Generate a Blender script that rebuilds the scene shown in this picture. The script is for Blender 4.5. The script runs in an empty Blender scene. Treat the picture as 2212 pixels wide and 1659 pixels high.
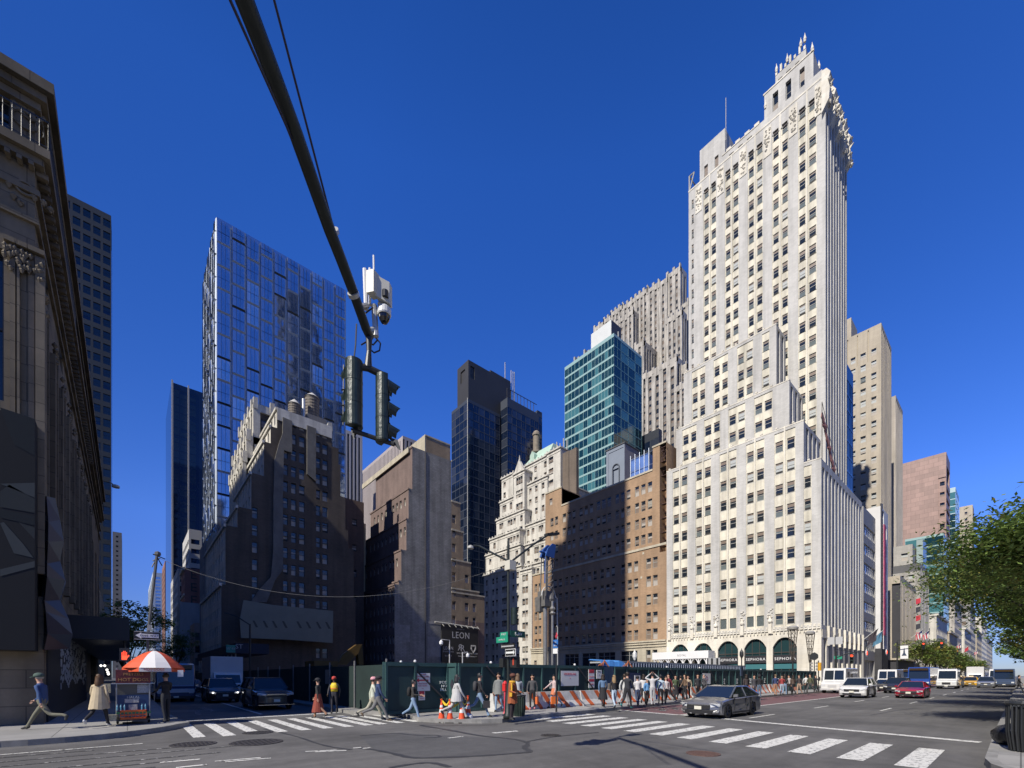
import bpy, bmesh, math, random
from mathutils import Vector, Matrix
R = random.Random(11)
S = bpy.context.scene
C = S.collection
rad = math.radians
# ---------------------------------------------------------------- camera, world, sun, exposure
FP = 955.6            # focal length in reference pixels (frame 2212 wide), horizon row 1460
HOR = 1460.0
EYE = 1.75
cd = bpy.data.cameras.new('camera')
cd.sensor_width = 36
cd.lens = FP / 2212 * 36
cd.shift_y = (HOR - 829.5) / 2212
cd.clip_start = 0.05
cd.clip_end = 6000
cam = bpy.data.objects.new('camera', cd)
cam.location = (0, 0, EYE)
cam.rotation_euler = (rad(90), 0, rad(49))
C.objects.link(cam)
S.camera = cam
SUN_EL, SUN_AZ = 42.0, 7.0      # elevation; degrees east of the street grid's south
w = bpy.data.worlds.new('World')
S.world = w
w.use_nodes = True
nt = w.node_tree
bg = nt.nodes['Background']
sky = nt.nodes.new('ShaderNodeTexSky')
sky.sky_type = 'NISHITA'
sky.sun_disc = False
sky.sun_elevation = rad(SUN_EL)
sky.sun_rotation = rad(180 - SUN_AZ)
sky.air_density = 1.0
sky.dust_density = 0.0
sky.ozone_density = 3.0
sky.altitude = 300
hs = nt.nodes.new('ShaderNodeHueSaturation')
hs.inputs['Saturation'].default_value = 1.32
hs.inputs['Hue'].default_value = 0.507
nt.links.new(sky.outputs[0], hs.inputs['Color'])
tint = nt.nodes.new('ShaderNodeVectorMath'); tint.operation = 'MULTIPLY'
tint.inputs[1].default_value = (1.12, .98, 1.40)
nt.links.new(hs.outputs[0], tint.inputs[0])
# south and overhead sky dimmed to cut shade fill; blue kept to the skyline
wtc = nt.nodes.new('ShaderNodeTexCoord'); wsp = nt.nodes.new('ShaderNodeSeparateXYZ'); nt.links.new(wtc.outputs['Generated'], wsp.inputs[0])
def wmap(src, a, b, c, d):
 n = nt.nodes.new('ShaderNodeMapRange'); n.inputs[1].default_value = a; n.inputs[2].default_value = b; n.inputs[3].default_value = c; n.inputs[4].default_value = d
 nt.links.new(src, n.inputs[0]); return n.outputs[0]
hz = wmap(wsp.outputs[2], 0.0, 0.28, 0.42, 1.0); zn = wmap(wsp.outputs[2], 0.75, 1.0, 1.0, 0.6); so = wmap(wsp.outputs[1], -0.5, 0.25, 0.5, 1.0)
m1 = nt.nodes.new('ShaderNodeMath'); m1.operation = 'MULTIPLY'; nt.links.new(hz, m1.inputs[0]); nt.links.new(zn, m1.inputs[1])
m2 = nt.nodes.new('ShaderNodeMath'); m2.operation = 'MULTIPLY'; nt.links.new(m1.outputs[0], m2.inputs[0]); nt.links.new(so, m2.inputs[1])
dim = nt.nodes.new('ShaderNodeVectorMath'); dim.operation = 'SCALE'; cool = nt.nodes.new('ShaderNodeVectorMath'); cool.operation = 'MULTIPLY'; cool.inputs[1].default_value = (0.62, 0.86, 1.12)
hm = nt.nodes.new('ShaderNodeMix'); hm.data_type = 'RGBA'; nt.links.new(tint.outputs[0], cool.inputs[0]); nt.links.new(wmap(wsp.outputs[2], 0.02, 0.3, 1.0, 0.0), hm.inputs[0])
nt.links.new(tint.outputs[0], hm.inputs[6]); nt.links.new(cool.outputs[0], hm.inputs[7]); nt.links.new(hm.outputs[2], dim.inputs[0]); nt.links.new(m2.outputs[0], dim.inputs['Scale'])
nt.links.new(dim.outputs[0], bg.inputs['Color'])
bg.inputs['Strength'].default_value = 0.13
sd = bpy.data.lights.new('sun', 'SUN')
sd.energy = 5.0
sd.angle = rad(0.5)
sd.color = (1.0, 0.94, 0.84)
sun = bpy.data.objects.new('sun', sd)
C.objects.link(sun)
sv = Vector((math.sin(rad(SUN_AZ)) * math.cos(rad(SUN_EL)), -math.cos(rad(SUN_AZ)) * math.cos(rad(SUN_EL)), math.sin(rad(SUN_EL))))
sun.rotation_euler = sv.to_track_quat('Z', 'Y').to_euler()
sun.location = (0, -30, 60)
S.view_settings.view_transform = 'Standard'
S.view_settings.look = 'None'
S.view_settings.exposure = 0.12
S.view_settings.gamma = 1.0
S.cycles.max_bounces = 6
S.cycles.diffuse_bounces = 2
S.cycles.glossy_bounces = 3
S.cycles.caustics_reflective = False
S.cycles.caustics_refractive = False
# ---------------------------------------------------------------- measuring: frame column/row -> place on a real plane
def ray(px):
 r = (px - 1106.0) / FP
 return (-0.7547 + 0.6561 * r, 0.6561 + 0.7547 * r)
def G(px, py, base=0.0):                 # point standing on the ground
 t = FP / (py - HOR) * (EYE - base)
 d = ray(px)
 return (d[0] * t, d[1] * t, base)
def onY(px, Y):                          # -> x on the wall plane y=Y
 d = ray(px); return d[0] * Y / d[1]
def onX(px, X):                          # -> y on the wall plane x=X
 d = ray(px); return d[1] * X / d[0]
def zY(px, py, Y):
 return (HOR - py) / FP * (Y / ray(px)[1]) + EYE
def zX(px, py, X):
 return (HOR - py) / FP * (X / ray(px)[0]) + EYE
# ---------------------------------------------------------------- materials
MATS = {}
def _new(name):
 m = bpy.data.materials.new(name); m.use_nodes = True
 MATS[name] = m
 return m, m.node_tree, m.node_tree.nodes['Principled BSDF']
def _coord(t, sc=(1, 1, 1)):
 tc = t.nodes.new('ShaderNodeTexCoord'); mp = t.nodes.new('ShaderNodeMapping')
 mp.inputs['Scale'].default_value = sc
 t.links.new(tc.outputs['Object'], mp.inputs['Vector'])
 return mp.outputs[0]
def flat(name, col, rough=0.6, metal=0.0, emis=0.0, var=0.0, scale=4.0, coat=0.0, bump=0.0, streak=1.0):
 if name in MATS: return MATS[name]
 m, t, b = _new(name)
 b.inputs['Base Color'].default_value = (*col, 1)
 b.inputs['Roughness'].default_value = rough
 b.inputs['Metallic'].default_value = metal
 if coat: b.inputs['Coat Weight'].default_value = coat; b.inputs['Coat Roughness'].default_value = 0.05
 if emis:
  b.inputs['Emission Color'].default_value = (*col, 1); b.inputs['Emission Strength'].default_value = emis
 if var or bump:
  n = t.nodes.new('ShaderNodeTexNoise'); n.inputs['Scale'].default_value = scale
  n.inputs['Detail'].default_value = 6; n.inputs['Roughness'].default_value = 0.65
  t.links.new(_coord(t, (1, 1, streak)), n.inputs['Vector'])
  if var:
   mr = t.nodes.new('ShaderNodeMapRange')
   mr.inputs[1].default_value = 0.3; mr.inputs[2].default_value = 0.7
   mr.inputs[3].default_value = 1 - var; mr.inputs[4].default_value = 1 + var * 0.6
   t.links.new(n.outputs[0], mr.inputs[0])
   mx = t.nodes.new('ShaderNodeVectorMath'); mx.operation = 'SCALE'
   mx.inputs[0].default_value = col
   t.links.new(mr.outputs[0], mx.inputs['Scale'])
   t.links.new(mx.outputs[0], b.inputs['Base Color'])
  if bump:
   bp = t.nodes.new('ShaderNodeBump'); bp.inputs['Strength'].default_value = bump; bp.inputs['Distance'].default_value = 0.05
   t.links.new(n.outputs[0], bp.inputs['Height']); t.links.new(bp.outputs[0], b.inputs['Normal'])
 return m
def masonry(name, c1, c2, mortar, bw=0.5, bh=0.2, var=0.25, rough=0.85, big=0.12, mort=0.02, streaks=0.25, bias=0.0):
 """coursed brick or stone; blotches and rain streaks of its own"""
 if name in MATS: return MATS[name]
 m, t, b = _new(name)
 N, L = t.nodes, t.links
 tc = N.new('ShaderNodeTexCoord'); sx = N.new('ShaderNodeSeparateXYZ'); L.new(tc.outputs['Object'], sx.inputs[0])
 ad = N.new('ShaderNodeMath'); ad.operation = 'ADD'; L.new(sx.outputs[0], ad.inputs[0]); L.new(sx.outputs[1], ad.inputs[1])
 cb = N.new('ShaderNodeCombineXYZ'); L.new(ad.outputs[0], cb.inputs[0]); L.new(sx.outputs[2], cb.inputs[1])
 br = N.new('ShaderNodeTexBrick'); L.new(cb.outputs[0], br.inputs['Vector'])
 br.inputs['Color1'].default_value = (*c1, 1); br.inputs['Color2'].default_value = (*c2, 1); br.inputs['Mortar'].default_value = (*mortar, 1)
 br.inputs['Scale'].default_value = 1.0; br.inputs['Brick Width'].default_value = bw; br.inputs['Row Height'].default_value = bh
 br.inputs['Mortar Size'].default_value = mort; br.inputs['Bias'].default_value = bias
 n1 = N.new('ShaderNodeTexNoise'); n1.inputs['Scale'].default_value = big; n1.inputs['Detail'].default_value = 8; n1.inputs['Roughness'].default_value = 0.7
 L.new(tc.outputs['Object'], n1.inputs['Vector'])
 n2 = N.new('ShaderNodeTexNoise'); n2.inputs['Scale'].default_value = 1.0; n2.inputs['Detail'].default_value = 4
 mp = N.new('ShaderNodeMapping'); mp.inputs['Scale'].default_value = (0.9, 0.9, 0.06)
 L.new(tc.outputs['Object'], mp.inputs['Vector']); L.new(mp.outputs[0], n2.inputs['Vector'])
 r1 = N.new('ShaderNodeMapRange'); r1.inputs[1].default_value = 0.3; r1.inputs[2].default_value = 0.7; r1.inputs[3].default_value = 1 - var; r1.inputs[4].default_value = 1 + var * 0.5
 L.new(n1.outputs[0], r1.inputs[0])
 r2 = N.new('ShaderNodeMapRange'); r2.inputs[1].default_value = 0.42; r2.inputs[2].default_value = 0.68; r2.inputs[3].default_value = 1.0; r2.inputs[4].default_value = 1 - streaks
 L.new(n2.outputs[0], r2.inputs[0])
 mm = N.new('ShaderNodeMath'); mm.operation = 'MULTIPLY'; L.new(r1.outputs[0], mm.inputs[0]); L.new(r2.outputs[0], mm.inputs[1])
 sc = N.new('ShaderNodeVectorMath'); sc.operation = 'SCALE'; L.new(br.outputs['Color'], sc.inputs[0]); L.new(mm.outputs[0], sc.inputs['Scale'])
 L.new(sc.outputs[0], b.inputs['Base Color'])
 b.inputs['Roughness'].default_value = rough
 bp = N.new('ShaderNodeBump'); bp.inputs['Strength'].default_value = 0.3; bp.inputs['Distance'].default_value = 0.02
 L.new(n1.outputs[0], bp.inputs['Height']); L.new(bp.outputs[0], b.inputs['Normal'])
 return m
def glass(name, col, rough=0.04, metal=0.0, spec=0.8, wave=0.05):
 if name in MATS: return MATS[name]
 m, t, b = _new(name)
 b.inputs['Base Color'].default_value = (*col, 1)
 b.inputs['Roughness'].default_value = rough
 b.inputs['Metallic'].default_value = metal
 b.inputs['Specular IOR Level'].default_value = spec
 if wave:
  n = t.nodes.new('ShaderNodeTexNoise'); n.inputs['Scale'].default_value = 0.35; n.inputs['Detail'].default_value = 1
  tc = t.nodes.new('ShaderNodeTexCoord'); t.links.new(tc.outputs['Object'], n.inputs['Vector'])
  bp = t.nodes.new('ShaderNodeBump'); bp.inputs['Strength'].default_value = wave; bp.inputs['Distance'].default_value = 0.3
  t.links.new(n.outputs[0], bp.inputs['Height']); t.links.new(bp.outputs[0], b.inputs['Normal'])
 return m
# ---------------------------------------------------------------- mesh builder
class MB:
 def __init__(s): s.v = []; s.f = []; s.m = []
 def poly(s, pts, m=0):
  n = len(s.v); s.v += [tuple(p) for p in pts]; s.f.append(tuple(range(n, n + len(pts)))); s.m.append(m)
 def box(s, x0, x1, y0, y1, z0, z1, m=0):
  if x0 > x1: x0, x1 = x1, x0
  if y0 > y1: y0, y1 = y1, y0
  n = len(s.v)
  s.v += [(x0,y0,z0),(x1,y0,z0),(x1,y1,z0),(x0,y1,z0),(x0,y0,z1),(x1,y0,z1),(x1,y1,z1),(x0,y1,z1)]
  s.f += [(n,n+3,n+2,n+1),(n+4,n+5,n+6,n+7),(n,n+1,n+5,n+4),(n+1,n+2,n+6,n+5),(n+2,n+3,n+7,n+6),(n+3,n,n+4,n+7)]
  s.m += [m] * 6
 def obox(s, c, ax, ay, hx, hy, z0, z1, m=0):   # oriented box, ax/ay unit 2D
  n = len(s.v)
  for z in (z0, z1):
   for i, j in ((-1,-1),(1,-1),(1,1),(-1,1)):
    s.v.append((c[0]+ax[0]*hx*i+ay[0]*hy*j, c[1]+ax[1]*hx*i+ay[1]*hy*j, z))
  s.f += [(n,n+3,n+2,n+1),(n+4,n+5,n+6,n+7),(n,n+1,n+5,n+4),(n+1,n+2,n+6,n+5),(n+2,n+3,n+7,n+6),(n+3,n,n+4,n+7)]
  s.m += [m] * 6
 def prism(s, pts, vec, m=0):                    # polygon (3D points) swept by vec
  n = len(s.v); k = len(pts)
  s.v += [tuple(p) for p in pts] + [tuple(Vector(p) + Vector(vec)) for p in pts]
  s.f.append(tuple(range(n, n + k))[::-1]); s.f.append(tuple(range(n + k, n + 2 * k)))
  s.m += [m, m]
  for i in range(k):
   j = (i + 1) % k
   s.f.append((n+i, n+j, n+k+j, n+k+i)); s.m.append(m)
 def tube(s, pts, r, k=8, m=0, cap=True):
  pts = [Vector(p) for p in pts]
  rs = r if isinstance(r, (list, tuple)) else [r] * len(pts)
  n0 = len(s.v); up = Vector((0, 0, 1))
  prevx = None
  for i, p in enumerate(pts):
   d = (pts[min(i+1, len(pts)-1)] - pts[max(i-1, 0)]).normalized()
   x = d.cross(up)
   if x.length < 0.05: x = d.cross(Vector((0, 1, 0)))
   x.normalize()
   if prevx is not None:
    x = (prevx - d * prevx.dot(d))
    x = x.normalized() if x.length > 1e-6 else prevx
   prevx = x
   y = d.cross(x)
   for a in range(k):
    an = 2 * math.pi * a / k
    s.v.append(tuple(p + (x * math.cos(an) + y * math.sin(an)) * rs[i]))
  for i in range(len(pts) - 1):
   for a in range(k):
    b = (a + 1) % k
    s.f.append((n0+i*k+a, n0+i*k+b, n0+(i+1)*k+b, n0+(i+1)*k+a)); s.m.append(m)
  if cap:
   s.f.append(tuple(n0 + a for a in range(k))[::-1]); s.f.append(tuple(n0+(len(pts)-1)*k+a for a in range(k))); s.m += [m, m]
 def lathe(s, c, prof, k=12, m=0, sy=1.0):       # prof [(r,z)...]
  n0 = len(s.v)
  for r, z in prof:
   for a in range(k):
    an = 2 * math.pi * a / k
    s.v.append((c[0] + r * math.cos(an), c[1] + r * sy * math.sin(an), c[2] + z))
  for i in range(len(prof) - 1):
   for a in range(k):
    b = (a + 1) % k
    s.f.append((n0+i*k+a, n0+i*k+b, n0+(i+1)*k+b, n0+(i+1)*k+a)); s.m.append(m)
  s.f.append(tuple(n0 + a for a in range(k))[::-1]); s.f.append(tuple(n0+(len(prof)-1)*k+a for a in range(k))); s.m += [m, m]
 def add(s, vs, fs, m=0, ms=None):
  n = len(s.v); s.v += [tuple(v) for v in vs]
  s.f += [tuple(n + i for i in f) for f in fs]; s.m += ms if ms else [m] * len(fs)
 def build(s, name, mats, parent=None, smooth=False, local=False, kind=None, label=None):
  me = bpy.data.meshes.new(name)
  off = Vector((0, 0, 0))
  if parent is not None and not local:
   p = parent
   while p: off += p.location; p = p.parent
  me.from_pydata([(a - off.x, b - off.y, c - off.z) for a, b, c in s.v], [], s.f)
  if not isinstance(mats, (list, tuple)): mats = [mats]
  for mt in mats: me.materials.append(mt)
  me.polygons.foreach_set('material_index', [min(i, len(mats) - 1) for i in s.m])
  if smooth: me.polygons.foreach_set('use_smooth', [True] * len(s.f))
  me.update()
  o = bpy.data.objects.new(name, me); C.objects.link(o)
  if parent is not None: o.parent = parent
  if kind: o['kind'] = kind
  if label: o['label'] = label
  return o
def tag(o, label=None, cat=None, group=None, kind=None):
 if label: o['label'] = label
 if cat: o['category'] = cat
 if group: o['group'] = group
 if kind: o['kind'] = kind
 return o
def thing(name, label, cat, loc=(0, 0, 0), group=None, rz=0.0):
 o = bpy.data.objects.new(name, None); C.objects.link(o)
 o.empty_display_size = 0.3
 o.location = loc; o.rotation_euler = (0, 0, rz)
 return tag(o, label, cat, group)
def copy_tree(o, parent=None):
 c = o.copy(); C.objects.link(c); c.parent = parent
 for ch in list(o.children): copy_tree(ch, c)
 return c
def struct(name, B, m, **k):
 o = B.build(name, m, **k); o['kind'] = 'structure'; return o
def text_mesh(txt, size, depth=0.01, spacing=1.0):
 cu = bpy.data.curves.new('t', 'FONT'); cu.body = txt; cu.size = size; cu.extrude = depth
 cu.align_x = 'CENTER'; cu.align_y = 'CENTER'; cu.space_character = spacing; cu.resolution_u = 2
 o = bpy.data.objects.new('t', cu); C.objects.link(o)
 me = o.to_mesh()
 vs = [v.co.copy() for v in me.vertices]; fs = [tuple(p.vertices) for p in me.polygons]
 o.to_mesh_clear(); bpy.data.objects.remove(o); bpy.data.curves.remove(cu)
 return vs, fs
def put_text(B, txt, pos, size, ax=(1, 0), m=0, depth=0.01, bold=1.0, spacing=1.0, slope=0.0, up=(0,0,1)):
 """lettering standing upright at pos, reading along ax (2D)"""
 vs, fs = text_mesh(txt, size, depth, spacing)
 A = Vector((ax[0], ax[1], 0)); U = Vector(up); Nn = A.cross(U)
 P = Vector(pos)
 B.add([P + A * v.x * bold + U * (v.y + slope * v.x) + Nn * v.z for v in vs], fs, m)
# ---------------------------------------------------------------- facades
WCACHE = {}
def win_geo(w, h, kind, seed):
 """window in its own frame: x right, z up, looking out along -y; slots 0 frame, 1.. panes"""
 B = MB(); r = random.Random(seed)
 f = 0.07 if kind != 'far' else 0.05
 hw, hh = w / 2, h / 2
 def pane(x0, x1, z0, z1, y, m): B.poly([(x0, y, z0), (x1, y, z0), (x1, y, z1), (x0, y, z1)], m)
 if kind == 'sash':
  B.box(-hw, hw, -0.05, 0.03, -hh, -hh + f, 0); B.box(-hw, hw, -0.05, 0.03, hh - f, hh, 0)
  B.box(-hw, -hw + f, -0.05, 0.03, -hh + f, hh - f, 0); B.box(hw - f, hw, -0.05, 0.03, -hh + f, hh - f, 0)
  B.box(-hw + f, hw - f, -0.04, 0.03, -0.04, 0.04, 0)
  mu = r.choice((2, 2, 4, 3, 2)); ml = r.choice((4, 2, 2, 3, 4)); zs_ = hh - f - h * r.choice((.14, .2, .2, .3))
  pane(-hw + f, hw - f, 0.04, zs_, 0.0, mu); pane(-hw + f, hw - f, zs_, hh - f, -0.012, 1); pane(-hw + f, hw - f, -hh + f, -0.04, 0.015, ml)
  B.box(-hw - 0.08, hw + 0.08, -0.16, -0.05, -hh - 0.12, -hh, 0)
  q = r.random()
  if q < 0.12:      # air conditioner in the lower sash
   B.box(-0.33, 0.33, -0.35, 0.0, -hh + f, -hh + f + 0.42, 0)
  elif q < 0.3:     # raised sash: dark gap at the bottom
   pane(-hw + f, hw - f, -hh + f, -hh + f + h * 0.2, -0.01, 5)
 elif kind == 'panel':
  e = 0.06
  B.box(-hw, hw, -0.04, 0.04, hh - e, hh, 0); B.box(-hw, -hw + e, -0.04, 0.04, -hh, hh - e, 0)
  zc = -hh + h * r.choice((0.0, 0.0, 0.3, 0.55))
  m1 = r.choice((1, 1, 1, 1, 2, 3, 3))
  pane(-hw + e, hw, max(zc, -hh), hh - e, 0.0, m1)
  if zc > -hh: pane(-hw + e, hw, -hh, zc, 0.0, 1)
  if r.random() < 0.45: B.box(-0.02, 0.02, -0.03, 0.02, -hh, hh - e, 0)
 elif kind == 'facet':     # bulged faceted unit
  d = 0.4; c = w * 0.17
  o = [(-hw, 0, -hh), (hw, 0, -hh), (hw, 0, hh), (-hw, 0, hh)]
  dt, ds = r.choice((-.07, 0, .09)), r.choice((-.03, 0, .04)); i = [(-hw + c * .25, -d, -hh + c * .8), (hw - c * .8, -d - ds, -hh + c * .8), (hw - c * .8, -d - ds - dt, hh - c * .3), (-hw + c * .25, -d - dt, hh - c * .3)]
  B.poly([o[0], o[1], i[1], i[0]], r.choice((0, 0, 3))); B.poly([o[1], o[2], i[2], i[1]], 0)
  B.poly([o[2], o[3], i[3], i[2]], 2); B.poly([o[3], o[0], i[0], i[3]], 1)
  B.poly(i, r.choice((1, 1, 2)))
  for q in (.3, .62):
   xm = i[0][0] + (i[1][0] - i[0][0]) * q; yy = -d
   B.box(xm - .03, xm + .03, yy - .12, yy + .05, -hh + c * 1.1, hh - c * .3, 3)
  B.box(i[0][0], i[1][0], -d - .02, -d + .02, -.04, .04, 3)
 elif kind == 'store':
  B.box(-hw, hw, -0.08, 0.04, hh - 0.12, hh, 0); B.box(-hw, hw, -0.08, 0.04, -hh, -hh + 0.2, 0)
  n = max(1, int(w / 1.6))
  for k in range(n + 1):
   x = -hw + 0.05 + (w - 0.1) * k / n; B.box(x - 0.05, x + 0.05, -0.06, 0.04, -hh + 0.2, hh - 0.12, 0)
  pane(-hw, hw, -hh + 0.2, hh - 0.12, 0.0, 1)
  B.box(-hw, hw, -0.05, 0.04, hh * 0.45, hh * 0.45 + 0.07, 0)
 elif kind == 'louver':
  n = int(h / 0.16)
  for k in range(n):
   z = -hh + h * (k + .5) / n
   B.poly([(-hw, -0.05, z - .07), (hw, -0.05, z - .07), (hw, 0.03, z + .07), (-hw, 0.03, z + .07)], 4)
  pane(-hw, hw, -hh, hh, 0.04, 5)
 else:                      # far: plain framed light
  B.box(-hw, hw, -0.04, 0.02, -hh, -hh + f, 0); B.box(-hw, hw, -0.04, 0.02, hh - f, hh, 0)
  B.box(-hw, -hw + f, -0.04, 0.02, -hh + f, hh - f, 0); B.box(hw - f, hw, -0.04, 0.02, -hh + f, hh - f, 0)
  if h > 1.2:
   B.box(-hw + f, hw - f, -0.03, 0.02, -0.03, 0.03, 0)
   pane(-hw + f, hw - f, 0.03, hh - f, 0.0, r.choice((1, 1, 2))); pane(-hw + f, hw - f, -hh + f, -0.03, 0.0, r.choice((1, 2, 2, 3)))
  else: pane(-hw + f, hw - f, -hh + f, hh - f, 0.0, r.choice((1, 1, 2)))
 return B
class Bldg:
 def __init__(s, name, label, cat, loc, mats, wmats, group=None, nmax=100):
  s.root = thing(name, label, cat, loc, group)
  s.mats = mats; s.wmats = wmats
  s.wall = MB(); s.trim = MB(); s.wins = []; s.r = random.Random(len(name) * 7 + int(abs(loc[0]) * 3)); s.nmax = nmax
 def face(s, org, side, W, H, holes=(), bays=()):
  """wall sheet from org (lower left seen from outside). holes: (u0,u1,v0,v1,kind,depth); bays: (u0,u1,v0,v1,depth,mat)"""
  ax, nr = {'S': ((1, 0), (0, -1)), 'E': ((0, 1), (1, 0)), 'N': ((-1, 0), (0, 1)), 'W': ((0, -1), (-1, 0))}[side]
  holes = [h for h in holes if h[0] >= 0.02 and h[1] <= W - 0.02 and h[2] >= 0.02 and h[3] <= H - 0.02]
  bays = [(max(0, b[0]), min(W, b[1]), max(0, b[2]), min(H, b[3]), b[4], b[5]) for b in bays if b[1] > 0 and b[0] < W and b[3] > 0 and b[2] < H]
  us = sorted({0.0, W} | {round(x, 3) for h in holes for x in h[:2]} | {round(x, 3) for b in bays for x in b[:2]})
  vs = sorted({0.0, H} | {round(x, 3) for h in holes for x in h[2:4]} | {round(x, 3) for b in bays for x in b[2:4]})
  ui = {round(x, 3): i for i, x in enumerate(us)}; vi = {round(x, 3): i for i, x in enumerate(vs)}
  nu, nv = len(us) - 1, len(vs) - 1
  D = [[(0.0, 0)] * nv for _ in range(nu)]
  for b in bays:
   for i in range(ui[round(b[0], 3)], ui[round(b[1], 3)]):
    for j in range(vi[round(b[2], 3)], vi[round(b[3], 3)]): D[i][j] = (b[4], b[5])
  for h in holes:
   for i in range(ui[round(h[0], 3)], ui[round(h[1], 3)]):
    for j in range(vi[round(h[2], 3)], vi[round(h[3], 3)]):
     base = D[i][j]
     D[i][j] = (max(base[0], 0) + h[5], base[1], 1)
  def P(u, v, d): return (org[0] + ax[0] * u - nr[0] * d, org[1] + ax[1] * u - nr[1] * d, org[2] + v)
  B = s.wall
  for i in range(nu):
   for j in range(nv):
    c = D[i][j]
    if len(c) < 3:
     B.poly([P(us[i], vs[j], c[0]), P(us[i+1], vs[j], c[0]), P(us[i+1], vs[j+1], c[0]), P(us[i], vs[j+1], c[0])], c[1])
    if i + 1 < nu and abs(D[i+1][j][0] - c[0]) > 1e-4:
     e = D[i+1][j]; mm = (c if c[0] < e[0] else e)[1]
     B.poly([P(us[i+1], vs[j], c[0]), P(us[i+1], vs[j], e[0]), P(us[i+1], vs[j+1], e[0]), P(us[i+1], vs[j+1], c[0])], mm)
    if j + 1 < nv and abs(D[i][j+1][0] - c[0]) > 1e-4:
     e = D[i][j+1]; mm = (c if c[0] < e[0] else e)[1]
     B.poly([P(us[i], vs[j+1], c[0]), P(us[i+1], vs[j+1], c[0]), P(us[i+1], vs[j+1], e[0]), P(us[i], vs[j+1], e[0])], mm)
  for h in holes:
   um, vm = (h[0] + h[1]) / 2, (h[2] + h[3]) / 2
   d = h[5]
   for b in bays:
    if b[0] <= um <= b[1] and b[2] <= vm <= b[3]: d = max(b[4], 0) + h[5]
   s.wins.append((P(um, vm, d), side, h[1] - h[0], h[3] - h[2], h[4]))
 def box(s, x0, x1, y0, y1, z0, z1, S=None, E=None, N=None, roof=0, m=0):
  if x0 > x1: x0, x1 = x1, x0
  if y0 > y1: y0, y1 = y1, y0
  W, Dp, H = x1 - x0, y1 - y0, z1 - z0
  for side, spec, org, L in (('S', S, (x0, y0, z0), W), ('E', E, (x1, y0, z0), Dp), ('N', N, (x1, y1, z0), W)):
   if spec == 'skip': continue
   if spec:
    hs, bs = spec(L, H, z0) if callable(spec) else spec
    s.face(org, side, L, H, hs, bs)
   else:
    ax = {'S': (1, 0), 'E': (0, 1), 'N': (-1, 0)}[side]
    s.wall.poly([org, (org[0] + ax[0] * L, org[1] + ax[1] * L, z0), (org[0] + ax[0] * L, org[1] + ax[1] * L, z1), (org[0], org[1], z1)], m)
  s.wall.poly([(x0, y1, z0), (x0, y0, z0), (x0, y0, z1), (x0, y1, z1)], m)
  s.wall.poly([(x0, y0, z1), (x1, y0, z1), (x1, y1, z1), (x0, y1, z1)], roof)
 def coping(s, x0, x1, y0, y1, z, h=0.5, o=0.25, m=0, t=0.5):
  """parapet / cornice ring standing proud of a roof edge"""
  B = s.trim
  B.box(x0 - o, x1 + o, y0 - o, y0 + t, z, z + h, m); B.box(x1 - t, x1 + o, y0 + t, y1 + o, z, z + h, m)
  B.box(x0 - o, x1 - t, y1 - t, y1 + o, z, z + h, m); B.box(x0 - o, x0 + t, y0 + t, y1 - t, z, z + h, m)
 def finish(s, trim_mat=None, trim_name='cornice'):
  s.wall.build('wall', s.mats, s.root)
  if s.trim.v: s.trim.build(trim_name, trim_mat or s.mats[0], s.root)
  rl = s.root.location
  def size(wn):
   p = wn[0]; d = -0.7547 * p[0] + 0.6561 * p[1]
   if d < 1: return 0
   px = 1106 + FP * (p[0] * 0.6561 + p[1] * 0.7547) / d; py = HOR - FP * (p[2] - EYE) / d
   if not (-10 < px < 2222 and -10 < py < 1520): return 0
   # foreshortening
   f = abs(p[1] if wn[1] in 'SN' else p[0]) / math.hypot(p[0], p[1])
   return wn[2] * wn[3] * f / (d * d)
  ws = sorted(s.wins, key=size, reverse=True)
  rest = MB()
  rz = {'S': 0, 'E': 90, 'N': 180, 'W': 270}
  for k, (p, side, ww, hh, kind) in enumerate(ws):
   seed = s.r.randrange(9)
   key = (round(ww, 2), round(hh, 2), kind, seed, tuple(m.name for m in s.wmats))
   if k < s.nmax:
    if key not in WCACHE:
     o = win_geo(key[0], key[1], kind, seed).build('window', s.wmats, None)
     WCACHE[key] = o.data
    else:
     o = bpy.data.objects.new('window', WCACHE[key]); C.objects.link(o)
    o.parent = s.root
    o.location = (p[0] - rl.x, p[1] - rl.y, p[2] - rl.z)
    o.rotation_euler = (0, 0, rad(rz[side]))
   else:
    g = win_geo(key[0], key[1], kind, seed)
    a = rad(rz[side]); ca, sa = math.cos(a), math.sin(a)
    rest.add([(p[0] + x * ca - y * sa, p[1] + x * sa + y * ca, p[2] + z) for x, y, z in g.v], g.f, ms=g.m)
  if rest.v: rest.build('window_field', s.wmats, s.root, kind='stuff')
  return s.root
def grid(cols, rows, kind='sash', depth=0.2, bays=None):
 hs = [(c[0], c[1], r[0], r[1], kind, depth) for c in cols for r in rows]
 return hs, (bays or [])
def even(n, L, w, m=0.0):
 """n openings of width w evenly over length L with margin m"""
 p = (L - 2 * m) / n
 return [(m + p * (i + .5) - w / 2, m + p * (i + .5) + w / 2) for i in range(n)]
def reg(pitch, w, fl, h, kind='sash', depth=0.2, m=0.6, z_first=1.0, top=0.8, bay=None, skip=None):
 """regular facade spec"""
 def f(L, H, z0):
  n = max(1, int((L - 2 * m) / pitch))
  cols = even(n, L, w, m)
  rows = []; z = z_first
  while z + h < H - top: rows.append((z, z + h)); z += fl
  hs = [(c[0], c[1], r[0], r[1], kind, depth) for c in cols for r in rows if not (skip and skip(c, r))]
  bs = []
  if bay: bs = [(c[0] - bay[0], c[1] + bay[0], 0 if bay[3] else z_first * .5, H - bay[4], bay[1], bay[2]) for c in cols]
  return hs, bs
 return f
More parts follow.
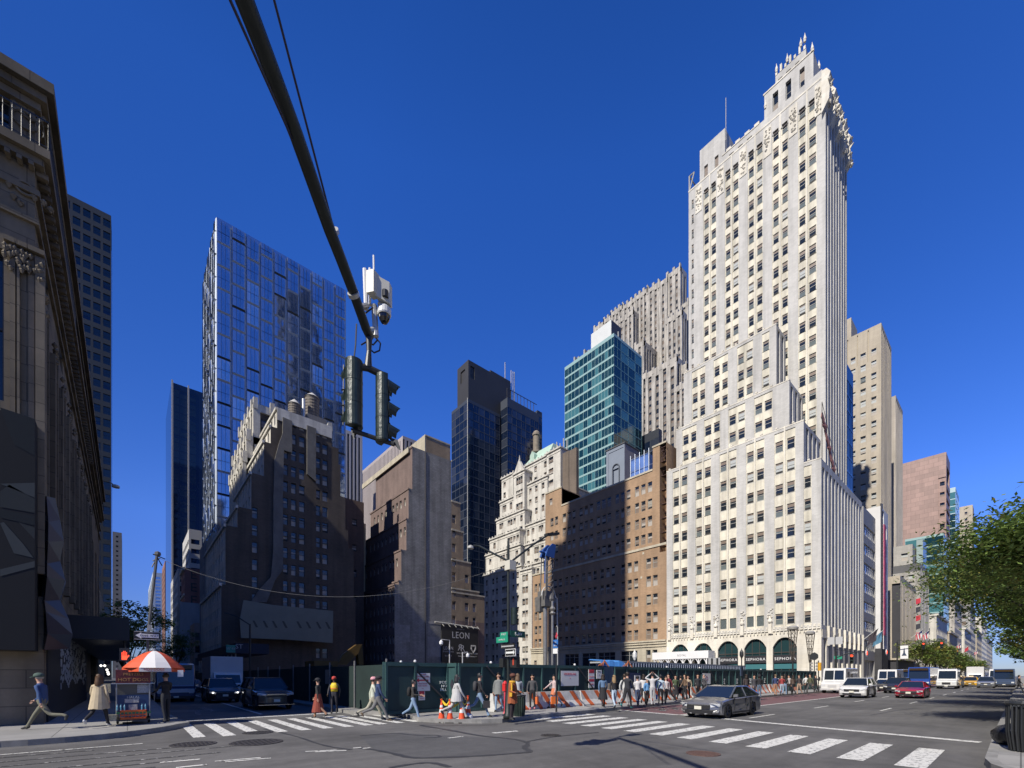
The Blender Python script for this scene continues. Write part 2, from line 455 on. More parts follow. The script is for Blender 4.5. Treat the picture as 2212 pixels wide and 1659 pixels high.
# ================================================================ ground and roads
asph = flat('asphalt', (0.062, 0.061, 0.062), 0.86, var=0.0)
def asphalt_nodes(m, base, patch=0.3):
 t = m.node_tree; N, L = t.nodes, t.links; b = N['Principled BSDF']
 tc = N.new('ShaderNodeTexCoord')
 n1 = N.new('ShaderNodeTexNoise'); n1.inputs['Scale'].default_value = 0.22; n1.inputs['Detail'].default_value = 9; n1.inputs['Roughness'].default_value = 0.62; n1.inputs['Distortion'].default_value = 0.6
 n2 = N.new('ShaderNodeTexNoise'); n2.inputs['Scale'].default_value = 60; n2.inputs['Detail'].default_value = 3
 n3 = N.new('ShaderNodeTexNoise'); n3.inputs['Scale'].default_value = 1.0; n3.inputs['Detail'].default_value = 5
 mp = N.new('ShaderNodeMapping'); mp.inputs['Scale'].default_value = (2.4, 0.12, 1)
 L.new(tc.outputs['Object'], n1.inputs['Vector']); L.new(tc.outputs['Object'], n2.inputs['Vector'])
 L.new(tc.outputs['Object'], mp.inputs['Vector']); L.new(mp.outputs[0], n3.inputs['Vector'])
 out = None
 n4 = N.new('ShaderNodeTexNoise'); n4.inputs['Scale'].default_value = 3.5; n4.inputs['Detail'].default_value = 7; n4.inputs['Roughness'].default_value = 0.75; L.new(tc.outputs['Object'], n4.inputs['Vector'])
 for n, lo, hi, a, c in ((n4, .3, .7, .84, 1.14), (n1, .3, .7, 1 - patch, 1 + patch), (n2, .25, .75, .72, 1.28), (n3, .3, .7, .88, 1.13)):
  mr = N.new('ShaderNodeMapRange'); mr.inputs[1].default_value = lo; mr.inputs[2].default_value = hi; mr.inputs[3].default_value = a; mr.inputs[4].default_value = c
  L.new(n.outputs[0], mr.inputs[0])
  if out is None: out = mr.outputs[0]
  else:
   mm = N.new('ShaderNodeMath'); mm.operation = 'MULTIPLY'; L.new(out, mm.inputs[0]); L.new(mr.outputs[0], mm.inputs[1]); out = mm.outputs[0]
 sc = N.new('ShaderNodeVectorMath'); sc.operation = 'SCALE'; sc.inputs[0].default_value = base
 L.new(out, sc.inputs['Scale']); L.new(sc.outputs[0], b.inputs['Base Color'])
 bp = N.new('ShaderNodeBump'); bp.inputs['Strength'].default_value = 0.35; bp.inputs['Distance'].default_value = 0.01
 L.new(n2.outputs[0], bp.inputs['Height']); L.new(bp.outputs[0], b.inputs['Normal'])
asphalt_nodes(asph, (0.112, 0.108, 0.103), 0.42)
def worn(name, col, thr, scale=7.0, rough=0.7):
 """road paint with chips showing the asphalt"""
 m, t, b = _new(name)
 N, L = t.nodes, t.links
 tc = N.new('ShaderNodeTexCoord'); n = N.new('ShaderNodeTexNoise'); n.inputs['Scale'].default_value = scale; n.inputs['Detail'].default_value = 8; n.inputs['Roughness'].default_value = 0.72
 L.new(tc.outputs['Object'], n.inputs['Vector'])
 cr = N.new('ShaderNodeMapRange'); cr.inputs[1].default_value = thr - .03; cr.inputs[2].default_value = thr + .03
 L.new(n.outputs[0], cr.inputs[0])
 mx = N.new('ShaderNodeMix'); mx.data_type = 'RGBA'
 mx.inputs[6].default_value = (0.09, 0.088, 0.086, 1); mx.inputs[7].default_value = (*col, 1)
 L.new(cr.outputs[0], mx.inputs[0]); L.new(mx.outputs[2], b.inputs['Base Color']); b.inputs['Roughness'].default_value = rough
 return m
paint = worn('road_paint', (0.68, 0.67, 0.62), 0.435, 9)
paint_old = worn('old_road_paint', (0.4, 0.39, 0.37), 0.56, 6)
redpaint = worn('red_lane_paint', (0.17, 0.078, 0.08), 0.44, 3)
pave = masonry('pavement_concrete', (0.33, 0.32, 0.30), (0.29, 0.285, 0.27), (0.12, 0.12, 0.115), 1.5, 1.5, 0.22, 0.9, 0.6, 0.012, 0.0)
# the paving pattern lies in the ground plane
t_ = pave.node_tree
for l in list(t_.links):
 if l.to_node.type == 'TEX_BRICK' and l.to_socket.name == 'Vector': t_.links.remove(l)
tcx = [n for n in t_.nodes if n.type == 'TEX_COORD'][0]; brx = [n for n in t_.nodes if n.type == 'TEX_BRICK'][0]
t_.links.new(tcx.outputs['Object'], brx.inputs['Vector']); brx.offset = 0.0
kerbm = flat('kerb_stone', (0.27, 0.265, 0.25), 0.85, var=0.3, scale=3)
tar = flat('tar_seal', (0.05, 0.05, 0.052), 0.55, var=0.2, scale=8)
ironm = flat('cast_iron', (0.055, 0.05, 0.048), 0.6, var=0.4, scale=30, bump=0.5)
dirtm = flat('soil', (0.12, 0.10, 0.08), 0.95, var=0.3, scale=1, bump=0.4)
B = MB(); B.poly([(-700, -700, -0.01), (700, -700, -0.01), (700, 2500, -0.01), (-700, 2500, -0.01)])
struct('ground', B, flat('city_ground', (0.1, 0.1, 0.1), 0.95, var=0.2, scale=.1))
B = MB(); B.poly([(-16.6, -60, 0), (0.0, -60, 0), (0.0, 1400, 0), (-16.6, 1400, 0)])
struct('avenue_road', B, asph)
B = MB(); B.poly([(-420, .3, 0), (-16.6, .3, 0), (-16.6, 8.4, 0), (-420, 8.4, 0)])
B.poly([(0, -4.5, 0), (60, -4.5, 0), (60, 10.8, 0), (0, 10.8, 0)])
struct('side_street_road', B, asph)
B = MB(); B.poly([(-300, 76, 0.0), (-16.6, 76, 0.0), (-16.6, 85, 0.0), (-300, 85, 0.0)])
struct('cross_street_road', B, asph)
def slab(name, outline, z=0.15, kw=0.16, kerb_edges=None):
 """pavement with its kerb: outline counterclockwise; kerb_edges = number of leading edges that carry a kerb"""
 n = len(outline); pts = [Vector((p[0], p[1])) for p in outline]
 ins = list(pts)
 ke = kerb_edges if kerb_edges is not None else n
 for i in range(min(ke + 1, n)):
  d0 = (pts[i] - pts[i-1]).normalized() if i > 0 else (pts[1] - pts[0]).normalized()
  d1 = (pts[(i+1) % n] - pts[i]).normalized() if i < ke else d0
  d = (d0 + d1).normalized()
  ins[i] = pts[i] + Vector((-d.y, d.x)) * kw
 B = MB(); B.poly([(p.x, p.y, z) for p in ins]); struct(name, B, pave)
 K = MB()
 for i in range(min(ke, n)):
  j = (i + 1) % n
  a, b, c, d = pts[i], pts[j], ins[j], ins[i]
  K.poly([(a.x, a.y, z + .004), (b.x, b.y, z + .004), (c.x, c.y, z + .004), (d.x, d.y, z + .004)])
  K.poly([(a.x, a.y, -0.01), (b.x, b.y, -0.01), (b.x, b.y, z + .004), (a.x, a.y, z + .004)])
 struct('kerb', K, kerbm)
def gp(px, py, b=0.0): return G(px, py, b)[:2]
# south-west corner pavement (left foreground)
sw = [(-15.4, -40), (-15.5, -8), gp(0, 1615), gp(60, 1611), gp(140, 1605), gp(220, 1598), gp(290, 1589.5), gp(330, 1584), gp(365, 1578), gp(385, 1573.5)]
c_ = sw[-1]
sw += [(c_[0] - .5, c_[1] + .35), (-20.5, 1.45), (-24, 1.3), (-120, 1.2), (-120, -4), (-60, -6), (-60, -40)]
slab('south_west_pavement', sw, kerb_edges=len(sw) - 4)
# north-west corner pavement (in front of the site)
nw = [(-200, 7.7), (-19.5, 7.7), gp(862, 1546), gp(905, 1559), gp(960, 1562.5), gp(1040, 1563), gp(1085, 1561.5), gp(1120, 1557.5), gp(1166.5, 1551.9), gp(1260, 1542.5), gp(1471.5, 1519.7), (-13.7, 30), (-13.7, 75.5), (-14.7, 76.2), (-200, 76.2)]
slab('north_west_pavement', nw, kerb_edges=len(nw) - 2)
slab('far_west_pavement', [(-200, 85), (-14.6, 85), (-13.7, 86), (-13.7, 900), (-200, 900)], kerb_edges=3)
# east side pavement
slab('north_east_pavement', [(-.35, 900), (-.5, 30), (-.5, 20), (-.46, 12.6), (-.36, 11.9), (-.12, 11.3), (.4, 10.8), (1.6, 10.6), (60, 10.6), (60, 900)], kerb_edges=7)
slab('south_east_pavement', [(60, -4.5), (1.8, -4.5), (.8, -4.8), (.15, -5.8), (0, -7), (0, -60), (60, -60)], kerb_edges=5)
# painted markings
B = MB()
def stripe(B, a, b, w, z=0.008, m=0):
 a, b = Vector(a[:2]), Vector(b[:2]); d = (b - a).normalized(); n = Vector((-d.y, d.x)) * w / 2
 B.poly([(*(a + n), z), (*(a - n), z), (*(b - n), z), (*(b + n), z)], m)
for k in range(13):
 x = -1.4 - .95 * k
 stripe(B, (x, 11.3 + .08 * k), (x, 14.5 + .12 * k), .46)
for k in range(12):
 y = 1.55 + .7 * k * (1 if k < 8 else .97)
 if k == 0: stripe(B, (-19.7, y + .02), (-15.3, y), .3)
 else: stripe(B, (-19.6, y), (-15.1, y), .33)
struct('crosswalk_marking', B, paint)
B = MB(); stripe(B, (-.7, 16.9), (-5, 17.7), .36); stripe(B, (-5, 17.7), (-10.05, 18.75), .36)
stripe(B, (-10.05, 18.6), (-13.5, 18.9), .3)
stripe(B, (-21.2, 1.5), (-21.2, 7.6), .35)
struct('stop_line', B, paint)
B = MB()
stripe(B, (-10.0, 18.8), (-10.0, 74), .16)
for k in range(12): stripe(B, (-4.6 if k else -7.35, 19.4 + k * 9.0), (-4.6 if k else -7.35, 22.2 + k * 9.0), .11)
for k in range(1, 12): stripe(B, (-7.35, 19.0 + k * 9.0), (-7.35, 21.8 + k * 9.0), .11)
stripe(B, gp(345.6, 1647.7), gp(432, 1640.6), .12)
stripe(B, gp(380, 1659), gp(447, 1652), .12)
for a, b in (((464, 1645.3), (563.6, 1637)), ((659.7, 1624), (727.6, 1620.7)), ((763, 1616.5), (780, 1615))):
 p, q = gp(*a), gp(*b); stripe(B, p, q, .09); stripe(B, (p[0] + .2, p[1] + .15), (q[0] + .2, q[1] + .15), .09)
stripe(B, gp(967.7, 1594.9), gp(1000, 1591), .09); stripe(B, gp(1064.7, 1584), gp(1118, 1579.5), .2)
stripe(B, (-22.6, 4.6), (-60, 4.6), .12); stripe(B, (-14.8, -2.2), (-14.85, .3), .1)
for k in range(14): stripe(B, (-4.6, 96 + 9 * k), (-4.6, 99 + 9 * k), .11); stripe(B, (-8.6, 96 + 9 * k), (-8.6, 99 + 9 * k), .11)
struct('lane_marking', B, paint)
B = MB()
stripe(B, (-13.6, -9), (-13.55, 1.2), .12); stripe(B, (-12.9, -8), (-12.85, 2.2), .1); stripe(B, (-14.3, -7), (-14.3, -.6), .1)
for k in range(4): stripe(B, (-12.0 + k * .55, -1 - k), (-12.0 + k * .55, 1.6 - k * .6), .1)
stripe(B, (-26, 3.2), (-30, 3.1), .3); stripe(B, (-24, 2.4), (-27, 2.6), .2)
for x0, s in ((-12.6, 1), (-11.6, -1)):
 for k in range(3): stripe(B, (x0, 20 + k * 1.3), (x0 + .7 * s, 21 + k * 1.3), .3, .012)
struct('worn_marking', B, paint_old)
B = MB(); B.poly([(-13.6, 19.1, .004), (-10.08, 18.8, .004), (-10.08, 400, .004), (-13.6, 400, .004)])
struct('bus_lane_marking', B, redpaint)
# crack sealing and patches
B = MB()
def ribbon(B, pts, w, z=.006):
 P = [Vector(gp(*p)) for p in pts]
 # smooth the polyline
 for _ in range(2):
  Q = [P[0]]
  for a, b in zip(P, P[1:]): Q += [a * .75 + b * .25, a * .25 + b * .75]
  P = Q + [P[-1]]
 rr = random.Random(3)
 ns = []
 for i, p in enumerate(P):
  d = (P[min(i+1, len(P)-1)] - P[max(i-1, 0)]).normalized(); ns.append(Vector((-d.y, d.x)) * w * rr.uniform(.35, .7))
 for i in range(len(P) - 1):
  B.poly([(*(P[i] + ns[i]), z), (*(P[i] - ns[i]), z), (*(P[i+1] - ns[i+1]), z), (*(P[i+1] + ns[i+1]), z)])
def c3(x, y): return (777.7 + .1979 * x, 1330.7 + .1979 * y)
ribbon(B, [c3(*p) for p in ((0, 1310), (380, 1275), (600, 1305), (860, 1300), (880, 1325), (700, 1330))], .1)
ribbon(B, [c3(*p) for p in ((0, 1440), (150, 1460), (400, 1510), (560, 1555), (900, 1545), (1300, 1530), (1700, 1500), (1880, 1485), (1780, 1440), (1840, 1400), (1800, 1370), (1650, 1340), (1300, 1310), (1000, 1250), (660, 1195))], .13)
ribbon(B, [c3(*p) for p in ((1830, 1370), (2100, 1320), (2300, 1300), (2600, 1270))], .1)
ribbon(B, [c3(*p) for p in ((320, 1659), (600, 1610), (800, 1600), (980, 1650))], .12)
ribbon(B, [c3(*p) for p in ((640, 1190), (1000, 1195), (1500, 1190))], .06)
ribbon(B, [(570, 1575), (640, 1590), (700, 1612), (760, 1620)], .07)
ribbon(B, [(1490, 1575), (1560, 1600), (1650, 1612)], .03)
ribbon(B, [(1880, 1545), (1960, 1531), (2040, 1527), (2100, 1522)], .06)
struct('tar_seams', B, tar)
B = MB()
B.poly([(*gp(*p), .003) for p in (c3(0, 1310), c3(380, 1275), c3(860, 1300), c3(1650, 1340), c3(1840, 1400), c3(1880, 1485), c3(1300, 1530), c3(560, 1555), c3(150, 1460))][::-1])
m_ = flat('asphalt_patch', (0.09, 0.09, 0.09), .85); asphalt_nodes(m_, (0.088, 0.087, 0.087), .15)
struct('road_patch', B, m_)
# manhole covers
def manhole(px, py, r, lab, ring=True):
 x, y, _ = G(px, py)
 t = thing('manhole_cover', lab, 'manhole cover', (x, y, 0), 'manhole covers in the road')
 B = MB(); B.lathe((x, y, 0), [(r, 0.0), (r, .016), (r * .9, .016), (r * .9, .010)], 24)
 B.build('rim', ironm, t)
 D = MB(); D.lathe((x, y, 0), [(r * .88, 0.0), (r * .88, .012)], 24)
 n = 9
 for i in range(n):
  for j in range(n):
   u, v = (i - 4) * r * .19, (j - 4) * r * .19
   if math.hypot(u, v) < r * .8: D.box(x + u - r * .05, x + u + r * .05, y + v - r * .05, y + v + r * .05, .012, .02)
 D.build('lid', ironm, t)
manhole(554, 1604, .62, 'large cast iron cover in the asphalt just below the striped crosswalk')
manhole(418, 1608, .5, 'iron cover in the gutter beside the left street corner')
manhole(557, 1583, .42, 'smaller iron cover close to the lower ends of the crosswalk bars')
manhole(770, 1547, .3, 'iron cover among the far crosswalk bars near the walking couple')
m_rust = flat('rusty_iron', (0.13, 0.075, 0.06), .75, var=.4, scale=20, bump=.3)
ironm2, ironm = ironm, m_rust
manhole(1519, 1628.5, .36, 'reddish iron cover in a pale patch of road at the lower right')
ironm = ironm2
manhole(1190, 1589, .3, 'iron cover beside the dashed marking near the middle of the junction')
# ================================================================ building materials
w_brick = masonry('white_tower_brick', (0.61, 0.595, 0.56), (0.54, 0.53, 0.50), (0.52, 0.505, 0.475), .6, .22, .16, .85, .25, .012, .22)
w_lime = masonry('white_tower_stone', (0.78, 0.74, 0.64), (0.74, 0.69, 0.58), (0.60, 0.57, 0.5), 1.6, .8, .15, .8, .3, .012, .25)
w_spand = masonry('cream_spandrel', (0.80, 0.75, 0.60), (0.75, 0.70, 0.575), (0.7, 0.66, 0.55), 1.2, 3.4, .2, .8, .5, .01, .35)
o_brick = masonry('orange_brick', (0.44, 0.285, 0.165), (0.37, 0.235, 0.135), (0.34, 0.25, 0.175), .5, .17, .22, .85, .2, .02, .18)
o_stone = masonry('buff_stone', (0.56, 0.50, 0.38), (0.52, 0.47, 0.36), (0.36, 0.32, 0.25), 1.4, .7, .15, .8, .3, .014, .2)
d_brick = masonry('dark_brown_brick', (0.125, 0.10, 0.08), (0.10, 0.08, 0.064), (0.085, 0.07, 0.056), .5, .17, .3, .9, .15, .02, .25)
g_brick = masonry('grey_painted_brick', (0.35, 0.34, 0.315), (0.29, 0.28, 0.262), (0.22, 0.212, 0.2), .9, .34, .36, .9, .25, .035, .3)
t_brick = masonry('tan_brick', (0.38, 0.29, 0.19), (0.34, 0.25, 0.165), (0.25, 0.2, 0.14), .5, .17, .25, .85, .2, .02, .2)
r_brick = masonry('mauve_brick', (0.235, 0.165, 0.145), (0.20, 0.14, 0.122), (0.17, 0.135, 0.12), .5, .17, .25, .85, .2, .02, .2)
l_stone = masonry('pale_limestone', (0.70, 0.67, 0.59), (0.65, 0.62, 0.55), (0.5, 0.48, 0.42), 1.3, .6, .22, .8, .2, .014, .3)
rib_stone = masonry('ribbed_limestone', (0.56, 0.52, 0.46), (0.48, 0.45, 0.40), (0.38, 0.36, 0.32), 1.6, .9, .25, .8, .2, .012, .45)
beige = masonry('beige_stone', (0.50, 0.44, 0.34), (0.47, 0.41, 0.32), (0.38, 0.33, 0.26), 1.6, .8, .12, .8, .15, .012, .2)
pink = masonry('pink_granite', (0.42, 0.28, 0.235), (0.33, 0.225, 0.19), (0.24, 0.165, 0.14), 3.4, 2.2, .12, .6, .2, .06, .1)
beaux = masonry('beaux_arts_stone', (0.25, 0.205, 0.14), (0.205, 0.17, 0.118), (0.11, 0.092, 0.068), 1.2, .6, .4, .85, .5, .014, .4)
conc = flat('concrete_panel', (0.36, 0.355, 0.35), .85, var=.2, scale=.4, streak=.3)
darkst = flat('dark_stone', (0.035, 0.035, 0.04), .6, var=.2, scale=.5)
roofm = flat('roofing', (0.12, 0.12, 0.12), .9, var=.2, scale=.5)
copper = flat('copper_green', (0.42, 0.56, 0.46), .7, var=.15, scale=.5)
blackm = flat('black_metal', (0.022, 0.022, 0.024), .45)
dkglass = glass('dark_glass', (0.018, 0.024, 0.032))
paleglass = flat('blind_behind_glass', (0.48, 0.50, 0.48), .25, coat=.5)
brownbl = flat('brown_shade', (0.22, 0.17, 0.13), .4, coat=.4)
greenbl = flat('pale_green_glass', (0.15, 0.175, 0.17), .15, coat=.6)
acm = flat('air_conditioner_paint', (0.42, 0.38, 0.33), .7)
gap = flat('dark_room', (0.012, 0.012, 0.013), .7)
frm_w = flat('pale_window_frame', (0.42, 0.41, 0.37), .6)
frm_d = flat('dark_window_frame', (0.06, 0.055, 0.05), .5)
frm_b = flat('bronze_window_frame', (0.10, 0.085, 0.07), .5)
WN_W = [frm_w, brownbl, dkglass, paleglass, greenbl, gap]       # 0 frame, panes 1..4, 5 gap
WN_O = [frm_w, dkglass, brownbl, flat('tan_blind', (0.36, 0.33, 0.27), .3, coat=.5), acm, gap]
WN_D = [frm_b, dkglass, flat('shaded_blind', (0.11, 0.11, 0.105), .3, coat=.5), brownbl, acm, gap]
bluegl = glass('blue_glass', (0.42, 0.49, 0.60), .06, 0.85, .9, .14)
bluegl2 = glass('blue_glass_pale', (0.62, 0.67, 0.74), .1, 0.8, .9, .14)
facetw = flat('facet_reflection', (0.42, 0.48, 0.56), .6, .1)  # pale colour stands in for glass reflections on right and bottom chamfers
facetd = flat('facet_soffit', (0.045, 0.06, 0.08), .3, .4)
WN_F = [facetw, bluegl, bluegl2, facetd, dkglass, gap]
tealgl = glass('teal_glass', (0.01, 0.05, 0.07), .05, 0.25, .8, .05)
teallt = flat('teal_lit_glass', (0.06, 0.18, 0.20), .15, coat=.6)
tealfr = flat('teal_frame', (0.30, 0.45, 0.44), .4)
WN_T = [flat('teal_mullion', (0.12, 0.26, 0.28), .4), tealgl, teallt, glass('teal_glass_dark', (0.008, 0.04, 0.07), .05, .2, .8), dkglass, gap]
navyg = glass('navy_glass', (0.012, 0.022, 0.05), .05, .35, .9, .1)
WN_N = [flat('navy_mullion', (0.05, 0.065, 0.09), .4), navyg, glass('navy_glass_pale', (0.05, 0.06, 0.085), .07, .3, .9), navyg, dkglass, gap]
storeg = glass('shopfront_glass', (0.02, 0.05, 0.055), .05)
def Q(ox, oy, s):             # crop pixels -> reference pixels
 return lambda x, y=0: (ox + s * x, oy + s * y)
c6 = Q(1417.1, 51.84, .48975); c7 = Q(1382.5, 820.9, .41673); c5 = Q(933.1, 743.0, .4375)
c4 = Q(414.7, 864.0, .36463); cL = Q(1019.6, 915.9, .3228); cT = Q(1192.4, 553.0, .28126)
cR = Q(1814.5, 674.0, .36442); cS = Q(1814.5, 1192.4, .16667)
def colsY(cc, pairs, Y, x0):  # window columns on plane y=Y given crop columns, relative to x0
 return [(onY(cc(a)[0], Y) - x0, onY(cc(b)[0], Y) - x0) for a, b in pairs]
def colsX(cc, pairs, X, y0):
 return [(onX(cc(a)[0], X) - y0, onX(cc(b)[0], X) - y0) for a, b in pairs]
def pairs_bays(cols, z0, z1, d, m, ext=.12):
 out = []; i = 0
 while i < len(cols):
  j = i
  while j + 1 < len(cols) and cols[j+1][0] - cols[j][1] < .8: j += 1
  out.append((cols[i][0] - ext, cols[j][1] + ext, z0, z1, d, m)); i = j + 1
 return out
def rows_from(zb, pitch, n, h, z0): return [(zb - k * pitch - z0, zb - k * pitch + h - z0) for k in range(n)]
# ================================================================ white stepped tower
def white_tower():
 b = Bldg('stepped_tower', 'tall white stepped tower with pierced crown and arched shopfronts at its base', 'skyscraper', (-36, 100, 0), [w_brick, w_spand, w_lime, roofm], WN_W)
 # lower block, plane y=88
 x0, xr = onY(1440, 88), onY(1736, 88); xe = -22.0
 zA, zB = zY(1441, 1020, 88), zY(1774, 990, 88)
 cols = colsY(c7, [(172, 200), (214, 243), (290, 319), (334, 365), (415, 447), (464, 497), (553, 588), (604, 641), (700, 740), (760, 801)], 88, x0)
 zg = 9.6
 rows = rows_from(41.8, 3.86, 9, 1.95, zg)
 hs = [(c[0], c[1], r[0], r[1], 'sash' if not (i == 8 and 4 <= k <= 7) else 'louver', .16) for k, c in enumerate(cols) for i, r in enumerate(rows)]
 b.box(x0, xr, 88, 110, zg, zA, S=lambda L, H, z: (hs, pairs_bays(cols, .9, H - .5, .12, 1)), E='skip', roof=3)
 c2 = colsY(c7, [(850, 885)], 88, xr)
 hs2 = [(c[0], c[1], r[0], r[1], 'sash', .16) for c in c2 for r in rows_from(41.8 - 2 * 3.86, 3.86, 7, 1.95, zg)]
 def ribs(pitch, dep, zt=1.2, w=.58, fl=3.86):
  def f(L, H, z0):
   n = max(1, int(L / pitch)); cs = even(n, L, pitch * w, .15)
   bays = [(c[0], c[1], .8, H - zt, dep, 1) for c in cs]
   hs = []; z = 1.2
   while z + 2.0 < H - zt - .2:
    hs += [(c[0] + .12, c[1] - .12, z, z + 1.95, 'sash', .15) for c in cs]; z += fl
   return hs, bays
  return f
 b.box(xr, xe, 88, 117, zg, zB, S=lambda L, H, z: (hs2, pairs_bays(c2, .9, H - .5, .12, 1)), E=ribs(2.15, .75), roof=3)
 b.box(xr - 3, xr, 88.7, 108, zB, zA - .02, S='skip', E=ribs(2.2, .7, .6), roof=3); b.wall.poly([(xr, 88, zB), (xr, 88.7, zB), (xr, 88.7, zA), (xr, 88, zA)])
 # tiers
 def tier(pl, pr, pyl, Y, yb, pairs, zb, pitch, n, h, cc, zlow, ribd=.7, dz=0):
  xa, xb = onY(pl, Y), onY(pr, Y); zt = zY(pl, pyl, Y) + dz
  cs = colsY(cc, pairs, Y, xa)
  hh = [(c[0], c[1], r[0], r[1], 'sash', .16) for c in cs for r in rows_from(zb, pitch, n, h, zlow)]
  b.box(xa, xb, Y, yb, zlow, zt, S=lambda L, H, z: (hh, pairs_bays(cs, .2, H - .5, .12, 1)), E=ribs(2.1, ribd, .6, .58, pitch), roof=3)
  return xa, xb, zt
 a2 = tier(1461, 1705, 930, 90.5, 103, [(222, 250), (263, 290), (335, 368), (381, 412), (461, 495), (508, 542), (595, 632), (645, 683)], 51.6, 3.4, 2, 1.9, c7, zA)
 a3 = tier(1477, 1677, 808.5, 93, 102, [(160, 182), (193, 215), (256, 279), (291, 315), (360, 386), (398, 425), (470, 497)], 64.6, 3.4, 4, 1.9, c6, a2[2])
 # tower shaft
 Y = 98.0; xa, xb = onY(1487.6, Y), onY(1783.4, Y); zt = zY(1511, 404, Y) + .8
 prs = [(157, 166), (211, 231), (243, 263), (306, 327), (339, 362), (407, 430), (444, 468), (515, 540), (555, 580), (630, 658), (673, 705)]
 cs = colsY(c6, prs, Y, xa)
 rws = rows_from(109.2, 3.44, 20, 1.95, zB)
 hh = [(c[0], c[1], r[0], r[1], 'sash', .16) for c in cs for r in rws]
 b.box(xa, xb, Y, 113.4, zB, zt, S=lambda L, H, z: (hh, pairs_bays(cs[1:], .2, H - 3.0, .14, 1)), E=ribs(1.75, .8, 3.5, .6, 3.44), roof=3)
 B = MB()      # thin mullion piers between the paired bays, parapet copings, emblem panels, crown
 for (c, d) in ((1, 2), (3, 4), (5, 6), (7, 8), (9, 10)):
  xm = xa + (cs[c][1] + cs[d][0]) / 2; B.box(xm - .12, xm + .12, Y - .05, Y + .1, zA, zt + .35)
 for i in range(0, 10, 2):
  xm = x0 + (cols[i][1] + cols[i+1][0]) / 2; B.box(xm - .12, xm + .12, 87.93, 88.1, zg + .5, zA + .3)
 for (q0, q1, yy, z) in ((x0, xr, 88, zA), (xr + .05, xe, 88, zB), (a2[0], a2[1], 90.5, a2[2]), (a3[0], a3[1], 93, a3[2])):
  B.box(q0 - .03, q1 + .03, yy - .04, yy + .5, z, z + .22)
  x = q0 + .5
  while x < q1 - .8: B.box(x, x + .35, yy - .06, yy + .4, z + .3, z + .55); x += 2.6
 # stepped gables over the piers of the shaft
 edges = [0] + [((cs[k][1] + cs[k+1][0]) / 2) for k in (2, 4, 6, 8)] + [xb - xa]
 B.box(xa - .05, xb + .05, Y - .06, Y + .5, zt, zt + .35)
 B.build('coping', w_lime, b.root)
 E_ = MB()     # carved emblem panels between the bays
 ems = [((cs[0][1] + cs[1][0]) / 2 + xa)] + [((cs[k][1] + cs[k+1][0]) / 2 + xa) for k in (2, 4, 6, 8)] + [xb - 1.0]
 rr = random.Random(5)
 for xm in ems:
  E_ = MB()
  E_.box(xm - .72, xm + .72, Y - .1, Y + .05, zt - 6.4, zt - .5, 0)
  for q in range(26):
   u, v = rr.uniform(-.5, .5), rr.uniform(-5.8, -1.0); s_ = rr.uniform(.12, .26)
   E_.lathe((xm + u, Y - .12, zt + v), [(s_ * .3, -s_), (s_, 0), (s_ * .3, s_)], 6, 0)
  E_.build('emblem_panel', w_lime, b.root)
 E_ = MB()
 # ground floor frieze: drop arches and niches
 x = x0 + .3
 while x < xe - .5:
  E_.box(x, x + .14, 87.75, 88.0, 9.3, 9.75, 0); E_.box(x, x + .55, 87.8, 88.0, 9.75, 9.95, 0)
  E_.box(x + .18, x + .5, 87.9, 88.0, 10.15, 10.6, 0); x += .62
 for k in range(0, 10, 2):
  xm = x0 + cols[k][0] - .75
  E_.box(xm - .28, xm + .28, 87.65, 88.0, 9.4, 11.4, 0); E_.lathe((xm, 87.75, 11.4), [(.34, 0), (.4, .25), (.12, .9), (.02, 1.2)], 8, 0)
  for q in range(14): E_.lathe((xm + rr.uniform(-.5, .5), 87.92, rr.uniform(12.2, 14)), [(.04, -.15), (.15, 0), (.04, .15)], 6, 0)
 E_.build('carving', w_lime, b.root)
 # crown
 K = Bldg.__new__(Bldg)
 Ya = 101.0
 xp0, xp1 = onY(1511.6, Ya), onY(1566, Ya)
 b.box(xp0, xp1, Ya, 108, zt, zY(1511.6, 326, Ya), S=lambda L, H, z: ([(L * .18, L * .33, 3.4, 6.4, 'far', .3), (L * .6, L * .75, 3.4, 6.4, 'far', .3), (L * .2, L * .34, .4, 2.2, 'far', .3), (L * .62, L * .76, .4, 2.2, 'far', .3)], []), roof=3)
 xq0, xq1 = onY(1640, 99.5), onY(1776, 99.5)
 b.box(xp1, xq1, 99.5, 112, zt, zt + 3.4, S=lambda L, H, z: ([(L * .08 + k * L * .1, L * .08 + k * L * .1 + 1.0, .5, 2.4, 'far', .25) for k in range(3)], []), roof=3)
 B = MB()
 n = 8
 for i in range(n):    # stepped parapet rising to the right
  u0, u1 = xp1 + (xq0 - xp1) * i / n, xp1 + (xq0 - xp1) * (i + 1) / n
  B.box(u0, u1, 99.4, 100, zt + 3.4, zt + 3.6 + .42 * (i % 2))
 zb1 = zY(1651, 206, Ya); xr0, xr1 = onY(1651, Ya), onY(1757, Ya)
 wv = (onY(1669, Ya) - xr0, onY(1681, Ya) - xr0), (onY(1697, Ya) - xr0, onY(1709, Ya) - xr0), (onY(1727, Ya) - xr0, onY(1738, Ya) - xr0)
 b.box(xr0, xr1, Ya, 109, zt + 3.4, zb1, S=lambda L, H, z: ([(u[0], u[1], H * .18, H * .80, 'slot', .5) for u in wv], []), roof=3)
 Yb = 102.5; zb2 = zY(1677, 130, Yb) - 3.2; xs0, xs1 = onY(1675, Yb), onY(1741, Yb)
 b.box(xs0, xs1, Yb, 107.5, zb1, zb2, S=lambda L, H, z: ([], [(.5, 1.3, .5, H - 1.2, .25, 1), (2.0, 2.9, .5, H - 1.2, .25, 1), (3.6, 4.4, .5, H - 1.2, .25, 1)]), roof=3)
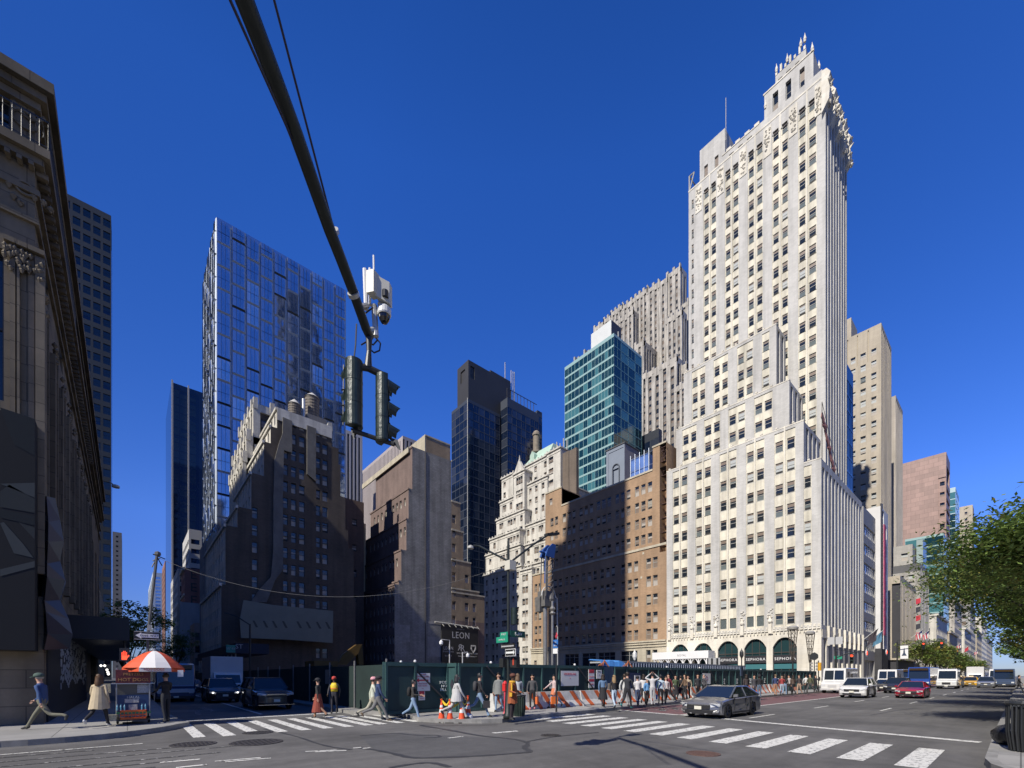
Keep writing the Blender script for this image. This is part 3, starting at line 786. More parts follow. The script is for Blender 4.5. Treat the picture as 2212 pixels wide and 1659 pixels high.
 for i in range(7):
  u = xs0 + (xs1 - xs0) * i / 6.5
  B.box(u, u + .36, Yb - .08, Yb + .4, zb2, zb2 + (.7, 1.5)[i % 2])
  B.box(u, u + .36, 107, 107.4, zb2, zb2 + (.7, 1.5)[i % 2])
 for (u, yy, z) in ((xs0 + .2, Yb, zb2 + .6), (xs1 - .2, Yb, zb2 + 1.4), (xs1 - .9, Yb, zb2 + 1.2), (xs0 + 2.2, Yb, zb2 + .6), (xs1 - .1, 107, zb2 + .5), (xr1 - .2, Ya, zb1), (xr1 - .1, 105, zb1), (xr0 + .2, Ya, zb1 - 3.0)):
  B.lathe((u, yy, z), [(.2, 0), (.24, .35), (.3, .5), (.2, 1.0), (.1, 1.4), (.02, 1.9)], 8)
 B.box(xr0 - .2, xr1 + .1, Ya - .1, Ya + .3, zb1, zb1 + .3)
 # sculpted shields and fins down the avenue side parapet
 for i in range(5):
  yy = 98.2 + i * 3.7
  zt2 = zt + .2
  B.prism([(xb - .5, yy - .9, zt2 - 7.5), (xb + .65, yy - .75, zt2 - 5.5), (xb + .8, yy - .8, zt2 - 3.6), (xb + .5, yy - .8, zt2 - 2.0), (xb + .9, yy - .8, zt2 - .9), (xb + .3, yy - .8, zt2 + .3), (xb - .5, yy - .8, zt2 + .5)], (0, 1.6, 0))
  for q in range(12): B.lathe((xb + rr.uniform(.4, .95), yy + rr.uniform(-1, .9), zt2 - rr.uniform(.2, 6.3)), [(.06, -.3), (.3, 0), (.06, .32)], 6)
  B.prism([(xb + .2, yy, zt2 - 2.3), (xb + 1.25, yy, zt2 - 1.9), (xb + .4, yy, zt2 - 2.9)], (0, .2, 0))
 B.build('crown', w_lime, b.root)
 B = MB()
 B.tube([(xp1 + .2, 101, zt + 8), (xp1 + .2, 101, zt + 17.5)], .07, 6)
 B.build('antenna', frm_w, b.root)
 B = MB()      # open steel frame at the left corner of the roof
 for (p, q) in (((xa, 98.3, zt), (xa, 98.3, zt + 4)), ((xa, 98.3, zt + 4), (xp0, 98.3, zt + 4)), ((xa, 98.3, zt + .4), (xp0, 98.3, zt + 4)), ((xa, 105, zt), (xa, 105, zt + 4)), ((xa, 98.3, zt + 4), (xa, 105, zt + 4))):
  B.tube([p, q], .14, 6)
 B.build('roof_frame', frm_w, b.root)
 # ground floor: arches on the side street front, shop band on the avenue
 Ar = [(165, 250, 8.4), (280, 373, 8.4), (403, 508, 8.5), (540, 655, 8.6), (688, 813, 8.6)]
 spans = []
 for a, c, zt_ in Ar: spans.append((onY(c7(a)[0], 88) , onY(c7(c)[0], 88), zt_))
 G_ = MB(); cur = x0
 for (u0, u1, zt_) in spans:
  G_.poly([(cur, 88, .15), (u0, 88, .15), (u0, 88, zg), (cur, 88, zg)])
  zs = 6.9; n = 12; pts = [(u0 + (u1 - u0) * i / n, zs + (zt_ - zs) * (1 - abs(2 * i / n - 1) ** 2.4)) for i in range(n + 1)]
  for p, q in zip(pts, pts[1:]):
   G_.poly([(p[0], 88, p[1]), (q[0], 88, q[1]), (q[0], 88, zg), (p[0], 88, zg)])
   G_.poly([(p[0], 88, p[1]), (p[0], 88.6, p[1]), (q[0], 88.6, q[1]), (q[0], 88, q[1])])
  for u in (u0, u1): G_.poly([(u, 88, .15), (u, 88.6, .15), (u, 88.6, zs), (u, 88, zs)])
  cur = u1
 G_.poly([(cur, 88, .15), (xe, 88, .15), (xe, 88, zg), (cur, 88, zg)])
 # avenue side: tall piers with dark bays
 nb = 8; Ly = 29.0
 for i in range(nb + 1):
  yy = 88.0 + Ly * i / nb
  G_.box(xe - .9, xe, yy + (0.01 if i == 0 else -.62), yy + (1.5 if i == 0 else .65), .15, 8.2)
  if i: G_.box(xe - .4, xe + .35, yy - .18, yy + .2, 7.0, 10.4)
 G_.box(xe - .9, xe + .05, 88.4, 117, 8.25, zg)
 G_.poly([(x0, 88, .15), (x0, 110, .15), (x0, 110, zg), (x0, 88, zg)])
 G_.build('arcade', w_lime, b.root)
 for k, (u0, u1, zt_) in enumerate(spans):
  D = MB(); n = 12; zs = 6.9
  pts = [(u0 + (u1 - u0) * i / n, zs + (zt_ - zs) * (1 - abs(2 * i / n - 1) ** 2.4)) for i in range(n + 1)]
  D.poly([(u0, 88.55, .15), (u1, 88.55, .15)] + [(p[0], 88.55, p[1]) for p in pts[::-1]], 0)
  for f in (0, .33, .66, 1):
   u = u0 + (u1 - u0) * f; D.box(u - .05, u + .05, 88.42, 88.54, .15, 6.9 + (1.3 if 0 < f < 1 else 0), 1)
  D.box(u0, u1, 88.4, 88.53, 5.9, 6.05, 1)
  D.box(u0 + .1, u1 - .1, 88.38, 88.5, 3.0, 3.9, 2)
  o = D.build('shop_window', [storeg, frm_d, teallt], b.root)
  if k >= 2:
   T = MB(); T.box(u0 + .05, u1 - .05, 88.2, 88.36, 4.1, 5.5)
   sg = T.build('sign_band', flat('sign_black', (0.03, 0.03, 0.035), .4), b.root)
   T = MB(); put_text(T, 'SEPHORA', ((u0 + u1) / 2, 88.18, 4.8), .72, m=0, spacing=1.15)
   T.build('lettering', flat('sign_letter', (0.75, 0.75, 0.75), .5), sg)
 D = MB(); D.poly([(xe - .8, 88.4, .15), (xe - .8, 117, .15), (xe - .8, 117, 8.3), (xe - .8, 88.4, 8.3)], 0)
 for i in range(nb):
  y0 = 88 + Ly * i / nb + .5; D.box(xe - .78, xe - .7, y0, y0 + 2.6, 4.4, 4.6, 1); D.box(xe - .78, xe - .68, y0, y0 + 2.6, 2.9, 3.6, 2)
 D.build('avenue_shop_window', [storeg, frm_d, darkst], b.root)
 b.finish()
white_tower()
# netting and hoist on the shoulder of the tower
t = thing('red_netting', 'faded red debris netting strung down the setback edge of the white tower', 'netting', (-25, 95, 38))
B = MB()
for k in range(10):
 ya, yb_ = 90 + k * .95, 90 + (k + 1) * .95; za, zb_ = 47.0 - k * .95, 47.0 - (k + 1) * .95; q = .25 * math.sin(k * 2.1)
 B.prism([(-22.3, ya, za), (-22.2 + q * .4, yb_, zb_), (-22.3, yb_, zb_ - .7 + q), (-22.4, ya, za - .7 - q)], (-.2, 0, 0))
B.build('net', flat('red_net', (0.42, 0.20, 0.18), .8, var=.3, scale=2), t)
B = MB(); B.tube([(-22.3, 89.6, 38.3), (-22.3, 89.6, 48.6)], .06, 6); B.tube([(-22.3, 100, 38.3), (-22.3, 100, 39.5)], .06, 6); B.tube([(-22.3, 89.6, 48.6), (-22.3, 100, 39)], .04, 5)
B.build('mast', frm_d, t)
# ================================================================ orange brick block
def orange():
 b = Bldg('brick_office_block', 'broad orange brick office block left of the white tower, crossed by a tall shadow', 'office building', (-65, 100, 0), [o_brick, o_stone, roofm], WN_O)
 Y = 88.0; x0 = onY(1178, Y); x1 = onY(1440, Y); xw = onY(1147.5, Y); xs = onY(1213, Y); xt = onY(1410, Y)
 zm, zh, zl = 47.3, 52.3, 30.6
 up = [(585, 600), (607, 622), (645, 662), (668, 685), (692, 708), (727, 744), (752, 769), (778, 795), (812, 830), (838, 858), (865, 884), (905, 923), (932, 950), (960, 980), (1002, 1022), (1033, 1054), (1065, 1087)]
 lo = [(600, 617), (625, 642), (655, 672), (682, 700), (708, 725), (740, 757), (768, 786), (795, 813), (830, 848), (858, 877), (885, 903), (932, 953), (965, 986), (997, 1018), (1058, 1081), (1090, 1114)]
 cu = colsY(c5, up, Y, x0); cl = colsY(c5, lo, Y, x0)
 zg = 9.3
 rows = [(z - zg, z + 2.25 - zg) for z in (42.8, 39.0, 35.2, 31.4)]
 rl = [(z - zg, z + 2.35 - zg) for z in (25.7, 21.7, 17.6, 13.6, 9.9)]
 slot = (onY(1425, Y) - x0, onY(1439.5, Y) - x0)
 def spec(L, H, z0):
  hs = [(c[0], c[1], r[0], r[1], 'sash', .2) for c in cu for r in rows] + [(c[0], c[1], r[0], r[1], 'sash', .2) for c in cl for r in rl]
  return [h for h in hs if h[3] < H], [(slot[0], slot[1], 19.5, H + 9, 2.5, 0)]
 def up_spec(xa):
  def f(L, H, z0): return ([(1.6, 2.7, 1.5, 3.3, 'sash', .2)] if xa else [], [(slot[0] - (xt - x0), slot[1] - (xt - x0), 0, H, 2.5, 0)] if not xa else [])
  return f
 b.box(x0, x1, Y, 110, zg, zm, S=spec, roof=2)
 b.box(x0, xs, Y, 96, zm, zh, S=up_spec(True), roof=2); b.box(xt, x1, Y, 106, zm, zh, S=up_spec(False), roof=2)
 cw = [(c[0] , c[1]) for c in ((1.0, 2.1), (2.6, 3.7))]
 b.box(xw, x0, Y + .4, 106, zg, zl, S=lambda L, H, z: ([(c[0], c[1], r[0], r[1], 'sash', .2) for c in cw for r in rl], []), roof=2)
 # stone base
 gs = [(655, 725), (740, 810), (820, 905), (932, 1015), (1058, 1080), (1090, 1113)]
 cg = colsY(c5, gs, Y, xw)
 def base(L, H, z0):
  hs = [(c[0], c[1], 3.6 if i < 4 else 4.0, 7.4, 'store' if i < 4 else 'sash', .3) for i, c in enumerate(cg)]
  hs += [(1.2, 2.3, 3.5, 6.0, 'sash', .2)]
  return hs, []
 b.mats = [o_brick, o_stone, roofm]
 b.face((xw, Y - .05, .15), 'S', x1 - xw, zg - .15, *[[*map(lambda h: h, base(0, 0, 0)[0])], [(0, x1 - xw, 0, zg - .15, .001, 1)]])
 b.trim.box(xw - .1, x1, Y - .5, Y, zg, zg + .35); b.trim.box(xw, x1, Y - .3, Y - .05, zg - .5, zg - .01)
 b.trim.box(xw, x1, Y - .28, Y, 8.2, 8.4)
 b.trim.box(x0 - .1, x1 - .02, Y - .18, Y - .01, 30.2, 30.7)
 b.trim.box(xs, xt, Y - .15, Y + .4, zm, zm + .4); b.trim.box(x0 - .1, xs + .1, Y - .15, Y + .4, zh, zh + .35); b.trim.box(xt - .1, x1, Y - .15, Y + .4, zh, zh + .35)
 b.trim.box(xw - .1, x0, Y + .2, Y + .8, zl, zl + .4)
 rr = random.Random(2)
 for k in range(26):          # cream terracotta inserts
  x = x0 + 2 + (x1 - x0 - 5) * rr.random(); z = rr.choice((45.2, 41.6, 34.0, 29.2, 23.8, 15.9, 12))
  if not any(c[0] - .5 < x - x0 < c[1] + .1 for c in (cu if z > 30 else cl)): b.trim.box(x, x + .45, Y - .05, Y - .004, z, z + .5)
 b.finish(o_stone)
 F = MB()     # fire stairs in the slot
 xa, xb_ = x0 + slot[0] + .1, x0 + slot[1] - .1
 for k in range(8):
  z = 30 + k * 3.1
  F.box(xa, xb_, Y + .3, Y + 1.3, z, z + .08); F.tube([(xa, Y + .3, z + 1), (xb_, Y + .3, z + 1)], .03, 4); F.tube([(xa, Y + .6, z), (xb_, Y + .6, z + 3.1)], .05, 4)
 for k in range(9): F.tube([(xa - .3 + rr.uniform(0, 1.5), Y - .6, 50 + rr.uniform(-3, 2)), (xa + rr.uniform(0, 2), Y + .3, 49 + rr.uniform(-2, 3))], .05, 4)
 F.build('fire_stair', flat('rust_brown', (0.09, 0.05, 0.045), .8), b.root)
 T = MB(); put_text(T, '530  FIFTH', (onY(1366, Y), Y - .42, 3.0), .95, m=0, bold=1.1)
 T.build('lettering', frm_b, b.root)
 D = MB()
 for k in range(10):   # red brown roof clutter
  x = xs + .5 + k * .9; D.tube([(x, 92, zm), (x + rr.uniform(-1, 1), 93, zm + rr.uniform(1.0, 3.2))], .12, 5); D.box(x, x + .9, 92, 93, zm, zm + rr.uniform(.4, 1.4))
 D.box(xs - .3, xs, Y + .2, 95.5, zm, zh - .2)
 D.build('roof_plant', flat('rust_red', (0.20, 0.07, 0.055), .8), b.root)
 return x0, x1
OX = orange()
t = thing('sidewalk_shed', 'white roofed sidewalk shed on arched struts in front of the first two arches', 'sidewalk shed', (onY(1475, 86), 86, 0))
B = MB(); xa, xb_ = onY(1410, 85), onY(1531, 85)
B.box(xa, xb_, 84.8, 87.6, 5.2, 6.7)
B.build('fascia', flat('shed_white', (0.78, 0.78, 0.78), .5, var=.08, scale=.6), t)
B = MB(); n = 7
for i in range(n + 1):
 x = xa + .4 + (xb_ - xa - .8) * i / n; B.box(x - .09, x + .09, 84.9, 85.1, .15, 5.19)
 if i < n:
  w_ = (xb_ - xa - .8) / n
  B.tube([(x + w_ * (.5 - .5 * math.cos(a * math.pi / 8)), 85.0, 3.4 + 1.75 * math.sin(a * math.pi / 8)) for a in range(9)], .09, 5)
B.build('struts', flat('shed_strut', (0.74, 0.74, 0.74), .5), t)
B = MB(); put_text(B, 'ROYAL', ((xa * .45 + xb_ * .55), 84.78, 5.9), .6); B.build('lettering', flat('grey_letter', (0.32, 0.32, 0.33), .5), t)
# ================================================================ limestone hotel with mansard
def chateau():
 b = Bldg('limestone_hotel', 'ornate pale limestone stepped building with green copper mansard and lantern', 'building', (-100, 100, 0), [l_stone, d_brick, roofm], WN_O)
 tr = b.trim
 def part(cx0, cx1, cy, Y, yb, groups, dz=0, wd=1.2, fl=3.5, E=True, zl=None, h=1.9, top=1.4):
  xa, xb_ = onY(cL(cx0)[0], Y), onY(cL(cx1)[0], Y); zt = zY(*cL(cx0, cy), Y) + dz
  z0 = zl if zl is not None else 6
  cs = []
  for g in groups:
   u = onY(cL(g)[0], Y) - xa; cs.append((u - wd / 2, u + wd / 2))
  def sp(L, H, z):
   hs = []; zz = H - top - h
   while zz > .6: hs += [(c[0], c[1], zz, zz + h, 'sash', .25) for c in cs]; zz -= fl
   return hs, []
  def se(L, H, z):
   hs = []; zz = H - top - h; m = max(1, int(L / 4.5))
   while zz > .6: hs += [(c[0], c[1], zz, zz + h, 'sash', .25) for c in even(m, L, 1.2, .8)]; zz -= fl
   return hs, []
  b.box(xa, xb_, Y, yb, z0, zt, S=sp, E=se if E else None, roof=2)
  tr.box(xa - .3, xb_ + .3, Y - .35, Y + .3, zt - .05, zt + .35); tr.box(xb_ - .2, xb_ + .3, Y + .3, yb, zt - .05, zt + .35)
  tr.box(xa - .1, xb_ + .1, Y - .12, Y - .005, zt - 1.0, zt - .8)
  x = xa
  while x < xb_: tr.box(x, x + .3, Y - .2, Y + .1, zt + .35, zt + .9); x += 1.5
  return xa, xb_, zt
 part(80, 330, 1020, 88, 118, [97, 140, 165, 205, 217, 230, 275, 305], zl=.15, wd=1.15)
 part(325, 400, 985, 88.01, 116, [345, 365], zl=.15)
 part(330, 478, 962, 89.3, 118, [392, 404, 440], zl=14)
 part(92, 325, 885, 90, 118, [122, 195, 212, 235, 300], zl=20)
 part(355, 492, 815, 91, 118, [377, 425, 437, 470], zl=22)
 part(118, 318, 780, 92, 118, [150, 245, 262, 283, 305], zl=30)
 part(163, 352, 650, 94, 118, [190, 202, 246, 263, 284, 330], zl=34)
 part(345, 500, 690, 94.5, 118, [375, 408, 455, 468], zl=34)
 part(187, 345, 530, 96, 118, [212, 222, 260, 310, 322, 334], zl=44, h=2.3)
 t1 = part(198, 275, 372, 97, 106, [218], zl=50)
 t2 = part(278, 350, 345, 95.6, 106, [302, 316, 330], zl=50, h=2.4, fl=4.2)
 part(350, 505, 420, 97, 118, [390, 430, 475], zl=50)
 part(335, 500, 300, 99, 106, [372, 425, 490], zl=60)
 t3 = part(500, 592, 205, 97.5, 102, [528], zl=44, wd=2.0, E=False)
 # gable over the middle bay
 G_ = MB(); xa, xb_, zt = t2
 G_.prism([(xa, 95.5, zt), (xb_, 95.5, zt), ((xa + xb_) / 2, 95.5, zt + 4.2)], (0, 1, 0))
 G_.lathe(((xa + xb_) / 2, 95.9, zt + 4.0), [(.3, 0), (.2, .7), (.05, 1.8)], 6)
 G_.build('gable', l_stone, b.root)
 # mansard
 M = MB(); Y = 99.5
 xa, xb_ = onY(cL(335)[0], Y), onY(cL(500)[0], Y); zb = zY(*cL(335, 296), Y); ztp = zY(*cL(378, 205), Y) + 1.5
 xi = onY(cL(378)[0], Y) + .5
 p = [(xa, Y, zb), (xb_ + 1, Y, zb), (xb_ + 1, 112, zb), (xa, 112, zb)]; q = [(xi, Y + 3, ztp), (xb_, Y + 3, ztp), (xb_, 110, ztp), (xi, 110, ztp)]
 for i in range(4): M.poly([p[i], p[(i+1) % 4], q[(i+1) % 4], q[i]])
 M.poly(q)
 M.prism([(xa + 3.6, Y + .2, zb + .5), (xa + 5.6, Y + .2, zb + .5), (xa + 5.6, Y + .2, zb + 2.8), (xa + 4.6, Y + .2, zb + 4), (xa + 3.6, Y + .2, zb + 2.8)], (0, 1.6, 0))
 M.build('mansard', copper, b.root)
 L_ = MB(); xm = onY(cL(430)[0], 103); L_.lathe((xm, 103, ztp), [(1.7, 0), (1.7, .5), (1.1, .9), (1.05, 5.6), (1.35, 5.9), (1.25, 6.6), (.9, 7.2), (.4, 7.6)], 14)
 L_.build('lantern', flat('weathered_stone', (0.25, 0.21, 0.16), .85, var=.3, scale=1), b.root)
 K = MB(); xa = onY(cL(590)[0], 99); xb_ = onY(cL(655)[0], 99)
 K.box(t3[1], xb_, 98.5, 101, 50, t3[2] - 1.5)
 c0, c1 = onY(cL(650)[0], 96.5), onY(cL(698)[0], 96.5)
 K.box(c0, c1, 96.5, 97.6, 50, zY(*cL(650, 180), 96.5))
 K.build('chimney', masonry('chimney_brick', (0.21, 0.165, 0.125), (0.18, 0.14, 0.105), (.15, .12, .1), .5, .17), b.root)
 A = MB()
 for k in range(5): A.tube([(t3[0] + .5 + k * 1.4, 100, t3[2]), (t3[0] + .5 + k * 1.4, 100, t3[2] + 3 + (k % 2))], .18, 6)
 A.build('antenna', frm_w, b.root)
 b.finish(l_stone)
chateau()
# ================================================================ party-wall office block with water tanks (north side of the side street)
def tank(x, y, z, r, h, lab, leg=2.5):
 t = thing('water_tank', lab, 'water tank', (x, y, z), 'rooftop water tanks')
 wood = flat('tank_wood', (0.22, 0.19, 0.16), .85, var=.35, scale=3, streak=.05)
 B = MB(); B.lathe((x, y, z + leg), [(r, 0), (r * .99, h)], 20); B.build('barrel', wood, t)
 B = MB()
 for k in range(7): B.lathe((x, y, z + leg + .25 + k * (h - .4) / 6.3), [(r + .05, 0), (r + .05, .09)], 20)
 B.build('hoops', frm_d, t)
 B = MB(); B.lathe((x, y, z + leg + h), [(r * 1.08, -.02), (r * .5, .75), (.03, 1.3)], 20); B.build('lid', flat('tank_lid', (0.5, 0.49, 0.46), .7), t)
 B = MB()
 for a in range(4):
  q = a * math.pi / 2 + .7; B.tube([(x + r * .75 * math.cos(q), y + r * .75 * math.sin(q), z), (x + r * .75 * math.cos(q), y + r * .75 * math.sin(q), z + leg)], .12, 5)
 B.lathe((x, y, z + leg - .25), [(r * 1.02, 0), (r * 1.02, .22)], 12)
 B.build('stand', frm_d, t)
def party_block():
 X = -98.0
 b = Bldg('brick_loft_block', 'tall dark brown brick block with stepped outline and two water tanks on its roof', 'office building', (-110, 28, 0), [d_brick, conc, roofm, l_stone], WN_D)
 def yz(px, py): return onX(px, X), zX(px, py, X)
 T = [(598.4, 717, 882), (584.5, 731, 920), (570, 735.5, 953), (543, 746, 1021), (513, 752, 1094), (487, 764, 1134), (478, 768, 1262)]
 Wx = [-112, -113, -114, -116, -122, -126, -128]
 zs = [zX(t_[0], t_[2], X) for t_ in T] + [0]
 # window columns on the blank side wall, by crop columns
 colpx = [(540, 568), (587, 617), (635, 668), (735, 760), (773, 804), (817, 846), (881, 911), (925, 950)]
 lowpx = [(355, 388), (415, 450)]
 for i, (pl, pr, py) in enumerate(T):
  y0, y1 = onX(pl, X), onX(pr, X); z1, z0 = zs[i], zs[i + 1]
  if i == 6: z0 = .15
  def sp(ya, yb_):
   hs = []; zz = zX(*c4(600, 160), X) - .15
   while zz > 4:
    for j, (a, c) in enumerate(colpx + lowpx):
     if j in (6, 7) and zz > 33 or j == 7 and zz > 22 or j < 3 and zz < 14 or j > 7 and not 15 < zz < 34: continue
     u, v = onX(c4(a)[0], X) - ya, onX(c4(c)[0], X) - ya
     hs.append((u, v, zz - .15, zz + 2.1 - .15, 'sash', .25))
    zz -= 3.37
   return hs
  e0, e1 = (onX(T[i-1][0], X), onX(T[i-1][1], X)) if i else (None, None)
  for ya, yb_ in (((y0, y1),) if not i else ((y0, e0), (e1, y1))):
   if yb_ - ya > .3: b.face((X, ya, .15), 'E', yb_ - ya, z1 - .15, sp(ya, yb_))
  def ss(L, H, z):
   cs = even(max(2, int(L / 2.6)), L, 1.1, .5); hs = []; zz = H - 2.6
   while zz > .4: hs += [(c[0], c[1], zz, zz + 1.9, 'sash', .3) for c in cs]; zz -= 3.4
   return hs, [(0, L, 0, H, 0.0, 3)]
  b.box(Wx[i], X, y0, y1, z0, z1, S=ss, E='skip', roof=2)
  b.trim.box(Wx[i] - .2, X + .02, y0 - .3, y0 + .1, z1 - .3, z1 + .25)
 z1 = zs[0]
 b.trim.box(X - .3, X + .14, onX(598.4, X), onX(717, X), z1 - 2.3, z1 + .2)
 b.finish(l_stone)
 P = MB()     # rendered strips running down the party wall
 def strip(pts): P.prism([(X + .02, *yz(*p)) for p in pts], (.4, 0, 0))
 q8 = Q(483.9, 829.5, .14587)
 strip([q8(865, 500), q8(1000, 560), q8(1000, 1030), q8(880, 990), q8(865, 1650), c4(535, 560), c4(537, 860), c4(535, 1010), c4(490, 1070), c4(440, 1200), c4(345, 1200), c4(400, 1120), c4(465, 1050), c4(478, 900), c4(480, 560), q8(740, 1150), q8(810, 880), q8(862, 740)])
 strip([q8(1222, 620), q8(1355, 670), q8(1350, 1450), q8(1222, 1340)])
 P.build('render_strip', flat('rendered_strip', (0.155, 0.148, 0.135), .85, var=.3, scale=.5), b.root)
 zr = z1
 yk = onX(665, X - 6);
 tank(X - 5, onX(636, X - 5), zr, 1.25, 3.6, 'smaller wooden water tank with a pointed lid, left of the pair', 1.2)
 tank(X - 6, onX(674, X - 6), zr + .5, 1.5, 4.6, 'larger wooden water tank on a shed, right of the pair', 3.2)
 B = MB(); y0, y1 = onX(664, X - 4), onX(705, X - 4)
 B.box(X - 9, X - 4, y0, y1, zr, zr + 3.6); B.build('tank_shed', flat('corrugated_metal', (0.20, 0.19, 0.18), .6, var=.3, scale=6, streak=.02), b.root)
 B = MB(); B.lathe((X - 4.6, onX(656, X - 4.6), zr), [(.35, 0), (.35, 6.6)], 10); B.build('flue', flat('galvanised', (0.55, 0.55, 0.53), .4, .5), b.root)
 B = MB(); yy = onX(712, X - 1); B.prism([(X - 1, yy - .5, zr), (X - 1, yy - .3, zr + 1.5), (X - 1, yy + .5, zr + 1.7), (X - 1, yy + .7, zr)], (-.8, 0, 0)); B.build('vent_hood', frm_w, b.root)
 t = thing('hanging_tarpaulin', 'huge greyish tarpaulin with a row of slits hung low on the dark brick block', 'tarpaulin', (X + 3, 25, 5))
 B = MB(); Xt = X + 3
 def yt(p): return (Xt, onX(p[0], Xt), zX(p[0], p[1], Xt))
 B.prism([yt(c4(*p)) for p in ((305, 1185), (480, 1215), (835, 1250), (832, 1440), (560, 1420), (290, 1410), (282, 1300))], (.15, 0, 0))
 cl = B.build('cloth', flat('tarp_green', (0.20, 0.215, 0.18), .8, var=.12, scale=.3), t)
 B = MB()
 for q in (365, 425, 480, 540, 625, 680, 740, 795, 850):
  a = [yt(c4(q - 8, 1300 + q * .02)), yt(c4(q + 4, 1300 + q * .02)), yt(c4(q + 26, 1340 + q * .02)), yt(c4(q + 12, 1340 + q * .02))]
  if q < 830: B.prism([(p[0] + .16, p[1], p[2]) for p in a], (.03, 0, 0))
 B.build('slits', flat('tarp_dark', (0.08, 0.085, 0.075), .8), t)
 # behind it: art deco setback block
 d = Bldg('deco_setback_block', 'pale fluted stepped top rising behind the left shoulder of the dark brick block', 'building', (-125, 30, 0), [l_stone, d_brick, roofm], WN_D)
 Xd = -113.0
 for (pl, pr, py, zl_) in ((547, 600, 869, 40), (532, 590, 938, 30), (524, 575, 985, 20)):
  y0, y1 = onX(pl, Xd), onX(pr, Xd); z1 = zX(pl, py, Xd)
  d.box(-130, Xd, y0, y1, zl_, z1, S=reg(2.6, 1.3, 3.4, 2.0, bay=(.2, .5, 0, 1, 1.5)), E=reg(3.4, 1.6, 3.4, 2.2, bay=(.3, .5, 1, 1, 1.6)), roof=2)
  x = y0
  while x < y1: d.trim.box(Xd - .5, Xd + .2, x, x + .9, z1 - 1.2, z1 + 1.3); x += 3.4
  for k in range(5): d.trim.box(-130 + k * 3.7, -129 + k * 3.7, y0 - .2, y0 + .4, z1 - 1.2, z1 + 1.3)
 d.finish(l_stone)
party_block()
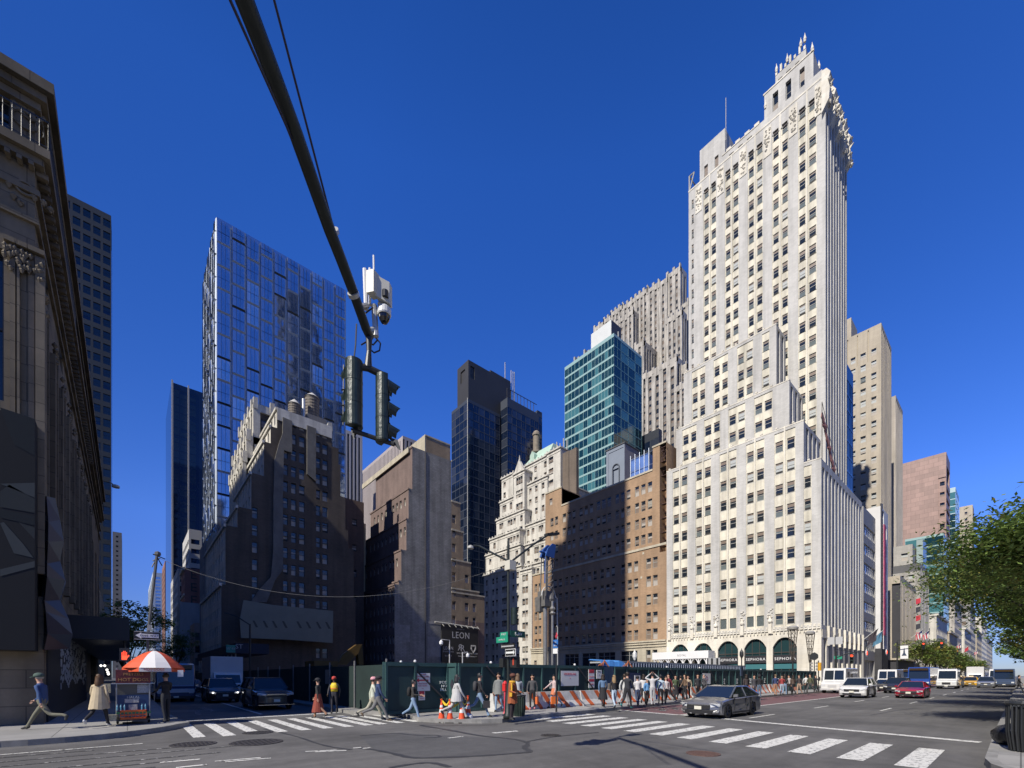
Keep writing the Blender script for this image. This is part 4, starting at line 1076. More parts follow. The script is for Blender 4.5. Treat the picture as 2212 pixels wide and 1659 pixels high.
# ================================================================ stepped block with the blank grey wall
def leon():
 X = -96.0
 b = Bldg('blank_wall_block', 'tall stepped block whose blank grey side wall carries a black billboard low down', 'office building', (-110, 60, 0), [g_brick, r_brick, roofm, t_brick, o_stone], WN_O)
 T = [((1305, 275), 1537, 3), ((1283, 522), 1590, 1), ((1270, 700), 1607, 0), ((1240, 885), 1652, 0), ((1225, 1068), 1700, 0), ((1200, 1090), 1733, 0)]
 zs = [zX(*c4(*t_[0]), X) for t_ in T] + [.15]
 cx = [(1541, 1563), (1580, 1602), (1617, 1639), (1663, 1682)]
 ztop = zX(*c4(1541, 470), X) - 0.0
 xw = [-112, -118, -122, -125, -128, -130]
 for i, (p, pr, _) in enumerate(T):
  y0, y1 = onX(c4(p[0])[0], X), onX(c4(pr)[0], X)
  z1, z0 = zs[i], zs[i + 1]
  ysplit = onX(c4(1537)[0], X)
  def se(ya, yb_):
   hs = []; zz = ztop
   while zz > 9:
    for a, c in cx:
     u, v = onX(c4(a)[0], X) - ya, onX(c4(c)[0], X) - ya; hs.append((u, v, zz - .15, zz + 2.05, 'sash', .25))
    zz -= 3.72
   for zz in (zX(*c4(1273, 990), X), zX(*c4(1273, 1082), X), zX(*c4(1273, 1180), X), zX(*c4(1273, 1268), X)):
    hs.append((onX(c4(1273)[0], X) - ya, onX(c4(1297)[0], X) - ya, zz - .15, zz + 2.05, 'sash', .25))
   return hs
  e0, e1 = (onX(c4(T[i-1][0][0])[0], X), onX(c4(T[i-1][1])[0], X)) if i else (None, None)
  for ya, yb_ in (((y0, ysplit), (ysplit, y1)) if not i else ((y0, e0), (e1, y1))):
   if yb_ - ya > .05: b.face((X, ya, .15), 'E', yb_ - ya, z1 - .15, se(ya, yb_), [] if ya < ysplit - .01 else [(0, yb_ - ya, 0, min(16, z1 - .2), .001, 1), (0, yb_ - ya, min(16, z1 - .2), z1, .001, 3)])
  def ss(L, H, z, X0=xw[i], y0=y0, z0=z0):
   hs = []; prs = [(1168, 1180), (1186, 1198), (1208, 1219), (1230, 1242), (1255, 1266), (1143, 1153), (1120, 1130), (1098, 1107), (1077, 1085), (1055, 1062), (1030, 1037)]
   zz = zY(*c4(1230, 475), 47) - z0
   while zz > .5:
    for a, c in prs:
     u, v = onY(c4(a)[0], y0) - X0, onY(c4(c)[0], y0) - X0
     hs.append((u, v, zz, zz + 2.0, 'sash', .25))
    zz -= 3.72
   zz = -z0
   return [h for h in hs if h[2] > .3], [(0, L, 0, H, 0.0, 1)]
  x_l = onY(770, y0) if i > 1 else onY((812, 800)[i], y0)
  b.box(x_l, X, y0, y1, z0, z1, S=lambda L, H, z, X0=x_l, y0=y0, z0=z0: ss(L, H, z, X0, y0, z0), E='skip', roof=2)
  b.wall.box(x_l, X + .1, y0 - .15, y0 - .01, z1 - .3, z1 + .1, 1); b.trim.box(X - .5, X + .12, ysplit, y1 + .1, z1 - .1, z1 + .3)
 y0, y1 = onX(c4(1380)[0], X), onX(c4(1530)[0], X); z1 = zX(*c4(1380, 212), X)
 b.box(-108, X, y0, y1, zs[0], z1, E=lambda L, H, z: ([], [(0.3, L, 0, H - .5, .001, 3)]), roof=2, m=4)
 b.trim.box(-108, X + .1, y0, y1, z1, z1 + .35)
 y0 = onX(c4(1305)[0], X); xa = onY(c4(1085)[0], y0 - .3)
 b.trim.box(onY(783, y0) + 1, X - 1, y0 - .55, y0 - .26, zs[0] - 1.2, zs[0] + .1)
 b.finish(o_stone)
 K = MB(); K.tube([(X + .06, onX(c4(1383)[0], X), .3), (X + .06, onX(c4(1383)[0], X), zs[0])], .1, 5); K.build('downpipe', frm_d, b.root)
 B = MB()      # lighter render patches low on the wall
 Xb = X + .05
 for (a, c, t_, d_) in ((1395, 1475, 1400, 1520), (1225, 1290, 1330, 1430), (1400, 1540, 1310, 1325)):
  B = MB(); B.box(X + .01, Xb, onX(c4(a)[0], X), onX(c4(c)[0], X), zX(*c4(a, d_), X), zX(*c4(a, t_), X))
  B.build('render_patch', flat('pale_render', (0.32, 0.31, 0.30), .85, var=.3, scale=.6), b.root)
 # billboard
 Xs = X + .5
 y0, y1 = onX(c4(1480)[0], Xs), onX(c4(1695)[0], Xs); z0, z1 = zX(*c4(1480, 1552), Xs), zX(*c4(1480, 1328), Xs)
 t = thing('billboard', 'black billboard reading LEON with three small emblems below the name', 'billboard', (Xs, (y0 + y1) / 2, z0))
 B = MB(); B.box(X + .05, Xs, y0, y1, z0, z1); B.build('panel', flat('billboard_black', (0.03, 0.03, 0.03), .5, var=.2, scale=.4), t)
 L_ = MB(); wdt = y1 - y0; H = z1 - z0
 put_text(L_, 'HOUSE OF', (Xs + .03, y0 + wdt * .5, z1 - H * .1), H * .04, (0, 1), spacing=1.4)
 put_text(L_, 'LEON', (Xs + .03, y0 + wdt * .51, z1 - H * .27), H * .25, (0, 1), spacing=1.1, bold=.86)
 put_text(L_, 'LEON', (Xs + .03, y0 + wdt * .17, z1 - H * .63), H * .13, (0, 1), spacing=1.15, bold=.86)
 put_text(L_, 'DIAMOND', (Xs + .03, y0 + wdt * .17, z1 - H * .72), H * .06, (0, 1), spacing=1.3)
 put_text(L_, 'R', (Xs + .03, y0 + wdt * .56, z1 - H * .62), H * .25, (0, 1), bold=.9)
 vs, fs = text_mesh('R', H * .25, .01)
 L_.add([(Xs + .03 + v.z, y0 + wdt * .48 - v.x * .9, z1 - H * .60 + v.y) for v in vs], fs)
 put_text(L_, 'RARE ROCKS', (Xs + .03, y0 + wdt * .52, z1 - H * .75), H * .05, (0, 1))
 q = (y0 + wdt * .86, z1 - H * .62)
 for s_ in (1, .72):
  pts = [(Xs + .03, q[0] + u * s_ * H * .08, q[1] + v * s_ * H * .1) for u, v in ((-1, 1), (1, 1), (1, -.1), (0, -1.1), (-1, -.1))]
  for a, c in zip(pts, pts[1:] + pts[:1]): L_.tube([a, c], .07, 4)
 put_text(L_, 'VELVET HEARTS', (Xs + .03, y0 + wdt * .86, z1 - H * .75), H * .055, (0, 1), bold=.8)
 for u in (.17, .52, .86): put_text(L_, '@diamonds', (Xs + .03, y0 + wdt * u, z1 - H * .83), H * .045, (0, 1))
 L_.build('lettering', flat('billboard_letter', (0.55, 0.54, 0.52), .6), t)
 L_ = MB()
 L_.tube([(Xs, y0 - 2, z1 + .4), (Xs, y0 + 3, z1 + .2), (Xs, y1, z1 - .3)], .22, 6)
 for k in range(7): L_.tube([(Xs, y0 + wdt * k / 6.2, z1 + .2), (Xs + .8, y0 + wdt * k / 6.2 + .2, z1 - .6)], .06, 4)
 L_.build('lamp_rail', frm_w, t)
leon()
# ================================================================ simple tower helper, corners given in reference pixels on real planes
def tower(name, label, cat, mats, wm, X, pxc, pxr, pyc, Y, pxl, zl=0.15, S=None, E=None, roof=0, yback=None, group=None, xl=None, nmax=100, fin=True, trim=None):
 """south-east corner at column pxc on plane y=Y (X is derived) or x=X (Y is derived)"""
 if X is None: X = onY(pxc, Y)
 else: Y = onX(pxc, X)
 z = zX(pxc, pyc, X)
 x0 = xl if xl is not None else onY(pxl, Y)
 y1 = onX(pxr, X) if pxr else yback
 b = Bldg(name, label, cat, ((x0 + X) / 2, (Y + y1) / 2, 0), mats, wm, group, nmax)
 b.box(x0, X, Y, y1, zl, z, S=S, E=E, roof=roof)
 b.dim = (x0, X, Y, y1, z)
 if fin: b.finish(trim)
 return b
# glass tower with bulging units
def facets(pitch=3.5, fl=3.4):
 def f(L, H, z0):
  n = int(L / pitch); p = L / n; hs = []
  for i in range(n):
   z = .1 + (i % 2) * fl
   if i % 2: hs.append((i * p + .03, (i + 1) * p - .03, .13, fl + .07, 'facet', .02))
   while z + fl < H:
    top = min(z + 2 * fl, H - .1); hs.append((i * p + .03, (i + 1) * p - .03, z + .03, top - .03, 'facet', .02)); z += 2 * fl
  return hs, []
 return f
tower('faceted_glass_tower', 'tall blue mirrored glass tower with bulging faceted bays', 'skyscraper', [bluegl, roofm], WN_F, None, 468, 747, 468, 20, 440, S=facets(), E=facets(), roof=1, zl=8)
# dark striped slab
WNS = [frm_d, dkglass, dkglass, navyg, dkglass, gap]
pale_fin = flat('pale_fin', (0.50, 0.47, 0.42), .7, var=.12, scale=.2)
b = tower('black_striped_slab', 'black glass slab with two white vertical bands behind the faceted glass tower', 'skyscraper', [navyg, roofm], WNS, None, 370, 440, 825, 16, 358, roof=1, yback=50, fin=False, zl=8,
   E=lambda L, H, z: ([(k * 3.3 + .15, k * 3.3 + 3.1, j * 3.7 + .2, j * 3.7 + 3.5, 'panel', .05) for k in range(int(L / 3.3)) for j in range(int(H / 3.7))], []))
x0, x1, y0, y1, z1 = b.dim
for px in (370, 405.5):
 yy = onX(px, x1); b.trim.box(x1, x1 + .5, yy, onX(px + (4 if px == 370 else 3), x1), 8, z1 + 1)
b.finish(pale_fin, 'fin')
# dark gridded office tower on the left
b = tower('grid_office_tower', 'dark gridded office tower rising behind the ornate corner building', 'skyscraper', [flat('grey_grid', (0.045, 0.056, 0.068), .8, var=.15, scale=.1), roofm], WNS, None, 238, None, 465, -5, 243, roof=1, yback=-4.9, fin=False)
b.wall = MB(); b.wins = []
X_ = onY(240, -5); z_ = zX(240, 466, X_)
b.box(X_ - 9, X_, -45, -5, .15, z_, E=lambda L, H, z: ([(L - (k + 1) * 2.9 + .5, L - k * 2.9 - .25, j * 5.05 + 1.2, j * 5.05 + 4.3, 'far', .35) for k in range(6) for j in range(int(H / 5.05))], []), N=reg(3.2, 2.2, 5.05, 3.1, 'far', .3), roof=1)
b.finish()
B = MB(); B.box(X_ - 8, X_ - .2, -4.98, -4.7, 20, z_ - 14); B.build('glass_edge', bluegl2, b.root)
WNG = [frm_d, dkglass, brownbl, dkglass, dkglass, gap]
tower('grey_ribbed_block', 'distant grey ribbed block at the left end of the side street', 'office building', [flat('grey_rib', (0.24, 0.23, 0.21), .8, var=.2, scale=.2), roofm], WNG, -420, 243, 263, 1148, None, None, roof=1, E=reg(2, 1.2, 3.4, 1.2, 'far', .2), xl=-450)
# west end of the side street, north side
tower('white_louvred_block', 'pale stepped office block beneath the black striped slab', 'office building', [flat('white_panel', (0.55, 0.54, 0.52), .7, var=.1, scale=.2), roofm], WN_N, -205, 408, 436, 1142, None, None, roof=1, xl=-230, E=reg(3.2, 2.7, 3.6, 1.8, 'far', .3), S=reg(3.2, 2.7, 3.6, 1.8, 'far', .3))
tower('small_white_loft', 'pale low loft beneath the stepped office block on the side street', 'office building', [flat('white_panel2', (0.5, 0.48, 0.45), .7, var=.1, scale=.2), roofm], WN_N, -196, 384, 406, 1228, None, None, roof=1, xl=-230, E=reg(2.6, 1.6, 3.4, 2.0, 'far', .3), S=reg(2.6, 1.6, 3.4, 2.0, 'far', .3))
b = tower('pink_side_wall_house', 'red brick house whose blank side wall shows three dark marks', 'town house', [masonry('red_side', (0.46, 0.20, 0.165), (0.42, 0.18, 0.15), (0.36, 0.2, 0.17), .5, .17), roofm, l_stone], WN_D, -178, 399, 437, 1226, None, None, roof=1, xl=-190, fin=False, S=reg(2.4, 1.2, 3.4, 2.0, 'far', .3))
T = MB()
for k in range(3): put_text(T, 'E', (-177.9, onX(418, -178), zX(418, 1243 + 27 * k, -178)), 4.0, (0, 1), depth=.05)
T.build('wall_mark', frm_d, b.root); x0, x1, y0, y1, z1 = b.dim
b.trim.box(x0, x1, y0 - .6, y0, z1 - .8, z1 + .2); b.trim.box(x0, x1, y0 - .3, y0, z1 - 9, z1 - 8.4); b.finish(l_stone)
tower('grey_fin_house', 'narrow grey rendered house with streaked side wall below the red brick house', 'town house', [conc, roofm], WN_D, -160, 388, 440, 1300, None, None, roof=1, xl=-170, S=reg(2.4, 1.4, 3.4, 2.0, 'far', .3))
tower('low_red_trim_house', 'low pale house with red trim between taller side-street walls', 'town house', [flat('salmon_wall', (0.45, 0.33, 0.27), .8, var=.2, scale=.3), roofm], WN_D, -145, 420, 436, 1345, None, None, roof=1, xl=-156, S=reg(2.4, 1.3, 3.4, 2.0, 'far', .3), E=reg(2.4, 1.3, 3.4, 2.0, 'far', .3))
tower('narrow_grey_loft', 'narrow grey loft squeezed against the stepped dark brick block', 'loft building', [flat('grey_loft', (0.24, 0.24, 0.25), .8, var=.15, scale=.3), roofm], WN_D, -128.5, 442, 462, 1170, None, None, roof=1, xl=-138, S=reg(2.2, 1.3, 3.4, 2.2, 'sash', .3), E=reg(2.6, 1.4, 3.4, 2.3, 'sash', .3))
tower('pale_grey_corner_loft', 'slim pale loft just left of the stepped dark brick block', 'loft building', [flat('pale_loft', (0.42, 0.39, 0.33), .8, var=.15, scale=.3), roofm], WN_D, -118.5, 458, 478, 1150, None, None, roof=1, xl=-128, S=reg(2.2, 1.3, 3.4, 2.2, 'sash', .3), E=reg(2.6, 1.4, 3.4, 2.3, 'sash', .3))
tower('far_glass_block', 'small pale blue glass block far down the side street', 'office building', [flat('far_white', (0.5, 0.56, 0.62), .6), roofm], [flat('far_mull', (.5, .55, .6), .5), bluegl, bluegl2, bluegl, dkglass, gap], None, 330, 353, 1236, 20, 320, roof=1, S=reg(5, 4.4, 3.6, 2.6, 'far', .2, m=.2), E=reg(5, 4.4, 3.6, 2.6, 'far', .2, m=.2), zl=5, nmax=60)
tower('far_brick_sliver', 'thin reddish brick tower at the foot of the black striped slab', 'building', [masonry('red_far', (0.33, 0.16, 0.12), (0.3, 0.15, 0.11), (.25, .15, .12), .5, .17), roofm], WN_D, None, 356, 362, 1212, 17, 350, roof=1, S=reg(3, 1.3, 3.4, 2, 'far', .2), nmax=40)
# infill between the party blocks
tower('rear_brick_annex', 'plain brown brick annex between the two stepped blocks', 'building', [masonry('annex_brick', (0.19, 0.125, 0.09), (0.16, 0.105, 0.075), (.13, .1, .08), .5, .17), roofm], WN_D, -112, 745, 786, 1075, None, None, roof=1, xl=-130, E=reg(6, 1.2, 6.5, 1.8, 'sash', .2), S=reg(4, 1.2, 3.5, 1.8, 'sash', .2))
tower('cream_stair_tower', 'small sunlit cream stair tower at the left edge of the mauve facade', 'building', [flat('cream_render', (0.58, 0.47, 0.28), .8, var=.1, scale=.5), roofm], WN_D, -117.0, 783, 790, 1130, None, 765, roof=1, zl=3, S=reg(3, 1.2, 4.5, 1.8, 'far', .2))
# striped slabs behind
strp = flat('stripe_pale', (0.52, 0.48, 0.44), .7); strd = flat('stripe_dark', (0.05, 0.045, 0.045), .5)
def stripes(p, w): return lambda L, H, z0: ([], [(i * p, i * p + w, 0, H - 2, .5, 1) for i in range(int(L / p))])
tower('pinstripe_tower', 'narrow pinstriped tower beside the right edge of the faceted glass tower', 'skyscraper', [strp, strd, roofm], WNG, -260, 742, 783, 926, None, None, roof=2, xl=-290, zl=20, E=stripes(2.2, 1.2), S=stripes(2.2, 1.2))
strq = flat('stripe_rose', (0.40, 0.35, 0.33), .7)
tower('wide_pinstripe_slab', 'wide finely striped pinkish slab sloping above the mauve brick facade', 'skyscraper', [strq, strd, roofm], WNG, None, 870, 905, 941, 128, 783, roof=2, zl=20, E=stripes(2.6, 1.3), S=stripes(2.0, .7))
# dark glass hotel tower
def curtain(p, fl, kind='panel', d=.06, gapv=.35):
 return lambda L, H, z0: ([(i * (L / max(1, int(L / p))) + .08, (i + 1) * (L / max(1, int(L / p))) - .08, j * fl + .3, (j + 1) * fl - gapv + .3, kind, d) for i in range(max(1, int(L / p))) for j in range(int((H - .6) / fl))], [])
def dark_tower():
 b = Bldg('dark_glass_tower', 'dark navy glass tower with plain black rooftop box and thin masts', 'skyscraper', (-150, 120, 0), [flat('navy_frame', (0.05, 0.06, 0.08), .5), flat('black_cladding', (0.04, 0.04, 0.043), .6, var=.15, scale=.1), roofm], WN_N)
 Xd = -150.0; yc = onX(1011, Xd)
 z2 = zX(1011, 861, Xd)
 cr = Q(933.1, 743.0, .4375)
 xl = onY(975.5, yc)
 b.box(xl, Xd, yc, onX(1080, Xd), 20, z2, S=curtain(2.6, 3.4), E=curtain(2.6, 3.4), roof=2)
 y3 = onX(1096, Xd + 4); x3l = onY(1080, y3)
 b.box(x3l, Xd + 4, y3, onX(1164, Xd + 4), 20, zX(1096, 858, Xd + 4), S=curtain(2.6, 3.4), E=curtain(2.6, 3.4), roof=2)
 b.box(Xd - 10, Xd + 3.4, onX(1150, Xd), onX(1171, Xd + 3.4), 20, zX(1150, 893, Xd), E=curtain(2.6, 3.4), roof=2)
 b.box(onY(988, yc + .6), Xd - .6, yc + .6, onX(1103, Xd), z2, zX(1012, 774, Xd), roof=1, m=1, S=lambda L, H, z: ([], [(0, L, 0, H, 0, 1), (L * .3, L * .7, H * .55, H * .85, .4, 1)]), E=lambda L, H, z: ([], [(0, L, 0, H, 0, 1), (1, 3.2, H - 7, H - 2, .4, 1)]))
 b.box(Xd - 16, Xd - .8, onX(1062, Xd), onX(1105, Xd), z2, zX(1062, 797, Xd) , roof=1, m=1, E=lambda L, H, z: ([], [(0, L, 0, H, 0, 1)]))
 yy = y3
 while yy < onX(1160, Xd + 4): b.trim.box(Xd + 3.6, Xd + 3.8, yy, yy + .15, zX(1096, 858, Xd + 4), zX(1096, 858, Xd + 4) + 4); yy += 2.0
 b.trim.box(Xd + 3.6, Xd + 3.8, y3, yy, zX(1096, 858, Xd + 4) + 4, zX(1096, 858, Xd + 4) + 4.2)
 b.finish(frm_d, 'roof_screen')
 A = MB()
 for px, py in ((1091, 783), (1104, 800), (1108, 803), (1111, 804)):
  y_ = onX(px, Xd - 1); z_ = zX(px, py, Xd - 1); A.tube([(Xd - 1, y_, z_ - 20), (Xd - 1, y_, z_)], .18, 5)
 A.build('mast', frm_w, b.root)
 A = MB(); y_ = onX(1010, Xd + .3); A.tube([(Xd + .3, y_, 20), (Xd + .3, y_, z2)], .16, 5); A.build('corner_rail', frm_w, b.root)
dark_tower()
# teal hotel
def teal():
 b = Bldg('teal_glass_block', 'teal glass block with pale floor bands and a white rooftop box', 'office building', (-105, 145, 0), [tealfr, roofm, flat('roof_box_white', (0.66, 0.68, 0.66), .6, var=.08, scale=.3), frm_d, WN_T[0]], WN_T)
 Yt = 130.0; xa, xc = onY(1219.7, Yt), onY(1326, Yt); X = xc; zt = zY(1326, 719, Yt)
 cs = [max(.06, onY(cT(q)[0], Yt) - xa) for q in (95, 175, 240, 305, 380, 455, 475)]
 def ss(L, H, z0):
  hs = []; z = H - 4.0
  r = random.Random(4)
  while z > 1:
   for a, c in zip(cs, cs[1:]):
    k = max(1, round((c - a) / 1.7))
    for q in range(k): hs.append((a + (c - a) * q / k + .04, a + (c - a) * (q + 1) / k - .04, z, z + 2.75, 'panel', .08))
   z -= 3.45
  return hs, []
 def ee(L, H, z0):
  n = 4; z = H - 4.0; hs = []
  while z > 1: hs += [(i * L / n + .07, (i + 1) * L / n - .07, z - .15, z + 3.0, 'panel', .05) for i in range(n)]; z -= 3.45
  return hs, [(0, L, 0, H - .9, .01, 4)]
 b.box(xa, xc, Yt, onX(1386.5, X), 20, zt, S=ss, E=ee, roof=1)
 b.box(onY(cT(300)[0], 131.5), onY(cT(455)[0], 131.5), 131.5, onX(cT(530)[0], onY(cT(455)[0], 131.5)), zt, zY(*cT(455, 488), 131.5), roof=1, S=lambda L, H, z: ([], [(0, L, 0, H, 0, 2)]), E=lambda L, H, z: ([], [(0, L, 0, H, 0, 3)]))
 b.finish()
 P = MB(); rr = random.Random(8)
 for k in range(14):
  x = xa + 1 + k * 1.0; hgt = rr.uniform(.8, 4.5); P.box(x, x + .7, 133, 135, zt, zt + hgt)
 for k in range(4): P.tube([(xc - 1 - k * .1, 134 + k * 2.5, zt), (xc - 1, 134 + k * 2.5, zt + 3)], .25, 5)
 P.build('roof_plant', flat('grey_plant', (0.34, 0.34, 0.33), .7), b.root)
teal()
# ribbed slab tower behind
def ribbed():
 b = Bldg('ribbed_slab_tower', 'huge pale slab tower with vertical stone ribs behind the teal glass block', 'skyscraper', (-150, 260, 0), [rib_stone, flat('rib_spandrel', (0.30, 0.28, 0.26), .8, var=.3, scale=.5), roofm], WNG)
 cc = Q(1192.4, 553.0, .28126)
 def blk(cx0, cx1, cy1, Y, yb, zl, step=0, pitch=3.0, E=True):
  """top height taken at the right edge"""
  xa, xb_ = onY(cc(cx0)[0], Y), onY(cc(cx1)[0], Y); zt = zY(*cc(cx1, cy1), Y)
  def sp(L, H, z0):
   n = max(1, int(L / pitch)); cs = even(n, L, 1.5, .5); hs = []; z = 1.5
   while z < H - 7: hs += [(c[0] + .05, c[1] - .05, z, z + 2.3, 'far', .1) for c in cs]; z += 4.1
   return hs, [(c[0], c[1], 0, H - 2.5 - (i % 2), .7, 1) for i, c in enumerate(cs)]
  b.box(xa, xb_, Y, yb, zl, zt, S=sp, E=sp if E else None, roof=2)
  n = max(1, int((xb_ - xa) / 3.0)); p = (xb_ - xa) / n
  for k in range(n + 1): b.trim.box(xa + k * p - .7, xa + k * p + .7 if k < n else xb_, Y - .15, Y + 1.5, zt - 3, zt + 1.8)
 blk(885, 985, 72, 250, 258, 90)
 blk(820, 885, 160, 249, 270, 90); blk(735, 820, 195, 250, 270, 90); blk(640, 735, 242, 250, 270, 90)
 blk(545, 640, 315, 252, 270, 90); blk(455, 545, 370, 252, 270, 90); blk(400, 455, 450, 252, 270, 90); blk(325, 400, 498, 252, 270, 90)
 blk(450, 622, 408, 243, 250, 90); blk(880, 998, 408, 244, 250, 60); blk(985, 1046, 342, 252, 262, 60); blk(640, 705, 645, 235, 250, 60)
 b.finish(rib_stone, 'crenel')
 b = Bldg('ribbed_front_wing', 'lower ribbed stone wing in front of the huge ribbed slab tower', 'office building', (-95, 190, 0), [rib_stone, flat('rib_spandrel2', (0.22, 0.2, 0.185), .8, var=.3, scale=.5), roofm], WNG)
 def blk2(cx0, cx1, cy1, Y, yb, zl, pitch):
  xa, xb_ = onY(cc(cx0)[0], Y), onY(cc(cx1)[0], Y); zt = zY(*cc(cx1, cy1), Y)
  def sp(L, H, z0):
   n = max(1, round(L / pitch)); cs = even(n, L, pitch * .42, .3); hs = []; z = 1.5
   while z < H - 4: hs += [(c[0] + .05, c[1] - .05, z, z + 2.0, 'far', .12) for c in cs]; z += 3.7
   return hs, [(c[0], c[1], 0, H - 2.6 - (i % 2) * 1.2, .6, 1) for i, c in enumerate(cs)]
  b.box(xa, xb_, Y, yb, zl, zt, S=sp, E=sp, roof=2)
  n = max(1, round((xb_ - xa) / pitch)); p = (xb_ - xa) / n
  for k in range(n + 1): b.trim.box(max(xa, xa + k * p - .6), min(xb_, xa + k * p + .6), Y - .12, Y + 1.2, zt - 2.2, zt + .9)
 blk2(690, 728, 890, 183, 200, 30, 2.6); blk2(720, 958, 765, 180, 190, 30, 3.9); blk2(943, 1035, 960, 176, 190, 30, 3.2); blk2(940, 1035, 820, 184, 196, 30, 3)
 b.finish(rib_stone, 'crenel')
ribbed()
t_ = tower('black_glass_annex', 'small black glass annex at the foot of the ribbed stone wing', 'building', [flat('annex_dark', (0.03, 0.035, 0.045), .4), roofm], WN_N, None, 1423, 1430, 925, 150, 1386, roof=1, zl=30, S=curtain(3, 3.6))
# grey painted lift house with arched niche and blue netted scaffold above the orange block
b = tower('blue_grey_lift_house', 'blue-grey rendered rooftop house with an arched niche, above the orange brick block', 'rooftop house', [flat('blue_grey_render', (0.225, 0.26, 0.315), .8, var=.08, scale=.3), roofm, flat('mauve_render', (0.30, 0.275, 0.29), .8, var=.12, scale=.4)], WN_D, None, 1349, 1380, 957, 112, 1309.5, roof=1, zl=30, fin=False,
   S=lambda L, H, z: ([], [(.8, L - .3, 0, H - 1.0, .12, 0), (L * .36, L * .72, 10, H - 6.5, .5, 0)]), E=lambda L, H, z: ([], [(0, L, 0, H, 0, 2)]))
x0, x1, y0, y1, z1 = b.dim
b.trim.box(x0 - .2, x1 + .2, y0 - .2, y1, z1, z1 + .3)
b.finish(flat('coping_dark', (0.1, 0.1, 0.1), .7))
B = MB(); xm = x0 + (x1 - x0) * .54; w_ = (x1 - x0) * .18
B.tube([(xm + w_ * math.cos(a), y0 - .1, z1 - 6.4 + w_ * math.sin(a)) for a in [math.pi * k / 10 for k in range(11)]], .16, 5)
B.tube([(xm - w_, y0 - .1, z1 - 6.4), (xm - w_, y0 - .1, 40)], .16, 5); B.tube([(xm + w_, y0 - .1, z1 - 6.4), (xm + w_, y0 - .1, 40)], .16, 5)
B.build('niche_moulding', flat('niche_grey', (0.12, 0.135, 0.16), .8), b.root)
t = thing('netted_scaffold', 'bright blue netted scaffold box on the roof left of the orange brick shoulder', 'scaffold', (onY(1384, 94), 94, 47))
xa, xb_ = onY(1363, 94), onY(1400, 94); zt = zY(1385, 985, 94)
B = MB(); B.box(xa, xb_, 94, 102, 44, zt)
B.build('netting', flat('scaffold_blue', (0.10, 0.20, 0.52), .6, var=.25, scale=.5), t)
B = MB()
for k in range(6):
 x = xa + (xb_ + 1.6 - xa) * k / 5; B.tube([(x, 93.8, 44), (x, 93.8, zt + 1)], .07, 5)
for z in (47, 49.5, 52, zt): B.tube([(xa, 93.8, z), (xb_ + 1.6, 93.8, z)], .06, 5)
B.build('tubes', flat('scaffold_tube', (0.45, 0.5, 0.58), .4, .5), t)
# ================================================================ the avenue beyond the white tower
WNB = [frm_w, dkglass, paleglass, greenbl, acm, gap]
def ribs_e(p, w, d, fl=3.8, h=2.2, mi=0, kind='far', top=1.5):
 def f(L, H, z0):
  n = max(1, int(L / p)); cs = even(n, L, w, .2); hs = []; z = .8
  while z + h < H - top: hs += [(c[0] + .05, c[1] - .05, z, z + h, kind, .1) for c in cs]; z += fl
  return hs, [(c[0], c[1], .3, H - top + .4, d, mi) for c in cs]
 return f
b = tower('beige_ribbed_tower', 'beige stone tower with single wide windows right of the white stepped tower', 'skyscraper', [beige, roofm], WNB, -27.0, 1903.8, 1925.6, 697, None, None, xl=-75, roof=1, zl=20, fin=False, E=ribs_e(1.9, .9, .7, 3.6),
 S=None)
x0, x1, Y_, y1, z1 = b.dim
b.wall = MB(); b.wins = []
cs = colsY(cR, [(62, 92), (120, 153), (184, 216)], Y_, x0); pt = cs[1][0] - cs[0][0]
cs = [(cs[0][0] - pt * 1.0, cs[0][1] - pt)] + cs
zt0 = zY(*cR(184, 262), Y_)
b.box(x0, x1, Y_, y1, 20, z1, S=lambda L, H, z: ([(c[0], c[1], zt0 - 20 - k * 3.58, zt0 - 20 - k * 3.58 + 1.9, 'sash', .2) for c in cs for k in range(22)], [(cs[-1][1] + .8 + i * .6, cs[-1][1] + 1.1 + i * .6, 0, H - 2, .3, 0) for i in range(0)] + [(c[0] - .8, c[0] - .55, H - 10, H - .5, .3, 0) for c in cs]), E=ribs_e(1.9, .9, .7, 3.6), roof=1)
b.box(x0 + 2, onY(cR(66)[0], Y_ + 6), Y_ + 6, Y_ + 14, z1 - 4, zY(*cR(66, 32), Y_ + 6), roof=1)
b.finish()
tower('navy_glass_slab', 'dark blue glass slab squeezed between the white tower and the beige tower', 'office building', [navyg, roofm], WN_N, -26.0, 1826.5, 1843, 780, None, None, xl=-45, roof=1, zl=10, E=curtain(1.5, 3.5))
tower('second_beige_tower', 'thinner and lower beige tower just behind the beige ribbed tower', 'skyscraper', [masonry('beige_light', (0.52, 0.47, 0.40), (0.49, 0.44, 0.37), (.4, .36, .3), 1.6, .8, .12), roofm], WNB, -30.0, 1935, 1950, 854, None, None, xl=-70, roof=1, zl=20, E=ribs_e(2.4, 1.2, .6, 3.6), S=stripes(2.4, .3))
b = tower('granite_clad_tower', 'broad pink granite tower with a ladder of slot windows at its right corner', 'skyscraper', [pink, roofm], WNG, -24.0, 2044, 2052, 976, None, 1950, roof=1, zl=40, fin=False)
x0, x1, Y_, y1, z1 = b.dim; b.wall = MB(); b.wins = []
ws = onY(cR(583)[0], Y_) - x0
b.box(x0, x1, Y_, y1, 40, z1, S=lambda L, H, z: ([(ws + .5, L - .6, H - 16 - k * 5.2, H - 14 - k * 5.2, 'far', .6) for k in range(10)], [(ws, L - .1, H - 66, H - 12, .4, 0)]), E=lambda L, H, z: ([], [(2, L - 2, H - 14, H - 6, .8, 1)] + [(1, L - 1, H - 19 - k * 5.2, H - 16.8 - k * 5.2, .6, 1) for k in range(9)]), roof=1)
b.finish()
